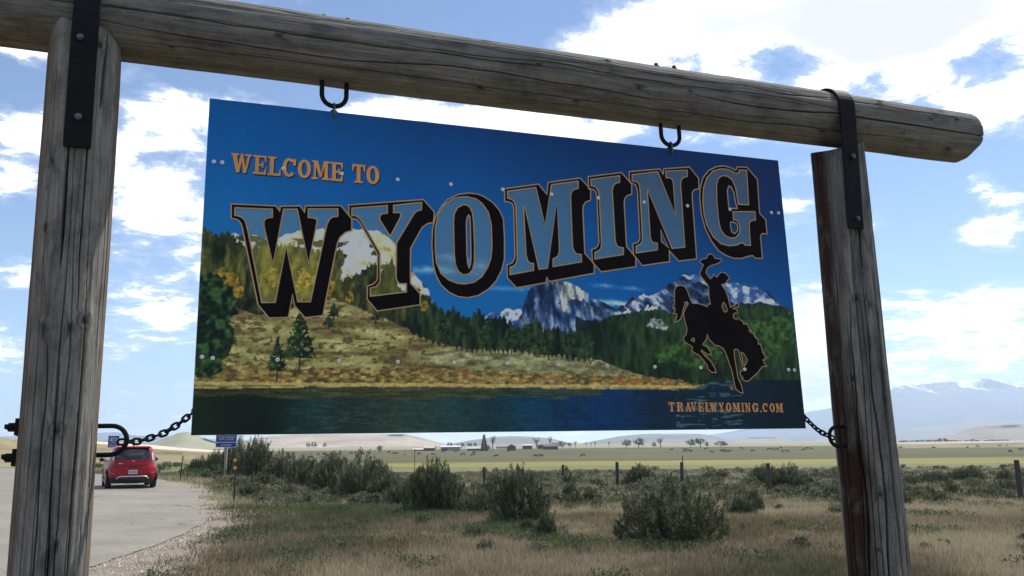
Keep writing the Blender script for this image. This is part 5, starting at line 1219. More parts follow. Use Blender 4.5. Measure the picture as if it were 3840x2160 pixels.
def sage_mesh(seed, w, h, sprays, per, ll, lw, open_=0.62, pale=0.0):
    """crown of a sagebrush: upright leafy sprays on a dome; returns crown mesh, stems mesh (unit metres)"""
    r = np.random.default_rng(seed)
    Vs, T = [], []
    stems = MB()
    # the bush is a few lobes, not one dome
    lobes = [(0.0, 0.0, 1.0)]
    for k in range(7):
        q, a = k * 0.9 + r.uniform(0, 0.6), r.uniform(0.14, 0.30)
        lobes.append((math.cos(q) * a * w, math.sin(q) * a * w, r.uniform(0.92, 1.08) * (1.12 - 1.55 * a)))
    for i in range(sprays):
        lx, ly, lk = lobes[r.integers(len(lobes))]
        th = math.acos(1 - r.uniform(0, 1) ** 0.85 * open_ * 1.45) if True else 0
        ph = r.uniform(0, 2 * math.pi)
        rad = r.uniform(0.62, 1.0) ** 0.6
        tip = np.array([lx + math.sin(th) * math.cos(ph) * w * 0.30 * rad, ly + math.sin(th) * math.sin(ph) * w * 0.30 * rad, h * lk * (0.16 + 0.84 * max(math.cos(th), 0) ** 0.8) * r.uniform(0.80, 1.06) * (0.75 + 0.25 * rad)])
        base = np.array([lx * 0.35 + r.normal() * 0.04 * w, ly * 0.35 + r.normal() * 0.04 * w, 0.0])
        out = tip - base
        L_ = np.linalg.norm(out)
        up_ = np.array([0, 0, 1.0])
        sp = r.uniform(0.10, 0.20) * h + 0.03
        dirn = out / L_ * 0.85 + up_ * r.uniform(0.35, 0.8) + r.normal(size=3) * 0.22
        dirn /= np.linalg.norm(dirn)
        start = tip - dirn * sp
        if i % 2 == 0:
            stems.tube([base, base * 0.4 + start * 0.6 + np.array([0, 0, -0.05 * h]), start, tip], [0.010 * h, 0.007 * h, 0.0045 * h, 0.002], 4, cap=False)
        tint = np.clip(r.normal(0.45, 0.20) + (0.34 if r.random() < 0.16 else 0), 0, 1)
        u = r.uniform(0, 1, per) ** 0.8
        p = start + dirn * (u * sp)[:, None] + r.normal(size=(per, 3)) * 0.032 * (1.15 - u)[:, None] * (h / 0.9)
        d = dirn * 0.8 + r.normal(size=(per, 3)) * 0.65
        V, F = leaf_tris(p, d, r.uniform(0.6, 1.3, per) * ll, r.uniform(0.7, 1.3, per) * lw, r=r)
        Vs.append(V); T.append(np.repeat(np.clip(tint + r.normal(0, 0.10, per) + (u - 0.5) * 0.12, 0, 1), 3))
    V = np.vstack(Vs); T = np.concatenate(T)
    c = (V[:, :2].max(0) + V[:, :2].min(0)) / 2; ext = (V[:, :2].max(0) - V[:, :2].min(0)).mean()
    V[:, :2] = (V[:, :2] - c) * (w / ext); kz = h / np.percentile(V[:, 2], 99.5); V[:, 2] = np.maximum(V[:, 2] * kz, 0.01)
    stems.v = [((x - c[0]) * w / ext, (y - c[1]) * w / ext, z * kz) for x, y, z in stems.v]
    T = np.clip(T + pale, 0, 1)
    F = np.arange(len(V)).reshape(-1, 3)
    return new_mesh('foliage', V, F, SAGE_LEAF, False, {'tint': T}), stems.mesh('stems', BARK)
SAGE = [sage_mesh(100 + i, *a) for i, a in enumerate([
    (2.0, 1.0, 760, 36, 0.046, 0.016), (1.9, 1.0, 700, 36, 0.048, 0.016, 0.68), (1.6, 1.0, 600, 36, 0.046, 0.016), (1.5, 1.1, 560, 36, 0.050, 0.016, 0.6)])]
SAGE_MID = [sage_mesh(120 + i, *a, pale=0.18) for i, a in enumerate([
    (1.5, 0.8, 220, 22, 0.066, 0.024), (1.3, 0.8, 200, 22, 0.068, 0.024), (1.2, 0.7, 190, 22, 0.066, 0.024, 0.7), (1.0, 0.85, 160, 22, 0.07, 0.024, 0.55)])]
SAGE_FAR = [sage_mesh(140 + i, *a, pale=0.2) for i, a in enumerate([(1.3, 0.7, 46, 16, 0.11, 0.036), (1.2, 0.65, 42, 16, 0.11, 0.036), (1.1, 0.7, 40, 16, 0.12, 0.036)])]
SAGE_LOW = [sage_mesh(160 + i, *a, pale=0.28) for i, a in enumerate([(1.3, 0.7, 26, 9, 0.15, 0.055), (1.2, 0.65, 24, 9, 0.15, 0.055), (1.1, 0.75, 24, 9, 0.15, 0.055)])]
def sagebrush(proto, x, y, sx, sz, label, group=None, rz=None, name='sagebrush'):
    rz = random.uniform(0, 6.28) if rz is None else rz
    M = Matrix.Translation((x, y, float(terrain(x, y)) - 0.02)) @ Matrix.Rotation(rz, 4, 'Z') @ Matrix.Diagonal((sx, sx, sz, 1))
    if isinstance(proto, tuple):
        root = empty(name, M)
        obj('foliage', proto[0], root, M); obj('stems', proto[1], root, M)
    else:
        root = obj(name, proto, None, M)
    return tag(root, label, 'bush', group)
KX = 3840 / 2576
TAKEN = []
def bush_at(i, px, py, wpx, hpx, label, group=None):
    p = hit(px, py)
    d = p.y
    w, h = wpx * KX * d / FPX, hpx * KX * d / FPX
    pw, ph = [(2.0, 1.0), (1.9, 1.0), (1.6, 1.0), (1.5, 1.1)][i % 4]
    TAKEN.append((p.x, p.y, w * 0.45))
    k = (p.y + w * 0.25) / p.y
    return sagebrush(SAGE[i % 4], p.x * k, p.y * k, w / pw * k, h / ph * k, label, group)
BIG = [
    (0, 1712, 1378, 285, 152, 'largest dome shaped sagebrush standing alone in the dry grass'),
    (2, 1312, 1322, 165, 135, 'big dark sagebrush with small grey bush at its foot'),
    (3, 1372, 1362, 66, 76, 'small grey green sage in front of the big dark one'),
    (2, 1326, 1347, 42, 40, 'smallest pale sage tuft at the foot of the big bush'),
    (1, 1092, 1296, 160, 128, 'dark round sagebrush in the middle of the hedge line'),
    (2, 1205, 1300, 120, 66, 'low grey sage filling between two dark bushes'),
    (3, 1160, 1292, 90, 60, 'low pale sage right against the dark round one'),
    (1, 1018, 1276, 110, 62, 'low pale green sage below the silver twigged bush'),
    (0, 905, 1256, 165, 108, 'wide silver twigged sagebrush in the roadside hedge'),
    (3, 968, 1262, 120, 84, 'tan tipped sagebrush leaning on the silver twigged one'),
    (1, 838, 1240, 130, 92, 'grey leafless looking sagebrush in the roadside hedge'),
    (2, 770, 1226, 110, 74, 'pale green sage in the shade of the grey bush'),
    (3, 705, 1212, 100, 72, 'dark brown sage in the hedge near the litter sign'),
    (1, 640, 1204, 100, 96, 'tall dark shrub right of the litter sign post'),
    (3, 590, 1198, 80, 100, 'tall dark shrub just behind the litter sign post'),
    (2, 548, 1196, 70, 60, 'dark shrub just left of the litter sign post'),
    (0, 505, 1190, 66, 40, 'low dark shrub at the left end of the hedge'),
    (2, 1250, 1262, 100, 55, 'mid grey sage behind the gap in the hedge'),
    (1, 1610, 1228, 90, 56, 'brown twiggy sagebrush between two fence posts'),
    (0, 1995, 1236, 130, 62, 'sprawling twiggy sagebrush behind the right log post'),
    (2, 1932, 1222, 90, 50, 'dark round sage directly behind a fence post'),
    (3, 2262, 1276, 70, 46, 'dark green low sage right of the right log post'),
    (2, 2350, 1222, 90, 34, 'bright green low bush on the right sage flat'),
    (1, 2440, 1215, 100, 36, 'dark wide sagebrush on the right sage flat'),
    (0, 2530, 1240, 70, 34, 'rounded dark sage near the right edge of the picture'),
    (3, 1435, 1260, 50, 46, 'thin upright sage clump beside the big dark bush'),
    (3, 1485, 1262, 56, 34, 'low olive sage clump in the open behind the hedge'),
    (2, 1862, 1300, 90, 50, 'pale low sage just right of the largest bush'),
    (3, 1898, 1290, 60, 66, 'upright dark sage right of the largest bush'),
]
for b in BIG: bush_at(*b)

# scattered sage: the nearest ones as single plants, the rest as one mass
def free(x, y, rad):
    if x < float(gravel_edge(min(max(y, 0), 200))) + 1.2: return False
    for (a, b, c) in TAKEN:
        if (a - x) ** 2 + (b - y) ** 2 < (c + rad) ** 2: return False
    return True
def in_view(x, y): return abs(x) < y * 0.66 + 1.0
rs = np.random.default_rng(12)
def sage_label(x, y, s):
    size = 'small' if s < 0.6 else ('medium' if s < 0.85 else 'large')
    u = x / y
    spot = [(-.40, 'left of the litter sign'), (-.20, 'behind the left part of the hedge'), (-.06, 'behind the middle of the hedge'), (0.03, 'by the first fence post from the left'), (.09, 'by the third fence post from the left'), (.16, 'by the fourth fence post from the left'), (.24, 'by the fifth fence post from the left'), (.33, 'by the fence post left of the right log'), (.44, 'just behind the right log post'), (.52, 'right of the right log post'), (9, 'near the right edge of the picture')]
    where = [w for v, w in spot if u < v][0]
    row = 'nearer' if y < 31 else ('middle' if y < 38 else 'farther')
    return '%s sage of the %s row %s' % (size, row, where)
cnt = 0
mid_spots = []
tries = 0
while cnt < 150 and tries < 6000:
    tries += 1
    y = rs.uniform(23.5, 44); x = rs.uniform(-0.62, 0.64) * y
    if fbm(np.array([x * .22]), np.array([y * .22]), 77, 3)[0] < 0.40 - 0.006 * (y - 24): continue
    if not in_view(x, y) or not free(x, y, 0.35): continue
    s = rs.uniform(0.45, 1.05) * (0.75 if y < 28 else 1) * (0.8 if y > 36 else 1)
    lab, grp = sage_label(x, y, s), 'mid distance sagebrush'
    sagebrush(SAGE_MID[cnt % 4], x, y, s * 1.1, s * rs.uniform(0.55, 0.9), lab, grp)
    TAKEN.append((x, y, 0.5 * s)); cnt += 1
cnt = 0; tries = 0
while cnt < 46 and tries < 4000:
    tries += 1
    y = rs.uniform(12.5, 27); x = rs.uniform(-0.24, 0.60) * y
    if not free(x, y, 0.3): continue
    s = rs.uniform(0.16, 0.42) * (0.7 + y / 50)
    u = x / y
    near = 'nearest' if y < 17 else ('nearer' if y < 22 else 'farther')
    where = 'below the left half of the sign' if u < -.02 else ('left of the largest bush' if u < .16 else ('right of the largest bush' if u < .36 else ('just left of the right log post' if u < .42 else 'right of the right log post')))
    sagebrush(SAGE_MID[cnt % 4], x, y, s, s * rs.uniform(0.6, 1.0), 'ankle high sage tuft in the %s dry grass %s' % (near, where), 'small sage tufts in the dry grass')
    TAKEN.append((x, y, 0.3 * s)); cnt += 1
cnt = 0; tries = 0
while cnt < 120 and tries < 6000:
    tries += 1
    y = 44 + 17 * rs.random() ** 1.2; x = rs.uniform(-0.30, 0.64) * y
    if not free(x, y, 0.2): continue
    s = rs.uniform(0.35, 0.75)
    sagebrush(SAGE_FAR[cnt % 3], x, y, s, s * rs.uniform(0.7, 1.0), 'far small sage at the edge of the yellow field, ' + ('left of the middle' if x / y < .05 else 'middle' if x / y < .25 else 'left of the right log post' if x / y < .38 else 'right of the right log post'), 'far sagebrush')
    TAKEN.append((x, y, 0.3 * s)); cnt += 1
def mass(name, n, spots, label, cat, mat, protos):
    Vs, Ts = [], []
    for k in range(n):
        x, y, s, sz = spots()
        me = protos[k % len(protos)][0]
        v = np.empty(len(me.vertices) * 3, dtype=np.float32); me.vertices.foreach_get('co', v); v = v.reshape(-1, 3)
        t = np.empty(len(me.vertices), dtype=np.float32); me.attributes['tint'].data.foreach_get('value', t)
        q = rs.uniform(0, 6.28); c, s_ = math.cos(q), math.sin(q)
        w = np.stack([x + s * (v[:, 0] * c - v[:, 1] * s_), y + s * (v[:, 0] * s_ + v[:, 1] * c), float(terrain(x, y)) - 0.02 + sz * v[:, 2]], -1)
        Vs.append(w); Ts.append(np.clip(t + rs.normal(0, 0.12), 0, 1))
    V = np.vstack(Vs)
    return tag(obj(name, new_mesh(name, V, np.arange(len(V)).reshape(-1, 3), mat, False, {'tint': np.concatenate(Ts)})), label, cat, kind='stuff')
def rest_spot():
    while True:
        y = 25 + 40 * rs.random() ** 0.85; x = rs.uniform(-0.36, 0.66) * y
        if y > 55 and rs.random() < 0.5: continue
        if x > float(gravel_edge(min(y, 200))) + 1.5 and (y > 29 + 0.25 * x or fbm(np.array([x * .22]), np.array([y * .22]), 77, 3)[0] > 0.52):
            s = rs.uniform(0.28, 0.75); return x, y, s, s * rs.uniform(0.5, 0.85) * float(np.interp(y, [30, 60], [1, .6]))
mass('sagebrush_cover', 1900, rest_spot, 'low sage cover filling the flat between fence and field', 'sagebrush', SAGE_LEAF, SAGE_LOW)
def left_spot():
    while True:
        y = rs.uniform(40, 120); x = rs.uniform(-0.56, -0.20) * y
        if x > float(gravel_edge(min(y, 200))) + 3:
            s = rs.uniform(0.5, 1.3); return x, y, s, s * rs.uniform(0.6, 1.0)
mass('verge_scrub', 170, left_spot, 'pale green scrub on the flat beyond the car', 'scrub', GREEN_LEAF, SAGE_LOW)

# grass: blades over the near ground
def grass(name, n, ylo, yhi, hlo, hhi, wid, label, seed, keep):
    r = np.random.default_rng(seed)
    y = ylo + (yhi - ylo) * r.random(n * 3) ** 1.15
    x = r.uniform(-0.68, 0.68, n * 3) * (y + 1.5)
    ok = keep(x, y, r)
    x, y = x[ok][:n], y[ok][:n]
    n = len(x)
    clump = fbm(x * 1.7, y * 1.7, seed, 3)
    patch = fbm(x * 0.28, y * 0.28, seed + 7, 3)
    x = x + r.normal(0, 0.04, n); y = y + r.normal(0, 0.04, n)
    z = terrain(x, y) - 0.01
    D = np.stack([r.normal(0, 0.42, n), r.normal(0, 0.42, n), np.ones(n)], -1)
    hgt = r.uniform(hlo, hhi, n) * (0.45 + 1.1 * clump)
    V, F = leaf_tris(np.stack([x, y, z], -1), D, hgt, r.uniform(0.6, 1.5, n) * wid * (0.5 + y / 22), r=r)
    left = smooth(-x - 0.05 * y, -1.0, 4.0)
    tint = np.clip(0.61 + (patch - 0.5) * 1.7 + r.normal(0, 0.15, n) + 0.18 * smooth(x, 1, 8) - 0.05 * left, 0, 1)
    tip = np.clip(tint + r.normal(0.05, 0.12, n) + 0.45 * (r.random(n) < 0.22), 0, 1)
    T = np.stack([tint * 0.85, tint * 0.85, tip], -1).ravel()
    return tag(obj(name, new_mesh(name, V, F, GRASS_LEAF, False, {'tint': T})), label, 'grass', kind='stuff')
def on_verge(x, y, r):
    d = x - gravel_edge(np.clip(y, 0, 200))
    return r.random(len(x)) < smooth(d + (fbm(x * 1.1, y * 1.1, 5, 3) - 0.5) * 1.6, -0.5, 0.9) * np.where(fbm(x * .8, y * .8, 91, 3) < 0.36, 0.35, 1.0)
grass('dry_grass', 300000, 9.0, 25.0, 0.05, 0.20, 0.010, 'reddish dry cheatgrass over the near ground', 41, on_verge)
grass('dry_grass', 130000, 24.0, 60.0, 0.08, 0.26, 0.011, 'olive dry grass between the bushes and by the road', 42, on_verge)
def shoulder(x, y, r):
    d = x - gravel_edge(np.clip(y, 0, 200)); e = x - road_edge(np.clip(y, 0, 200))
    return (e > 0.1) & (d < 0.6) & (fbm(x * 1.3, y * 1.3, 15, 3) > 0.60)
grass('shoulder_weeds', 4000, 9.0, 24.0, 0.03, 0.09, 0.012, 'thin weeds sprouting in the gravel shoulder', 43, shoulder)
# low blue green weeds in front of the hedge line
def weed_band(x, y, r):
    b = np.interp(y, [13, 16, 19, 22, 25, 30], [2.2, 0.6, -1.2, -3.4, -5.6, -8.5])
    return (np.abs(x - b) < 0.75 + 0.9 * fbm(x * .5, y * .5, 19, 3)) & (fbm(x * 0.8, y * 0.8, 20, 3) > 0.46)
def weeds(name, n, label, keep, seed, ylo, yhi):
    r = np.random.default_rng(seed)
    y = r.uniform(ylo, yhi, n * 12); x = r.uniform(-0.62, 0.62, n * 12) * y
    ok = keep(x, y, r); x, y = x[ok][:n], y[ok][:n]; n = len(x)
    k = 6
    x = np.repeat(x, k) + r.normal(0, 0.05, n * k); y = np.repeat(y, k) + r.normal(0, 0.05, n * k)
    z = terrain(x, y) + r.uniform(0.0, 0.16, n * k)
    D = np.stack([r.normal(0, 0.7, n * k), r.normal(0, 0.7, n * k), np.full(n * k, 0.8)], -1)
    V, F = leaf_tris(np.stack([x, y, z], -1), D, r.uniform(0.03, 0.07, n * k), r.uniform(0.016, 0.03, n * k), r=r)
    T = np.repeat(np.clip(r.normal(0.55, 0.18, n), 0, 1), k * 3)[: len(V)]
    return tag(obj(name, new_mesh(name, V, F, GREEN_LEAF, False, {'tint': T})), label, 'weeds', kind='stuff')
weeds('weed_cover', 5200, 'low blue green weeds along the foot of the hedge', weed_band, 51, 13, 30)
weeds('weed_cover', 2600, 'scattered green weeds among the dry grass', lambda x, y, r: on_verge(x, y, r) & (fbm(x * .9, y * .9, 33, 3) > 0.655), 52, 10, 26)
# loose stones of the shoulder
def stones(n):
    r = np.random.default_rng(61)
    y = r.uniform(9.5, 27, n * 4); x = r.uniform(-12, -2.5, n * 4)
    e = x - road_edge(y); d = x - gravel_edge(y)
    edge = np.exp(-((e - 0.05) / 0.16) ** 2)
    ok = (e > -0.25) & (d < 0.7) & (r.random(n * 4) < 0.25 + 2 * edge)
    x, y = x[ok][:n], y[ok][:n]; n = len(x)
    s = r.uniform(0.006, 0.020, n) * (1 + 0.8 * (r.random(n) < 0.08))
    z = terrain(x, y) + 0.012
    t = np.array([[1, 0, -.5], [-.5, .87, -.5], [-.5, -.87, -.5], [0, 0, .7]])
    q = r.uniform(0, 6.28, n)
    Rm = np.stack([np.stack([np.cos(q), -np.sin(q)], -1), np.stack([np.sin(q), np.cos(q)], -1)], 1)
    P = np.repeat(t[None], n, 0) * r.uniform(0.6, 1.4, (n, 1, 3))
    P[..., :2] = np.einsum('nij,nkj->nki', Rm, P[..., :2])
    V = (P * s[:, None, None] + np.stack([x, y, z], -1)[:, None, :]).reshape(-1, 3)
    F = (np.array([[0, 1, 3], [1, 2, 3], [2, 0, 3]])[None] + 4 * np.arange(n)[:, None, None]).reshape(-1, 3)
    m, nt, b = nodes_of('loose_stone')
    nt.links.new(ramp(nt, attr(nt, 'tint'), [(0.0, (0.05, 0.045, 0.04)), (0.4, (0.17, 0.14, 0.115)), (0.8, (0.30, 0.26, 0.22)), (1.0, (0.48, 0.45, 0.41))]), b.inputs['Base Color'])
    b.inputs['Roughness'].default_value = 0.9
    T = np.repeat(np.clip(r.normal(0.5, 0.28, n), 0, 1), 4)
    return tag(obj('loose_gravel', new_mesh('loose_gravel', V, F, m, False, {'tint': T})), 'loose gravel stones along the asphalt edge', 'gravel', kind='stuff')
stones(30000)

# ------------------------------------------------------------------ wire fence
fence_posts = [(1219, 1216, 1181), (1305, 1214, 1179), (1416, 1206, 1172), (1553, 1226, 1162), (1716, 1222, 1162), (1935, 1244, 1165), (2570, 1262, 1157)]
old_post = plain('fence_post_wood', (0.055, 0.048, 0.040), 0.95, vary=0.35, scale=14)
wire_m = plain('fence_wire', (0.10, 0.095, 0.09), 0.5, 0.7)
FP = []
for (px, pb, ptop) in fence_posts:
    p = hit(px, pb); FP.append((p, sight(px, ptop, p.y).z))
fence = empty('wire_fence', Matrix.Translation(FP[3][0]))
tag(fence, 'old wire fence with dark wooden posts crossing the sage flat', 'fence')
for k, (p, zt) in enumerate(FP):
    h = max(zt - p.z, 0.8)
    mb = MB()
    r0 = 0.075
    lean = Vector((random.uniform(-.03, .03), random.uniform(-.03, .03), 0))
    mb.tube([p + Vector((0, 0, -0.3)), p + Vector((0, 0, h * 0.5)) + lean * .5, p + Vector((0, 0, h - 0.02)) + lean, p + Vector((0, 0, h)) + lean], [r0 * 1.05, r0, r0 * 0.95, r0 * 0.8], 12)
    obj('fence_post', mb.mesh('fence_post', old_post), fence)
order = sorted(range(len(FP)), key=lambda i: FP[i][0].x)
for hh in (0.35, 0.62, 0.9):
    for a, b in zip(order[:-1], order[1:]):
        A, B = FP[a][0] + Vector((0, -0.06, hh)), FP[b][0] + Vector((0, -0.06, hh))
        mid_ = (A + B) / 2 + Vector((0, 0, -0.04))
        obj('wire', MB().tube([A, (A + mid_) / 2 + Vector((0, 0, -.01)), mid_, (B + mid_) / 2 + Vector((0, 0, -.01)), B], 0.0022, 4, cap=False).mesh('wire', wire_m), fence)
t_steel = plain('t_post_steel', (0.045, 0.05, 0.045), 0.6, 0.5)
for (px, pb, ptop, lab) in ((1043, 1188, 1129, 'tall thin steel post above the sage hedge in the middle'), (700.7, 1176, 1129, 'thin steel post behind the hedge right of the litter sign'), (1720, 1216, 1146, 'bare thin stake rising beside a fence post')):
    p = hit(px, pb); z = sight(px, ptop, p.y).z
    mb = MB().box((p.x, p.y, (p.z + z) / 2 - 0.1), (0.045, 0.012, z - p.z + 0.2)).box((p.x, p.y + 0.02, (p.z + z) / 2 - 0.1), (0.010, 0.04, z - p.z + 0.2))
    o = obj('steel_post', mb.mesh('steel_post', t_steel)); tag(o, lab, 'post', 'thin steel posts')

# ------------------------------------------------------------------ road signs and markers
def text_mesh(txt, size, mat, extrude=0.001):
    cu = bpy.data.curves.new('t', 'FONT'); cu.body = txt; cu.size = size; cu.align_x = 'CENTER'; cu.extrude = extrude
    o = bpy.data.objects.new('t', cu); COL.objects.link(o)
    dg = bpy.context.evaluated_depsgraph_get()
    me = bpy.data.meshes.new_from_object(o.evaluated_get(dg))
    bpy.data.objects.remove(o); bpy.data.curves.remove(cu)
    me.materials.clear(); me.materials.append(mat)
    return me
sign_blue = plain('sign_blue', (0.012, 0.035, 0.22), 0.45, vary=0.08)
sign_white = plain('sign_white', (0.75, 0.76, 0.78), 0.45, vary=0.05)
sign_yellow = plain('sign_yellow', (0.60, 0.33, 0.02), 0.5, vary=0.1)
post_grey = plain('grey_timber_post', (0.30, 0.27, 0.235), 0.9, vary=0.3, scale=10)
post_brown = plain('brown_steel_post', (0.07, 0.045, 0.035), 0.7)
black_p = plain('marker_black', (0.012, 0.012, 0.014), 0.5)
amber = plain('amber_reflector', (0.80, 0.30, 0.02), 0.3, vary=0.05)
def facing(p, extra=0.0): return math.atan2(p.x, p.y) * -1.0 + extra
def face_frame(p, rz):   # local x right, y up, z towards us
    return Matrix.Translation(p) @ Matrix.Rotation(rz, 4, 'Z') @ Matrix.Rotation(R(90), 4, 'X')
def rounded(w, h, r, z0, z1, n=5):
    P = []
    for cx, cy, a in ((w / 2 - r, h / 2 - r, 0), (-w / 2 + r, h / 2 - r, 90), (-w / 2 + r, -h / 2 + r, 180), (w / 2 - r, -h / 2 + r, 270)):
        for i in range(n + 1):
            q = R(a + 90 * i / n); P.append((cx + r * math.cos(q), cy + r * math.sin(q)))
    m_ = len(P)
    V = [(x, y, z0) for x, y in P] + [(x, y, z1) for x, y in P]
    F = [tuple(range(m_ - 1, -1, -1)), tuple(range(m_, 2 * m_))] + [(i, (i + 1) % m_, m_ + (i + 1) % m_, m_ + i) for i in range(m_)]
    return V, F
def road_sign(name, base, rz, w, h, zc, post_r, post_mat, border, face_mat, rows, label, lines=(), square_post=False):
    root = empty(name, Matrix.Translation(base))
    tag(root, label, 'road sign')
    mb = MB()
    if square_post: mb.box((base.x, base.y + 0.08, base.z + (zc + h / 2 - 0.1) / 2 - 0.15), (post_r * 2, post_r * 1.6, zc + h / 2 - 0.1 + 0.3))
    else: mb.cyl(base + Vector((0, 0.06, -0.3)), base + Vector((0, 0.06, zc + h / 2 - 0.1)), post_r, n=10)
    obj('post', mb.mesh('post', post_mat), root)
    M = face_frame(base + Vector((0, 0, zc)), rz)
    obj('border', new_mesh('border', *rounded(w, h, 0.04, -0.006, 0.0), sign_white), root, M)
    k = 0.022 if border else 0.002
    obj('panel', new_mesh('panel', *rounded(w - 2 * k, h - 2 * k, 0.03, -0.004, 0.004), face_mat), root, M)
    for (txt, size, y) in rows:
        obj('lettering', text_mesh(txt, size, sign_white), root, M @ Matrix.Translation((0, y - size * 0.35, 0.0065)))
    for y in lines:
        obj('divider', MB().box((0, y, 0.006), (w - 0.02, 0.028, 0.004)).mesh('divider', sign_white), root, M)
    return root, M
# litter control sign
b = hit(564.5, 1199.5); b_top = sight(564, 1094, b.y).z - b.z; b_bot = sight(568, 1125.5, b.y).z - b.z
wd = 49.5 * KX * b.y / FPX
road_sign('road_sign', b, facing(b, 0.10), wd, 0.86, b_bot + 0.43, 0.07, post_grey, True, sign_blue,
          [('ADOPT-A-HIGHWAY', 0.115, 0.315), ('LITTER CONTROL', 0.125, 0.175), ('NEXT 2.5 MILES', 0.125, 0.045), ('AVAILABLE', 0.125, -0.285)],
          'blue litter control sign on a grey timber post below the sign', lines=(-0.13,), square_post=True)
# traveller information sign
b = hit(281, 1172); zc = sight(281.5, 1111, b.y).z - b.z; wd = 24.5 * KX * b.y / FPX
root, M = road_sign('road_sign', b, facing(b), wd, wd * 1.16, zc, 0.045, post_brown, False, sign_blue,
          [('Travel Info', wd * 0.15, -wd * 0.13), ('Dial 511', wd * 0.22, -wd * 0.38)], 'blue 511 travel information sign left of the red car')
v, f = union(ring(0.0, wd * 0.22, wd * 0.36, wd * 0.20, wd * 0.32, wd * 0.165), 0.0066)
obj('emblem_ring', new_mesh('emblem_ring', v, f, sign_white), root, M)
obj('lettering', text_mesh('511', wd * 0.36, sign_white), root, M @ Matrix.Translation((0, wd * 0.10, 0.0070)))
# small yellow sign and the small dark framed one far up the road
b = hit(303, 1158); zc = sight(302, 1123.5, b.y).z - b.z
road_sign('road_sign', b, facing(b), 12.5 * KX * b.y / FPX, 13 * KX * b.y / FPX, zc, 0.05, post_brown, False, sign_yellow, [], 'small plain yellow sign behind the U bolt ring')
b = hit(354, 1156); zc = sight(354.5, 1124, b.y).z - b.z; wd = 15 * KX * b.y / FPX
root, M = road_sign('road_sign', b, facing(b), wd, wd * 0.86, zc, 0.05, post_brown, False, black_p, [], 'small black and white sign just above the car roof')
obj('white_field', MB().box((0, wd * 0.12, 0.006), (wd * 0.76, wd * 0.30, 0.003)).mesh('white_field', sign_white), root, M)
obj('pale_field', MB().box((0, -wd * 0.22, 0.006), (wd * 0.70, wd * 0.16, 0.003)).mesh('pale_field', post_grey), root, M)
# marker posts with amber reflectors
for (bx, by, tx, ty, lab) in ((588.4, 1266, 592.6, 1154.5, 'near black marker post with two amber reflectors beside the asphalt'), (452.2, 1211, 460.8, 1147.5, 'farther leaning black marker post right of the red car')):
    p = hit(bx, by); q = sight(tx, ty, p.y + 0.05)
    root = empty('marker_post', Matrix.Translation(p)); tag(root, lab, 'marker post')
    d = (q - p)
    obj('pole', MB().tube([p - d * 0.15, p + d * 0.5, q], 0.028, 10).mesh('pole', black_p), root)
    for t in (0.975, 0.80):
        c = p + d * t + Vector((0, -0.031, 0))
        fm = face_frame(c, facing(p))
        obj('reflector', MB().cyl((0, 0, -0.006), (0, 0, 0.008), 0.055 if by > 1230 else 0.05, n=16).mesh('reflector', amber), root, fm)

# ------------------------------------------------------------------ the red car
def car_paint():
    m, nt, b = nodes_of('red_car_paint')
    n = add_noise(nt, 30, 3, 0.5)
    nt.links.new(ramp(nt, n, [(0.3, (0.27, 0.002, 0.008)), (0.7, (0.31, 0.003, 0.011))]), b.inputs['Base Color'])
    b.inputs['Roughness'].default_value = 0.32; b.inputs['Coat Weight'].default_value = 0.15; b.inputs['Specular IOR Level'].default_value = 0.2; b.inputs['Coat Roughness'].default_value = 0.06
    return m
RED = car_paint()
GLASS = plain('dark_car_glass', (0.010, 0.012, 0.014), 0.06, spec=0.7)
TRIM = plain('black_plastic', (0.014, 0.014, 0.015), 0.55)
GLOSS = plain('gloss_black', (0.008, 0.008, 0.009), 0.15, spec=0.6)
RUBBER = plain('tyre_rubber', (0.016, 0.016, 0.016), 0.85)
ALLOY = plain('alloy', (0.45, 0.46, 0.47), 0.3, 0.8)
LAMP_R = plain('tail_lamp_red', (0.26, 0.02, 0.03), 0.15, spec=0.6)
LAMP_W = plain('tail_lamp_clear', (0.55, 0.50, 0.50), 0.15, spec=0.6)
SILV = plain('silver_trim', (0.55, 0.56, 0.57), 0.35, 0.3)
PLATE = plain('number_plate', (0.50, 0.47, 0.44), 0.5, vary=0.25, scale=30)
# z, y rear, y front, half width, corner power
SL = [(0.24, .14, 3.95, .78, 5), (0.30, .06, 4.05, .86, 5), (0.42, .01, 4.11, .895, 5), (0.56, .00, 4.13, .90, 5), (0.70, .02, 4.12, .903, 5), (0.80, .045, 4.08, .90, 5), (0.90, .08, 3.98, .89, 4.6), (0.98, .105, 3.60, .872, 4.4), (1.05, .12, 3.05, .855, 4.4),
      (1.14, .15, 2.85, .825, 4.6), (1.25, .19, 2.66, .79, 4.8), (1.36, .24, 2.48, .755, 5), (1.46, .295, 2.32, .72, 5), (1.53, .35, 2.20, .69, 5), (1.57, .42, 2.08, .645, 4.5), (1.59, .56, 1.90, .56, 4), (1.60, .9, 1.6, .35, 3)]
SZ_ = np.array([s[0] for s in SL])
def slc(z): return tuple(float(np.interp(z, SZ_, [s[i] for s in SL])) for i in (1, 2, 3, 4))
def car_pt(z, q):
    yr, yf, w, n = slc(z)
    c, s = math.cos(q), math.sin(q)
    x = w * math.copysign(abs(c) ** (2 / n), c); y = (yr + yf) / 2 + (yf - yr) / 2 * math.copysign(abs(s) ** (2 / n), s)
    return Vector((x, y, z))
def rear_y(x, z):
    yr, yf, w, n = slc(z)
    return (yr + yf) / 2 - (yf - yr) / 2 * max(1e-6, 1 - min(abs(x) / w, .9999) ** n) ** (1 / n)
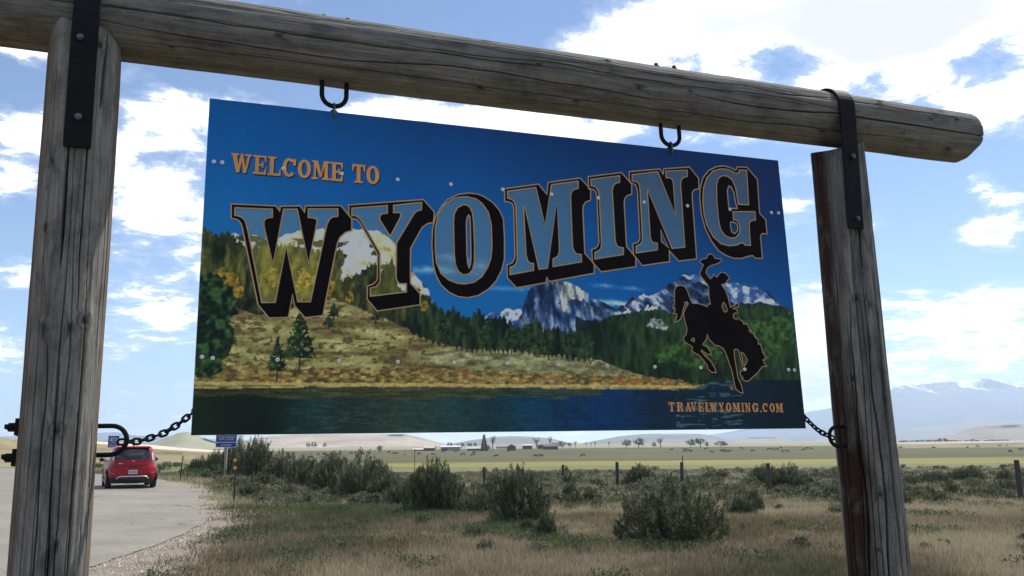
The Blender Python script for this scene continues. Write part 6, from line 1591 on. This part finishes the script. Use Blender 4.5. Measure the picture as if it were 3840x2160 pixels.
def side_x(y, z):
    yr, yf, w, n = slc(z)
    u = min(abs((y - (yr + yf) / 2) / ((yf - yr) / 2)), .9999)
    return w * (1 - u ** n) ** (1 / n)
def build_car(M):
    root = empty('car', M)
    tag(root, 'red compact hatchback seen from behind on the asphalt lay-by', 'car')
    put = lambda name, me, par=root: obj(name, me, par, M)
    zs = np.concatenate([np.linspace(0.24, 1.05, 22), np.linspace(1.08, 1.57, 18), [1.58, 1.59, 1.60]])
    nq = 72
    qs = [2 * math.pi * i / nq for i in range(nq)]
    V = [car_pt(z, q) for z in zs for q in qs]
    F = [(i * nq + j, i * nq + (j + 1) % nq, (i + 1) * nq + (j + 1) % nq, (i + 1) * nq + j) for i in range(len(zs) - 1) for j in range(nq)]
    F.append(tuple(range(nq - 1, -1, -1))); F.append(tuple((len(zs) - 1) * nq + j for j in range(nq)))
    # shoulder crease and wheel arch flare
    for v in V:
        if abs(v.z - 0.76) < 0.08 and abs(v.x) > 0.6: v.x += math.copysign(0.02 * (1 - abs(v.z - 0.76) / 0.08), v.x)
    body = put('body', new_mesh('body', V, F, RED, True))
    def rear_patch(name, z0, z1, x0, x1, off, mat, par=root, nz=10, nx_=14, xs=None):
        P, G = [], []
        for i in range(nz + 1):
            z = z0 + (z1 - z0) * i / nz
            a, b_ = (x0, x1) if xs is None else xs(i / nz)
            for j in range(nx_ + 1):
                x = a + (b_ - a) * j / nx_
                P.append((x, rear_y(x, z) - off, z))
        for i in range(nz):
            for j in range(nx_): G.append((i * (nx_ + 1) + j, i * (nx_ + 1) + j + 1, (i + 1) * (nx_ + 1) + j + 1, (i + 1) * (nx_ + 1) + j))
        return put(name, new_mesh(name, P, G, mat, True), par)
    surround = rear_patch('tailgate_surround', 0.86, 1.53, -.7, .7, 0.004, TRIM, xs=lambda t: (-.66 + .05 * t, .66 - .05 * t))
    rear_patch('rear_window', 1.08, 1.50, -.6, .6, 0.010, GLASS, xs=lambda t: (-.60 + .05 * t, .60 - .05 * t))
    gate = rear_patch('tailgate_panel', 0.885, 1.075, -.585, .585, 0.014, RED)
    put('brand_badge', text_mesh('KIA', 0.075, SILV), gate)
    bd = CHILDREN[gate][-1]; bd.matrix_local = Matrix.Translation((0.0, rear_y(0, 1.0) - 0.020, 1.0)) @ Matrix.Rotation(R(90), 4, 'X')
    put('model_badge', MB().box((-0.44, rear_y(.44, .935) - 0.018, 0.935), (0.16, 0.006, 0.028)).mesh('model_badge', SILV), gate)
    for s in (-1, 1):
        a = (lambda t, s=s: (s * (.655 - .04 * t), s * (.815 - .105 * t)) if s > 0 else (s * (.815 - .105 * t), s * (.655 - .04 * t)))
        lamp = rear_patch('tail_lamp', 0.92, 1.42, 0, 0, 0.008, LAMP_R, nx_=5, xs=a)
        bcl = (lambda t, s=s: (s * (.675 - .03 * t), s * (.735 - .03 * t)) if s > 0 else (s * (.735 - .03 * t), s * (.675 - .03 * t)))
        rear_patch('lamp_insert', 1.06, 1.34, 0, 0, 0.013, LAMP_W, lamp, nx_=3, xs=bcl)
        rear_patch('reflector', 0.53, 0.60, s * .62 if s < 0 else .62, s * .78, 0.006, LAMP_R, nx_=3) if s > 0 else rear_patch('reflector', 0.53, 0.60, -.78, -.62, 0.006, LAMP_R, nx_=3)
    rear_patch('lower_bumper', 0.245, 0.43, -.80, .80, 0.010, TRIM, nx_=20)
    P = [(-.56, 0.36), (-.50, 0.435), (-.40, 0.455), (.40, .455), (.50, .435), (.56, .36)]
    put('bumper_trim', MB().tube([(x, rear_y(x, z) - 0.016, z) for x, z in P], 0.024, 8).mesh('bumper_trim', SILV, True))
    pl = put('number_plate', MB().box((0, rear_y(0, .62) - 0.012, 0.62), (0.31, 0.012, 0.155)).mesh('number_plate', PLATE))
    for k in range(5):
        put('plate_mark', MB().box((-.10 + .05 * k, rear_y(0, .62) - 0.019, 0.615), (0.026, 0.003, 0.07)).mesh('plate_mark', plain('plate_print', (0.10, 0.07, 0.08), 0.5)), pl)
    put('gate_handle', MB().box((0, rear_y(0, .80) - 0.004, 0.80), (0.26, 0.02, 0.035)).mesh('gate_handle', GLOSS))
    # side glass, pillars stay red
    for s in (-1, 1):
        for (y0, y1) in ((0.62, 1.15), (1.22, 1.98), (2.05, 2.72)):
            P, G = [], []
            for i in range(7):
                z = 1.06 + (1.44 - 1.06) * i / 6
                ya, yb = y0 + (0.16 if y0 < 1 else 0.02) * i / 6, y1 - (0.28 if y1 > 2.5 else 0.02) * i / 6
                for j in range(7):
                    y = ya + (yb - ya) * j / 6
                    P.append((s * (side_x(y, z) + 0.004), y, z))
            for i in range(6):
                for j in range(6): G.append((i * 7 + j, i * 7 + j + 1, i * 7 + j + 8, i * 7 + j + 7))
            put('side_window', new_mesh('side_window', P, G, GLASS, True))
        put('sill_cladding', MB().box((s * 0.885, 2.05, 0.28), (0.05, 2.2, 0.14)).mesh('sill_cladding', TRIM))
        mr = put('wing_mirror', MB().tube([(s * 0.86, 2.62, 1.02), (s * 0.93, 2.60, 1.04)], 0.03, 8).tube([(s * 0.92, 2.60, 1.06), (s * 0.97, 2.60, 1.07), (s * 1.05, 2.61, 1.06), (s * 1.08, 2.62, 1.05)], [0.06, 0.085, 0.085, 0.05], 10).mesh('wing_mirror', TRIM, True))
        for y in (0.82, 3.36):
            hub = Vector((s * 0.80, y, 0.33))
            ax = Vector((s, 0, 0))
            w_ = empty('wheel', M @ Matrix.Translation(hub), root)
            prof = [(-.105, .24), (-.10, .315), (-.06, .33), (.06, .33), (.10, .315), (.105, .24)]
            tb = MB(); n_ = 36
            P = [hub + ax * a + Vector((0, math.cos(2 * math.pi * k / n_) * r_, math.sin(2 * math.pi * k / n_) * r_)) for (a, r_) in prof for k in range(n_)]
            G = [(i * n_ + k, i * n_ + (k + 1) % n_, (i + 1) * n_ + (k + 1) % n_, (i + 1) * n_ + k) for i in range(5) for k in range(n_)]
            obj('tyre', new_mesh('tyre', P, G, RUBBER, True), w_, M)
            rb = MB().cyl(hub - ax * 0.09, hub + ax * 0.07, 0.235, n=28)
            for k in range(5):
                q = 2 * math.pi * k / 5
                rb.tube([hub + ax * 0.075, hub + ax * 0.085 + Vector((0, math.cos(q) * .22, math.sin(q) * .22))], [0.045, 0.03], 6)
            obj('rim', rb.mesh('rim', ALLOY), w_, M)
            put('wheel_arch', MB().tube([(s * 0.885, y + math.cos(q) * .375, .33 + math.sin(q) * .375) for q in np.linspace(-.15, math.pi + .15, 16)], 0.035, 6).mesh('wheel_arch', TRIM, True))
    put('underbody', MB().box((0, 2.05, 0.25), (1.46, 3.6, 0.12)).box((0, .32, .23), (.5, .3, .10)).box((-.55, .5, .22), (.12, .5, .06)).mesh('underbody', TRIM))
    put('antenna', MB().tube([(0.0, .62, 1.59), (0.0, .56, 1.64)], [0.03, 0.012], 8).tube([(0.0, .56, 1.64), (0.0, .40, 1.98)], 0.006, 6).mesh('antenna', TRIM))
    put('roof_spoiler', MB().box((0, .36, 1.545), (1.16, .20, .035)).mesh('roof_spoiler', RED))
    return root
cp = hit(331.5, 1231)
car_rz = math.atan2(-cp.x, cp.y) + R(4)      # heading a little left of our line of sight
build_car(Matrix.Translation((cp.x, cp.y, float(terrain(cp.x, cp.y)) + 0.026)) @ Matrix.Rotation(car_rz, 4, 'Z') @ Matrix.Scale(0.97, 4))

# ------------------------------------------------------------------ trees around the farm
def tree_proto(seed, h, w, kind):
    r = np.random.default_rng(seed)
    mb = MB()
    Vs, T = [], []
    if kind == 'round':
        th = h * 0.30
        mb.tube([(0, 0, -.3), (0.05 * w * r.normal(), 0, th * .6), (0.06 * w * r.normal(), 0.04, th * 1.3)], [h * .035, h * .028, h * .02], 8)
        cl = []
        for i in range(16):
            q = r.uniform(0, 6.28); a = r.uniform(0.15, 1.0) ** .6
            c = np.array([math.cos(q) * w * .36 * a, math.sin(q) * w * .36 * a, h * (0.34 + 0.54 * r.random() * (1.12 - .55 * a))])
            cl.append((c, w * r.uniform(.11, .20)))
            mb.tube([(0, 0, th * r.uniform(.7, 1.2)), tuple(c * [.5, .5, .8]), tuple(c)], [h * .014, h * .009, h * .004], 5, cap=False)
        for c, rr in cl:
            n = 75
            d = r.normal(size=(n, 3)); d /= np.linalg.norm(d, axis=1, keepdims=True)
            p = c + d * (rr * r.uniform(.3, 1.15, n) ** .5)[:, None] * [1, 1, .85]
            V, _ = leaf_tris(p, r.normal(size=(n, 3)), r.uniform(.3, .6, n) * w * .085, r.uniform(.3, .6, n) * w * .10, r=r)
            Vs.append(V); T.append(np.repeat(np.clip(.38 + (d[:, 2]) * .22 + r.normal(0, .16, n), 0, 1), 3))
    elif kind == 'spruce':
        mb.tube([(0, 0, -.3), (0, 0, h * .98)], [h * .022, h * .004], 8)
        for i in range(40):
            t = i / 39; z = h * (0.06 + .92 * t); rr = w / 2 * (1 - t) ** .85 * r.uniform(.75, 1.1) + .05
            n = int(46 * (1 - t) + 10)
            q = r.uniform(0, 6.28, n); a = r.uniform(.2, 1, n) ** .6
            p = np.stack([np.cos(q) * rr * a, np.sin(q) * rr * a, z - rr * a * .35 + r.normal(0, .06, n)], -1)
            V, _ = leaf_tris(p, np.stack([np.cos(q), np.sin(q), np.full(n, -.25)], -1), r.uniform(.6, 1.1, n), r.uniform(.4, .7, n), r=r)
            Vs.append(V); T.append(np.repeat(np.clip(r.normal(.22, .14, n), 0, 1), 3))
    else:
        mb.tube([(0, 0, -.3), (.1, 0, h * .35), (.0, .1, h * .62)], [h * .03, h * .022, h * .012], 8)
        for i in range(26):
            q = r.uniform(0, 6.28); z = h * r.uniform(.3, .62); L_ = h * r.uniform(.18, .42)
            e = np.array([math.cos(q) * L_ * .55, math.sin(q) * L_ * .55, z + L_ * .9])
            m_ = np.array([math.cos(q) * L_ * .2, math.sin(q) * L_ * .2, z + L_ * .3])
            mb.tube([(0.03, 0.03, z), tuple(m_), tuple(e)], [h * .011, h * .007, h * .0025], 5, cap=False)
            for k in range(3):
                d = r.normal(size=3); d[2] = abs(d[2]) + .4; d /= np.linalg.norm(d)
                s0 = m_ + (e - m_) * r.uniform(.2, .9)
                mb.tube([tuple(s0), tuple(s0 + d * L_ * .35)], [h * .005, h * .0018], 4, cap=False)
            n = 7 if kind == 'thin' else 2
            p = e + r.normal(size=(n, 3)) * L_ * .16
            V, _ = leaf_tris(p, r.normal(size=(n, 3)), r.uniform(.2, .5, n) * h * .07, r.uniform(.2, .4, n) * h * .07, r=r)
            Vs.append(V); T.append(np.repeat(np.clip(r.normal(.35, .15, n), 0, 1), 3))
    V = np.vstack(Vs)
    return (mb.mesh('trunk', BARK), new_mesh('crown', V, np.arange(len(V)).reshape(-1, 3), TREE_LEAF, False, {'tint': np.concatenate(T)}), h, w)
TP = {'r1': tree_proto(1, 8, 8.5, 'round'), 'r2': tree_proto(2, 8, 6.5, 'round'), 'r3': tree_proto(3, 6, 8, 'round'), 's': tree_proto(4, 10, 4.6, 'spruce'), 'b': tree_proto(5, 9, 5, 'bare'), 't': tree_proto(6, 9, 5, 'thin')}
def tree(kind, px, pbase, ptop, wpx, Y, label, group=None, name='tree'):
    p = sight(px, pbase, Y); z = float(terrain(p.x, Y))
    top = sight(px, ptop, Y)
    tr, cr_, h, w = TP[kind]
    H = top.z - z; Wd = wpx * KX * Y / FPX
    M = Matrix.Translation((p.x, Y, z)) @ Matrix.Rotation(random.uniform(0, 6.28), 4, 'Z') @ Matrix.Diagonal((Wd / w, Wd / w, H / h, 1))
    root = empty(name, M)
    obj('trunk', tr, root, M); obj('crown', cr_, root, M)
    return tag(root, label, 'tree', group)
z5 = lambda x, y: ((860 + x * .40373) / KX, (1600 + y * .40373) / KX)
z6 = lambda x, y: ((1900 + x * .46584) / KX, (1600 + y * .46584) / KX)
z7 = lambda x, y: ((3000 + x * .33123) / KX, (1380 + y * .33126) / KX)
def T_(zf, kind, x, yb, yt, wd, Y, label, group=None, k=None):
    a, b_ = zf(x, yb); _, c = zf(x, yt)
    sc = {z5: .40373, z6: .46584, z7: .33123}[zf] / KX
    return tree(kind, a, b_, c, wd * sc, Y, label, group)
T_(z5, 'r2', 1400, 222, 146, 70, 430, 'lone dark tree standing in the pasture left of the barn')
T_(z5, 's', 2366, 212, 70, 62, 480, 'dark spruce right of the low green roofed shed')
T_(z5, 'b', 2446, 212, 62, 90, 485, 'tall bare tree right of the spruce')
T_(z5, 'r3', 2405, 214, 165, 60, 478, 'low leafy tree between spruce and bare tree')
FARMROW = []
for (x, yb, yt, w_) in ((2045, 185, 138, 60), (2165, 185, 148, 60), (2230, 185, 146, 70), (2285, 185, 144, 50), (2120, 186, 160, 40)):
    FARMROW.append((x, T_(z5, 'r3', x, yb, yt, w_, 800, 'hazy grey green tree of the row behind the farm sheds', 'row of trees behind the farm')))
for (x, yt, w_, lab) in ((730, 138, 42, 'grey leafy tree, left one of the pair under the tan hillside'), (783, 136, 62, 'grey leafy tree, right one of the pair under the tan hillside'), (888, 140, 40, 'single grey tree right of the pair under the tan hillside'), (264, 160, 30, 'small far tree near the foot of the tan hillside')):
    T_(z5, 'r3', x, 178, yt, w_, 900, lab)
for (x, yb, yt, w_, lab) in ((350, 278, 214, 90, 'yellow green bush left of the steel post'), (545, 266, 218, 56, 'yellow green bush, left of two in the pasture'), (590, 262, 220, 46, 'yellow green bush, right of two in the pasture')):
    T_(z5, 'r3', x, yb, yt, w_, 190, lab)
for (kind, x, yb, yt, w_, lab) in (('t', 240, 182, 80, 80, 'tall thin poplar between the brown hut and dark house'), ('b', 350, 182, 62, 50, 'thin bare tree in front of the dark house'), ('r1', 448, 160, 108, 90, 'round dark tree behind the dark house'), ('r2', 510, 160, 110, 50, 'grey tree right of the dark house'), ('t', 552, 160, 108, 44, 'narrow tree right of the grey one by the dark house'), ('r3', 385, 160, 124, 70, 'low dark tree just behind the dark house roof'), ('b', 640, 158, 118, 22, 'tiny far thin tree, first right of the farm'), ('b', 680, 158, 124, 20, 'tiny far thin tree, second right of the farm'), ('t', 712, 158, 112, 26, 'tiny far tree with small crown right of the farm'), ('t', 824, 158, 112, 24, 'tiny far tree in front of the pale mesa')):
    T_(z6, kind, x, yb, yt, w_, 560, lab)
for (kind, x, yb, yt, w_, lab) in (('r1', 962, 157, 92, 92, 'bushy grey green tree, first of the pasture row'), ('r1', 1064, 152, 78, 104, 'dark tree with open crown, second of the pasture row'), ('t', 1238, 157, 80, 72, 'half bare tree alone in the pasture row'), ('r3', 1186, 157, 116, 40, 'small grey bushy tree left of the half bare one'), ('r1', 1484, 156, 90, 94, 'dark round tree, left of the big pair'), ('r2', 1560, 156, 62, 100, 'tallest dark tree, right of the big pair'), ('r3', 1612, 156, 112, 40, 'small grey tree tucked right of the big pair'), ('r3', 1728, 158, 108, 110, 'low wide dark tree right of the big pair')):
    T_(z6, kind, x, yb, yt, w_, 520, lab)
RIVER = []
for (x, yt, w_) in ((1150, 818, 60), (1195, 812, 50), (1265, 815, 40), (1325, 812, 46), (1385, 812, 40), (1450, 808, 60), (1500, 808, 60), (1560, 806, 60), (1690, 812, 60), (1740, 810, 70), (1800, 816, 50), (1885, 812, 50), (1960, 800, 60), (2010, 812, 60), (2120, 812, 60), (2170, 804, 80), (2230, 808, 60), (2290, 806, 70), (2350, 806, 50)):
    RIVER.append((x, T_(z7, 'r3', x, 842, yt, w_ * 1.4, 680, 'hazy dark tree in the riverside row at right', 'riverside tree row')))
T_(z7, 'r3', 1615, 842, 786, 130, 670, 'largest dark tree of the riverside row at right')

# ------------------------------------------------------------------ farm buildings
def building(name, x0, x1, yb, ye, yt, zf, Y, depth, wall, roof, label, ridge_along=True, doors=(), windows=(), gable_first=0.0):
    a = sight(*zf(x0, yb), Y); b_ = sight(*zf(x1, yb), Y)
    zb = float(terrain((a.x + b_.x) / 2, Y)) - 0.1
    ez = sight(*zf(x0, ye), Y).z; rz_ = sight(*zf(x0, yt), Y).z
    w = b_.x - a.x
    root = empty(name, Matrix.Translation(((a.x + b_.x) / 2, Y, zb)))
    tag(root, label, 'building')
    xa, xb = a.x, b_.x
    if ridge_along:      # ridge runs across our view
        V = [(xa, Y, zb), (xb, Y, zb), (xb, Y + depth, zb), (xa, Y + depth, zb), (xa, Y, ez), (xb, Y, ez), (xb, Y + depth, ez), (xa, Y + depth, ez), (xa, Y + depth / 2, rz_), (xb, Y + depth / 2, rz_)]
        F = [(0, 1, 5, 4), (1, 2, 6, 9, 5), (2, 3, 7, 6), (3, 0, 4, 8, 7)]
        o_ = 0.3; up_ = .08
        RV_ = [(xa - o_, Y - o_, ez + up_ - .1), (xb + o_, Y - o_, ez + up_ - .1), (xb + o_, Y + depth / 2, rz_ + up_), (xa - o_, Y + depth / 2, rz_ + up_), (xb + o_, Y + depth + o_, ez + up_ - .1), (xa - o_, Y + depth + o_, ez + up_ - .1)]
        RF = [(0, 1, 2, 3), (3, 2, 4, 5)]
    else:
        mx = (xa + xb) / 2
        V = [(xa, Y, zb), (xb, Y, zb), (xb, Y + depth, zb), (xa, Y + depth, zb), (xa, Y, ez), (xb, Y, ez), (xb, Y + depth, ez), (xa, Y + depth, ez), (mx, Y, rz_), (mx, Y + depth, rz_)]
        F = [(0, 1, 5, 8, 4), (1, 2, 6, 5), (2, 3, 7, 9, 6), (3, 0, 4, 7)]
        o_ = 0.3; up_ = .08
        RV_ = [(xa - o_, Y - o_, ez - .1), (mx, Y - o_, rz_ + up_), (mx, Y + depth + o_, rz_ + up_), (xa - o_, Y + depth + o_, ez - .1), (xb + o_, Y - o_, ez - .1), (xb + o_, Y + depth + o_, ez - .1)]
        RF = [(0, 1, 2, 3), (1, 4, 5, 2)]
    obj('wall', new_mesh('wall', V, F, wall), root)
    rv_ = [Vector(v) for v in RV_]
    n_ = len(rv_)
    th = [v + Vector((0, 0, 0.12)) for v in rv_]
    RF2 = [tuple(f) for f in RF] + [tuple(i + n_ for i in f) for f in RF] + [(RF[0][0], RF[0][1], RF[0][1] + n_, RF[0][0] + n_)]
    if not ridge_along: RF2.append((RF[1][0], RF[1][1], RF[1][1] + n_, RF[1][0] + n_))
    obj('roof', new_mesh('roof', rv_ + th, RF2, roof), root)
    for (u0, u1, h0, h1) in doors:
        obj('door', MB().box((xa + w * (u0 + u1) / 2, Y - 0.06, zb + (ez - zb) * (h0 + h1) / 2), (w * (u1 - u0), 0.08, (ez - zb) * (h1 - h0))).mesh('door', plain('dark_doorway', (0.02, 0.02, 0.022), 0.8)), root)
    for (u0, u1, h0, h1) in windows:
        obj('window', MB().box((xa + w * (u0 + u1) / 2, Y - 0.06, zb + (ez - zb) * (h0 + h1) / 2), (w * (u1 - u0), 0.08, (ez - zb) * (h1 - h0))).mesh('window', GLASS), root)
    return root
w_red = plain('barn_brown_wood', (0.075, 0.042, 0.034), 0.9, vary=0.3, scale=1.5)
w_grey = plain('steel_shed_wall', (0.20, 0.23, 0.235), 0.6, vary=0.1, scale=.4)
w_white = plain('white_wall', (0.70, 0.70, 0.68), 0.7, vary=0.08)
w_dark = plain('dark_timber_wall', (0.05, 0.035, 0.03), 0.9, vary=0.3)
r_tin = plain('tin_roof', (0.62, 0.60, 0.58), 0.4, 0.3, vary=0.15, scale=.8)
r_green = plain('green_metal_roof', (0.30, 0.40, 0.36), 0.45, vary=0.1)
r_old = plain('rusty_roof', (0.40, 0.33, 0.28), 0.7, vary=0.35, scale=1.0)
r_dark = plain('dark_shingle_roof', (0.10, 0.07, 0.06), 0.85, vary=0.2)
building('barn', 1806, 1904, 236, 200, 180, z5, 500, 9, w_red, r_old, 'dark red barn with patchy pale roof, left end of the farm', True, doors=((.1, .28, 0, .75), (.55, .68, 0, .6)), windows=((.38, .46, .4, .7),))
building('lean_to_shed', 1706, 1800, 236, 214, 206, z5, 505, 6, w_dark, r_tin, 'low white roofed shed joined left of the barn', True, doors=((.2, .45, 0, .8),))
building('steel_shed', 1962, 2143, 226, 190, 180, z5, 495, 14, w_grey, r_tin, 'long blue grey steel shed beside the barn', True, doors=((.08, .36, 0, .62),))
building('low_shed', 2210, 2356, 219, 206, 190, z5, 490, 8, w_dark, r_green, 'long low shed with pale green roof by the spruce', True, doors=((.1, .2, 0, .7), (.5, .6, 0, .7)))
building('brown_shed', 2480, 2580, 214, 194, 186, z5, 560, 8, w_red, r_dark, 'flat brown shed half hidden right of the bare tree', True, doors=((.6, .8, 0, .7),))
building('white_roof_shed', 4, 74, 184, 160, 143, z6, 480, 8, w_dark, r_tin, 'open front shed with bright white roof', False, doors=((.15, .6, 0, .7),))
building('brown_hut', 128, 206, 176, 152, 146, z6, 520, 8, w_red, r_tin, 'brown hut with white roof strip', True, doors=((.4, .5, 0, .7),), windows=((.1, .2, .4, .7), (.7, .85, .4, .7)))
building('brown_annex', 250, 318, 170, 150, 144, z6, 530, 8, w_red, r_dark, 'red brown annex touching the dark house', True, windows=((.3, .5, .4, .7),))
building('dark_house', 300, 414, 182, 160, 143, z6, 500, 10, w_dark, r_dark, 'dark timber house at the right end of the farm', True, doors=((.28, .36, 0, .7),), windows=((.5, .64, .3, .7), (.78, .9, .3, .7)))
building('white_outbuilding', 430, 466, 156, 146, 138, z6, 640, 6, w_white, r_tin, 'little white roofed outbuilding right of the dark house', True)

# ------------------------------------------------------------------ cattle
def cow_mesh(kind, seed):
    V = [(0, -.75, 1.12), (0, -.25, 1.06), (0, .25, 1.05), (0, .72, 1.12)]      # rump .. shoulder
    rad = [(.27, .30), (.33, .36), (.34, .37), (.28, .33)]
    E = [(0, 1), (1, 2), (2, 3)]
    if kind == 'graze':
        V += [(0, 1.02, .86), (.03, 1.22, .46), (.03, 1.38, .20)]; rad += [(.17, .20), (.13, .14), (.085, .09)]
    elif kind == 'stand':
        V += [(0, 1.05, 1.30), (.05, 1.30, 1.38), (.06, 1.58, 1.22)]; rad += [(.17, .20), (.13, .14), (.08, .085)]
    else:
        V = [(x, y, z - .62) for x, y, z in V]
        V += [(0, 1.05, .72), (.05, 1.30, .82), (.06, 1.56, .70)]; rad += [(.17, .20), (.13, .14), (.08, .085)]
    E += [(3, 4), (4, 5), (5, 6)]
    tail0 = len(V)
    zt = -.62 if kind == 'lie' else 0
    V += [(0, -.98, 1.18 + zt), (0, -1.02, .62 + zt * .6)]; rad += [(.05, .05), (.03, .03)]; E += [(0, tail0), (tail0, tail0 + 1)]
    if kind != 'lie':
        for (par, y, dx) in ((0, -.78, .20), (0, -.70, -.20), (3, .68, .18), (3, .78, -.18)):
            k = len(V); bend = -.10 if par == 0 else .03
            V += [(dx, y, .80), (dx, y + bend, .42), (dx, y + bend * .3, .03)]; rad += [(.13, .16), (.065, .07), (.055, .06)]
            E += [(par, k), (k, k + 1), (k + 1, k + 2)]
    else:
        for (par, y, dx) in ((0, -.55, .34), (3, .70, -.28)):
            k = len(V); V += [(dx, y, .14), (dx * 1.1, y + .45, .08)]; rad += [(.12, .12), (.06, .06)]; E += [(par, k), (k, k + 1)]
    for s in (-1, 1):
        k = len(V); h5 = V[5]; V.append((h5[0] + s * .20, h5[1] - .06, h5[2] + .07)); rad.append((.045, .03)); E.append((5, k))
    me = bpy.data.meshes.new('cow'); me.from_pydata(V, E, []); me.update()
    o = bpy.data.objects.new('cow_tmp', me); COL.objects.link(o)
    md = o.modifiers.new('skin', 'SKIN'); md.use_smooth_shade = True
    for i, d in enumerate(me.skin_vertices[0].data): d.radius = rad[i]; d.use_root = (i == 1)
    sb = o.modifiers.new('sub', 'SUBSURF'); sb.levels = 1; sb.render_levels = 1
    dg = bpy.context.evaluated_depsgraph_get()
    out = bpy.data.meshes.new_from_object(o.evaluated_get(dg))
    bpy.data.objects.remove(o); bpy.data.meshes.remove(me)
    out.name = 'cow'; out.materials.clear()
    return out
HIDE = plain('black_hide', (0.012, 0.011, 0.011), 0.75, vary=0.3)
CALF = plain('tan_hide', (0.16, 0.09, 0.05), 0.8, vary=0.2)
COWS = {k: cow_mesh(k, 1) for k in ('graze', 'stand', 'lie')}
for m_ in COWS.values(): m_.materials.append(HIDE)
CALF_ME = COWS['stand'].copy(); CALF_ME.materials.clear(); CALF_ME.materials.append(CALF)
HERDS = {}
ORD = 'first second third fourth fifth sixth seventh eighth ninth tenth eleventh twelfth thirteenth fourteenth fifteenth sixteenth seventeenth eighteenth nineteenth twentieth'.split() + ['twenty-' + w for w in 'first second third fourth fifth sixth'.split()]
def number_off(items, text):
    for k, (_, o) in enumerate(sorted(items, key=lambda t: t[0])): o['label'] = text % ORD[k]
def cow(zf, x, y, n, label, group, kind=None, s=1.0):
    p = hit(*zf(x, y))
    if p is None or p.y > 900: return
    kind = kind or ('graze', 'graze', 'stand', 'graze', 'lie', 'graze')[n % 6]
    me = CALF_ME if kind == 'calf' else COWS[kind]
    s *= .84
    if kind == 'calf': s *= .62
    a = random.choice([1, -1]) * R(90) + random.uniform(-.7, .7)
    M = Matrix.Translation((p.x, p.y, float(terrain(p.x, p.y)))) @ Matrix.Rotation(a, 4, 'Z') @ Matrix.Scale(s, 4)
    o_ = tag(obj('cow', me, None, M), label, 'cow', group)
    HERDS.setdefault(group, []).append((p.x / p.y, o_))
for n, (x, y) in enumerate(((825, 268), (890, 264), (910, 282), (948, 268), (990, 262), (1030, 261), (755, 295), (1135, 257), (1178, 259), (1218, 257), (1240, 257), (1290, 255), (1483, 246), (1527, 258), (1547, 263), (878, 263))):
    cow(z5, x, y, n, 'small black cow grazing in the pasture left of the barn', 'cattle left of the barn')
for n, (x, y) in enumerate(((565, 297), (845, 292), (1190, 270), (1630, 270), (975, 281))):
    cow(z5, x, y, n, 'tiny tan calf among the cattle left of the barn', 'calves left of the barn', 'calf')
for n, (x, y) in enumerate(((1762, 263), (1890, 268), (1987, 244), (2104, 242), (2276, 243), (2172, 270), (2264, 275), (2480, 286))):
    cow(z5, x, y, n, 'black cow in the pasture in front of the farm buildings', 'cattle in front of the farm')
for n, (x, y) in enumerate(((14, 206), (233, 248), (280, 248))):
    cow(z6, x, y, n, 'black cow below the brown hut in the near pasture', 'cattle below the brown hut')
cow(z6, 615, 245, 0, 'single black cow grazing right of the farm, head down', 'cattle below the brown hut', 'graze')
for n, (x, y) in enumerate(((1330, 194), (1430, 187), (1434, 207), (1457, 194), (1484, 200), (1605, 187), (1650, 212), (1735, 205), (1757, 202), (1770, 210), (1790, 200), (1890, 183), (1980, 203), (2110, 192), (2142, 191), (2178, 193), (2211, 174), (2220, 209), (2257, 209), (2392, 195), (2424, 184), (2457, 185))):
    cow(z6, x, y, n, 'tiny black cow of the herd below the lone tree row', 'herd below the tree row')
for n, (x, y) in enumerate(((1140, 914), (1215, 892), (1260, 892), (1360, 892), (1518, 908), (1430, 882), (1478, 880), (1672, 874), (1713, 874), (1845, 876), (1893, 902), (1927, 872), (1968, 878), (2010, 900), (2035, 874), (2076, 878), (2205, 872), (2265, 894), (2338, 892), (2378, 868), (2445, 888), (2468, 882), (2495, 926), (2380, 960))):
    cow(z7, x, y, n, 'tiny black cow of the herd right of the right log post', 'herd right of the post')

for grp, text in (('cattle left of the barn', 'small black cow, %s from the left in the herd left of the barn'), ('calves left of the barn', 'tiny tan calf, %s from the left among cattle left of the barn'), ('cattle in front of the farm', 'black cow, %s from the left in front of the farm buildings'), ('cattle below the brown hut', 'black cow, %s from the left in the near pasture below the brown hut'), ('herd below the tree row', 'tiny black cow, %s from the left in the herd below the tree row'), ('herd right of the post', 'tiny black cow, %s from the left in the herd right of the right log post')):
    number_off(HERDS.get(grp, []), text)
number_off(RIVER, 'hazy dark tree, %s from the left in the riverside row at right')
number_off(FARMROW, 'hazy grey green tree, %s from the left in the row behind the farm sheds')

# ------------------------------------------------------------------ air
HAZE_DENSITY = 0.00016
hm = bpy.data.materials.new('haze'); hm.use_nodes = True
hm.node_tree.nodes.clear()
hm.cycles.homogeneous_volume = True
_pv = hm.node_tree.nodes.new('ShaderNodeVolumePrincipled'); _out = hm.node_tree.nodes.new('ShaderNodeOutputMaterial')
_pv.inputs['Color'].default_value = (0.66, 0.81, 1.0, 1); _pv.inputs['Density'].default_value = HAZE_DENSITY
_pv.inputs['Anisotropy'].default_value = 0.25
hm.node_tree.links.new(_pv.outputs[0], _out.inputs['Volume'])
hb = MB().box((0, 4000, 280), (17800, 13000, 584))
haze = obj('haze', hb.mesh('haze', hm))
tag(haze, 'thin blue haze over the far hills and mountains', 'haze', kind='stuff')
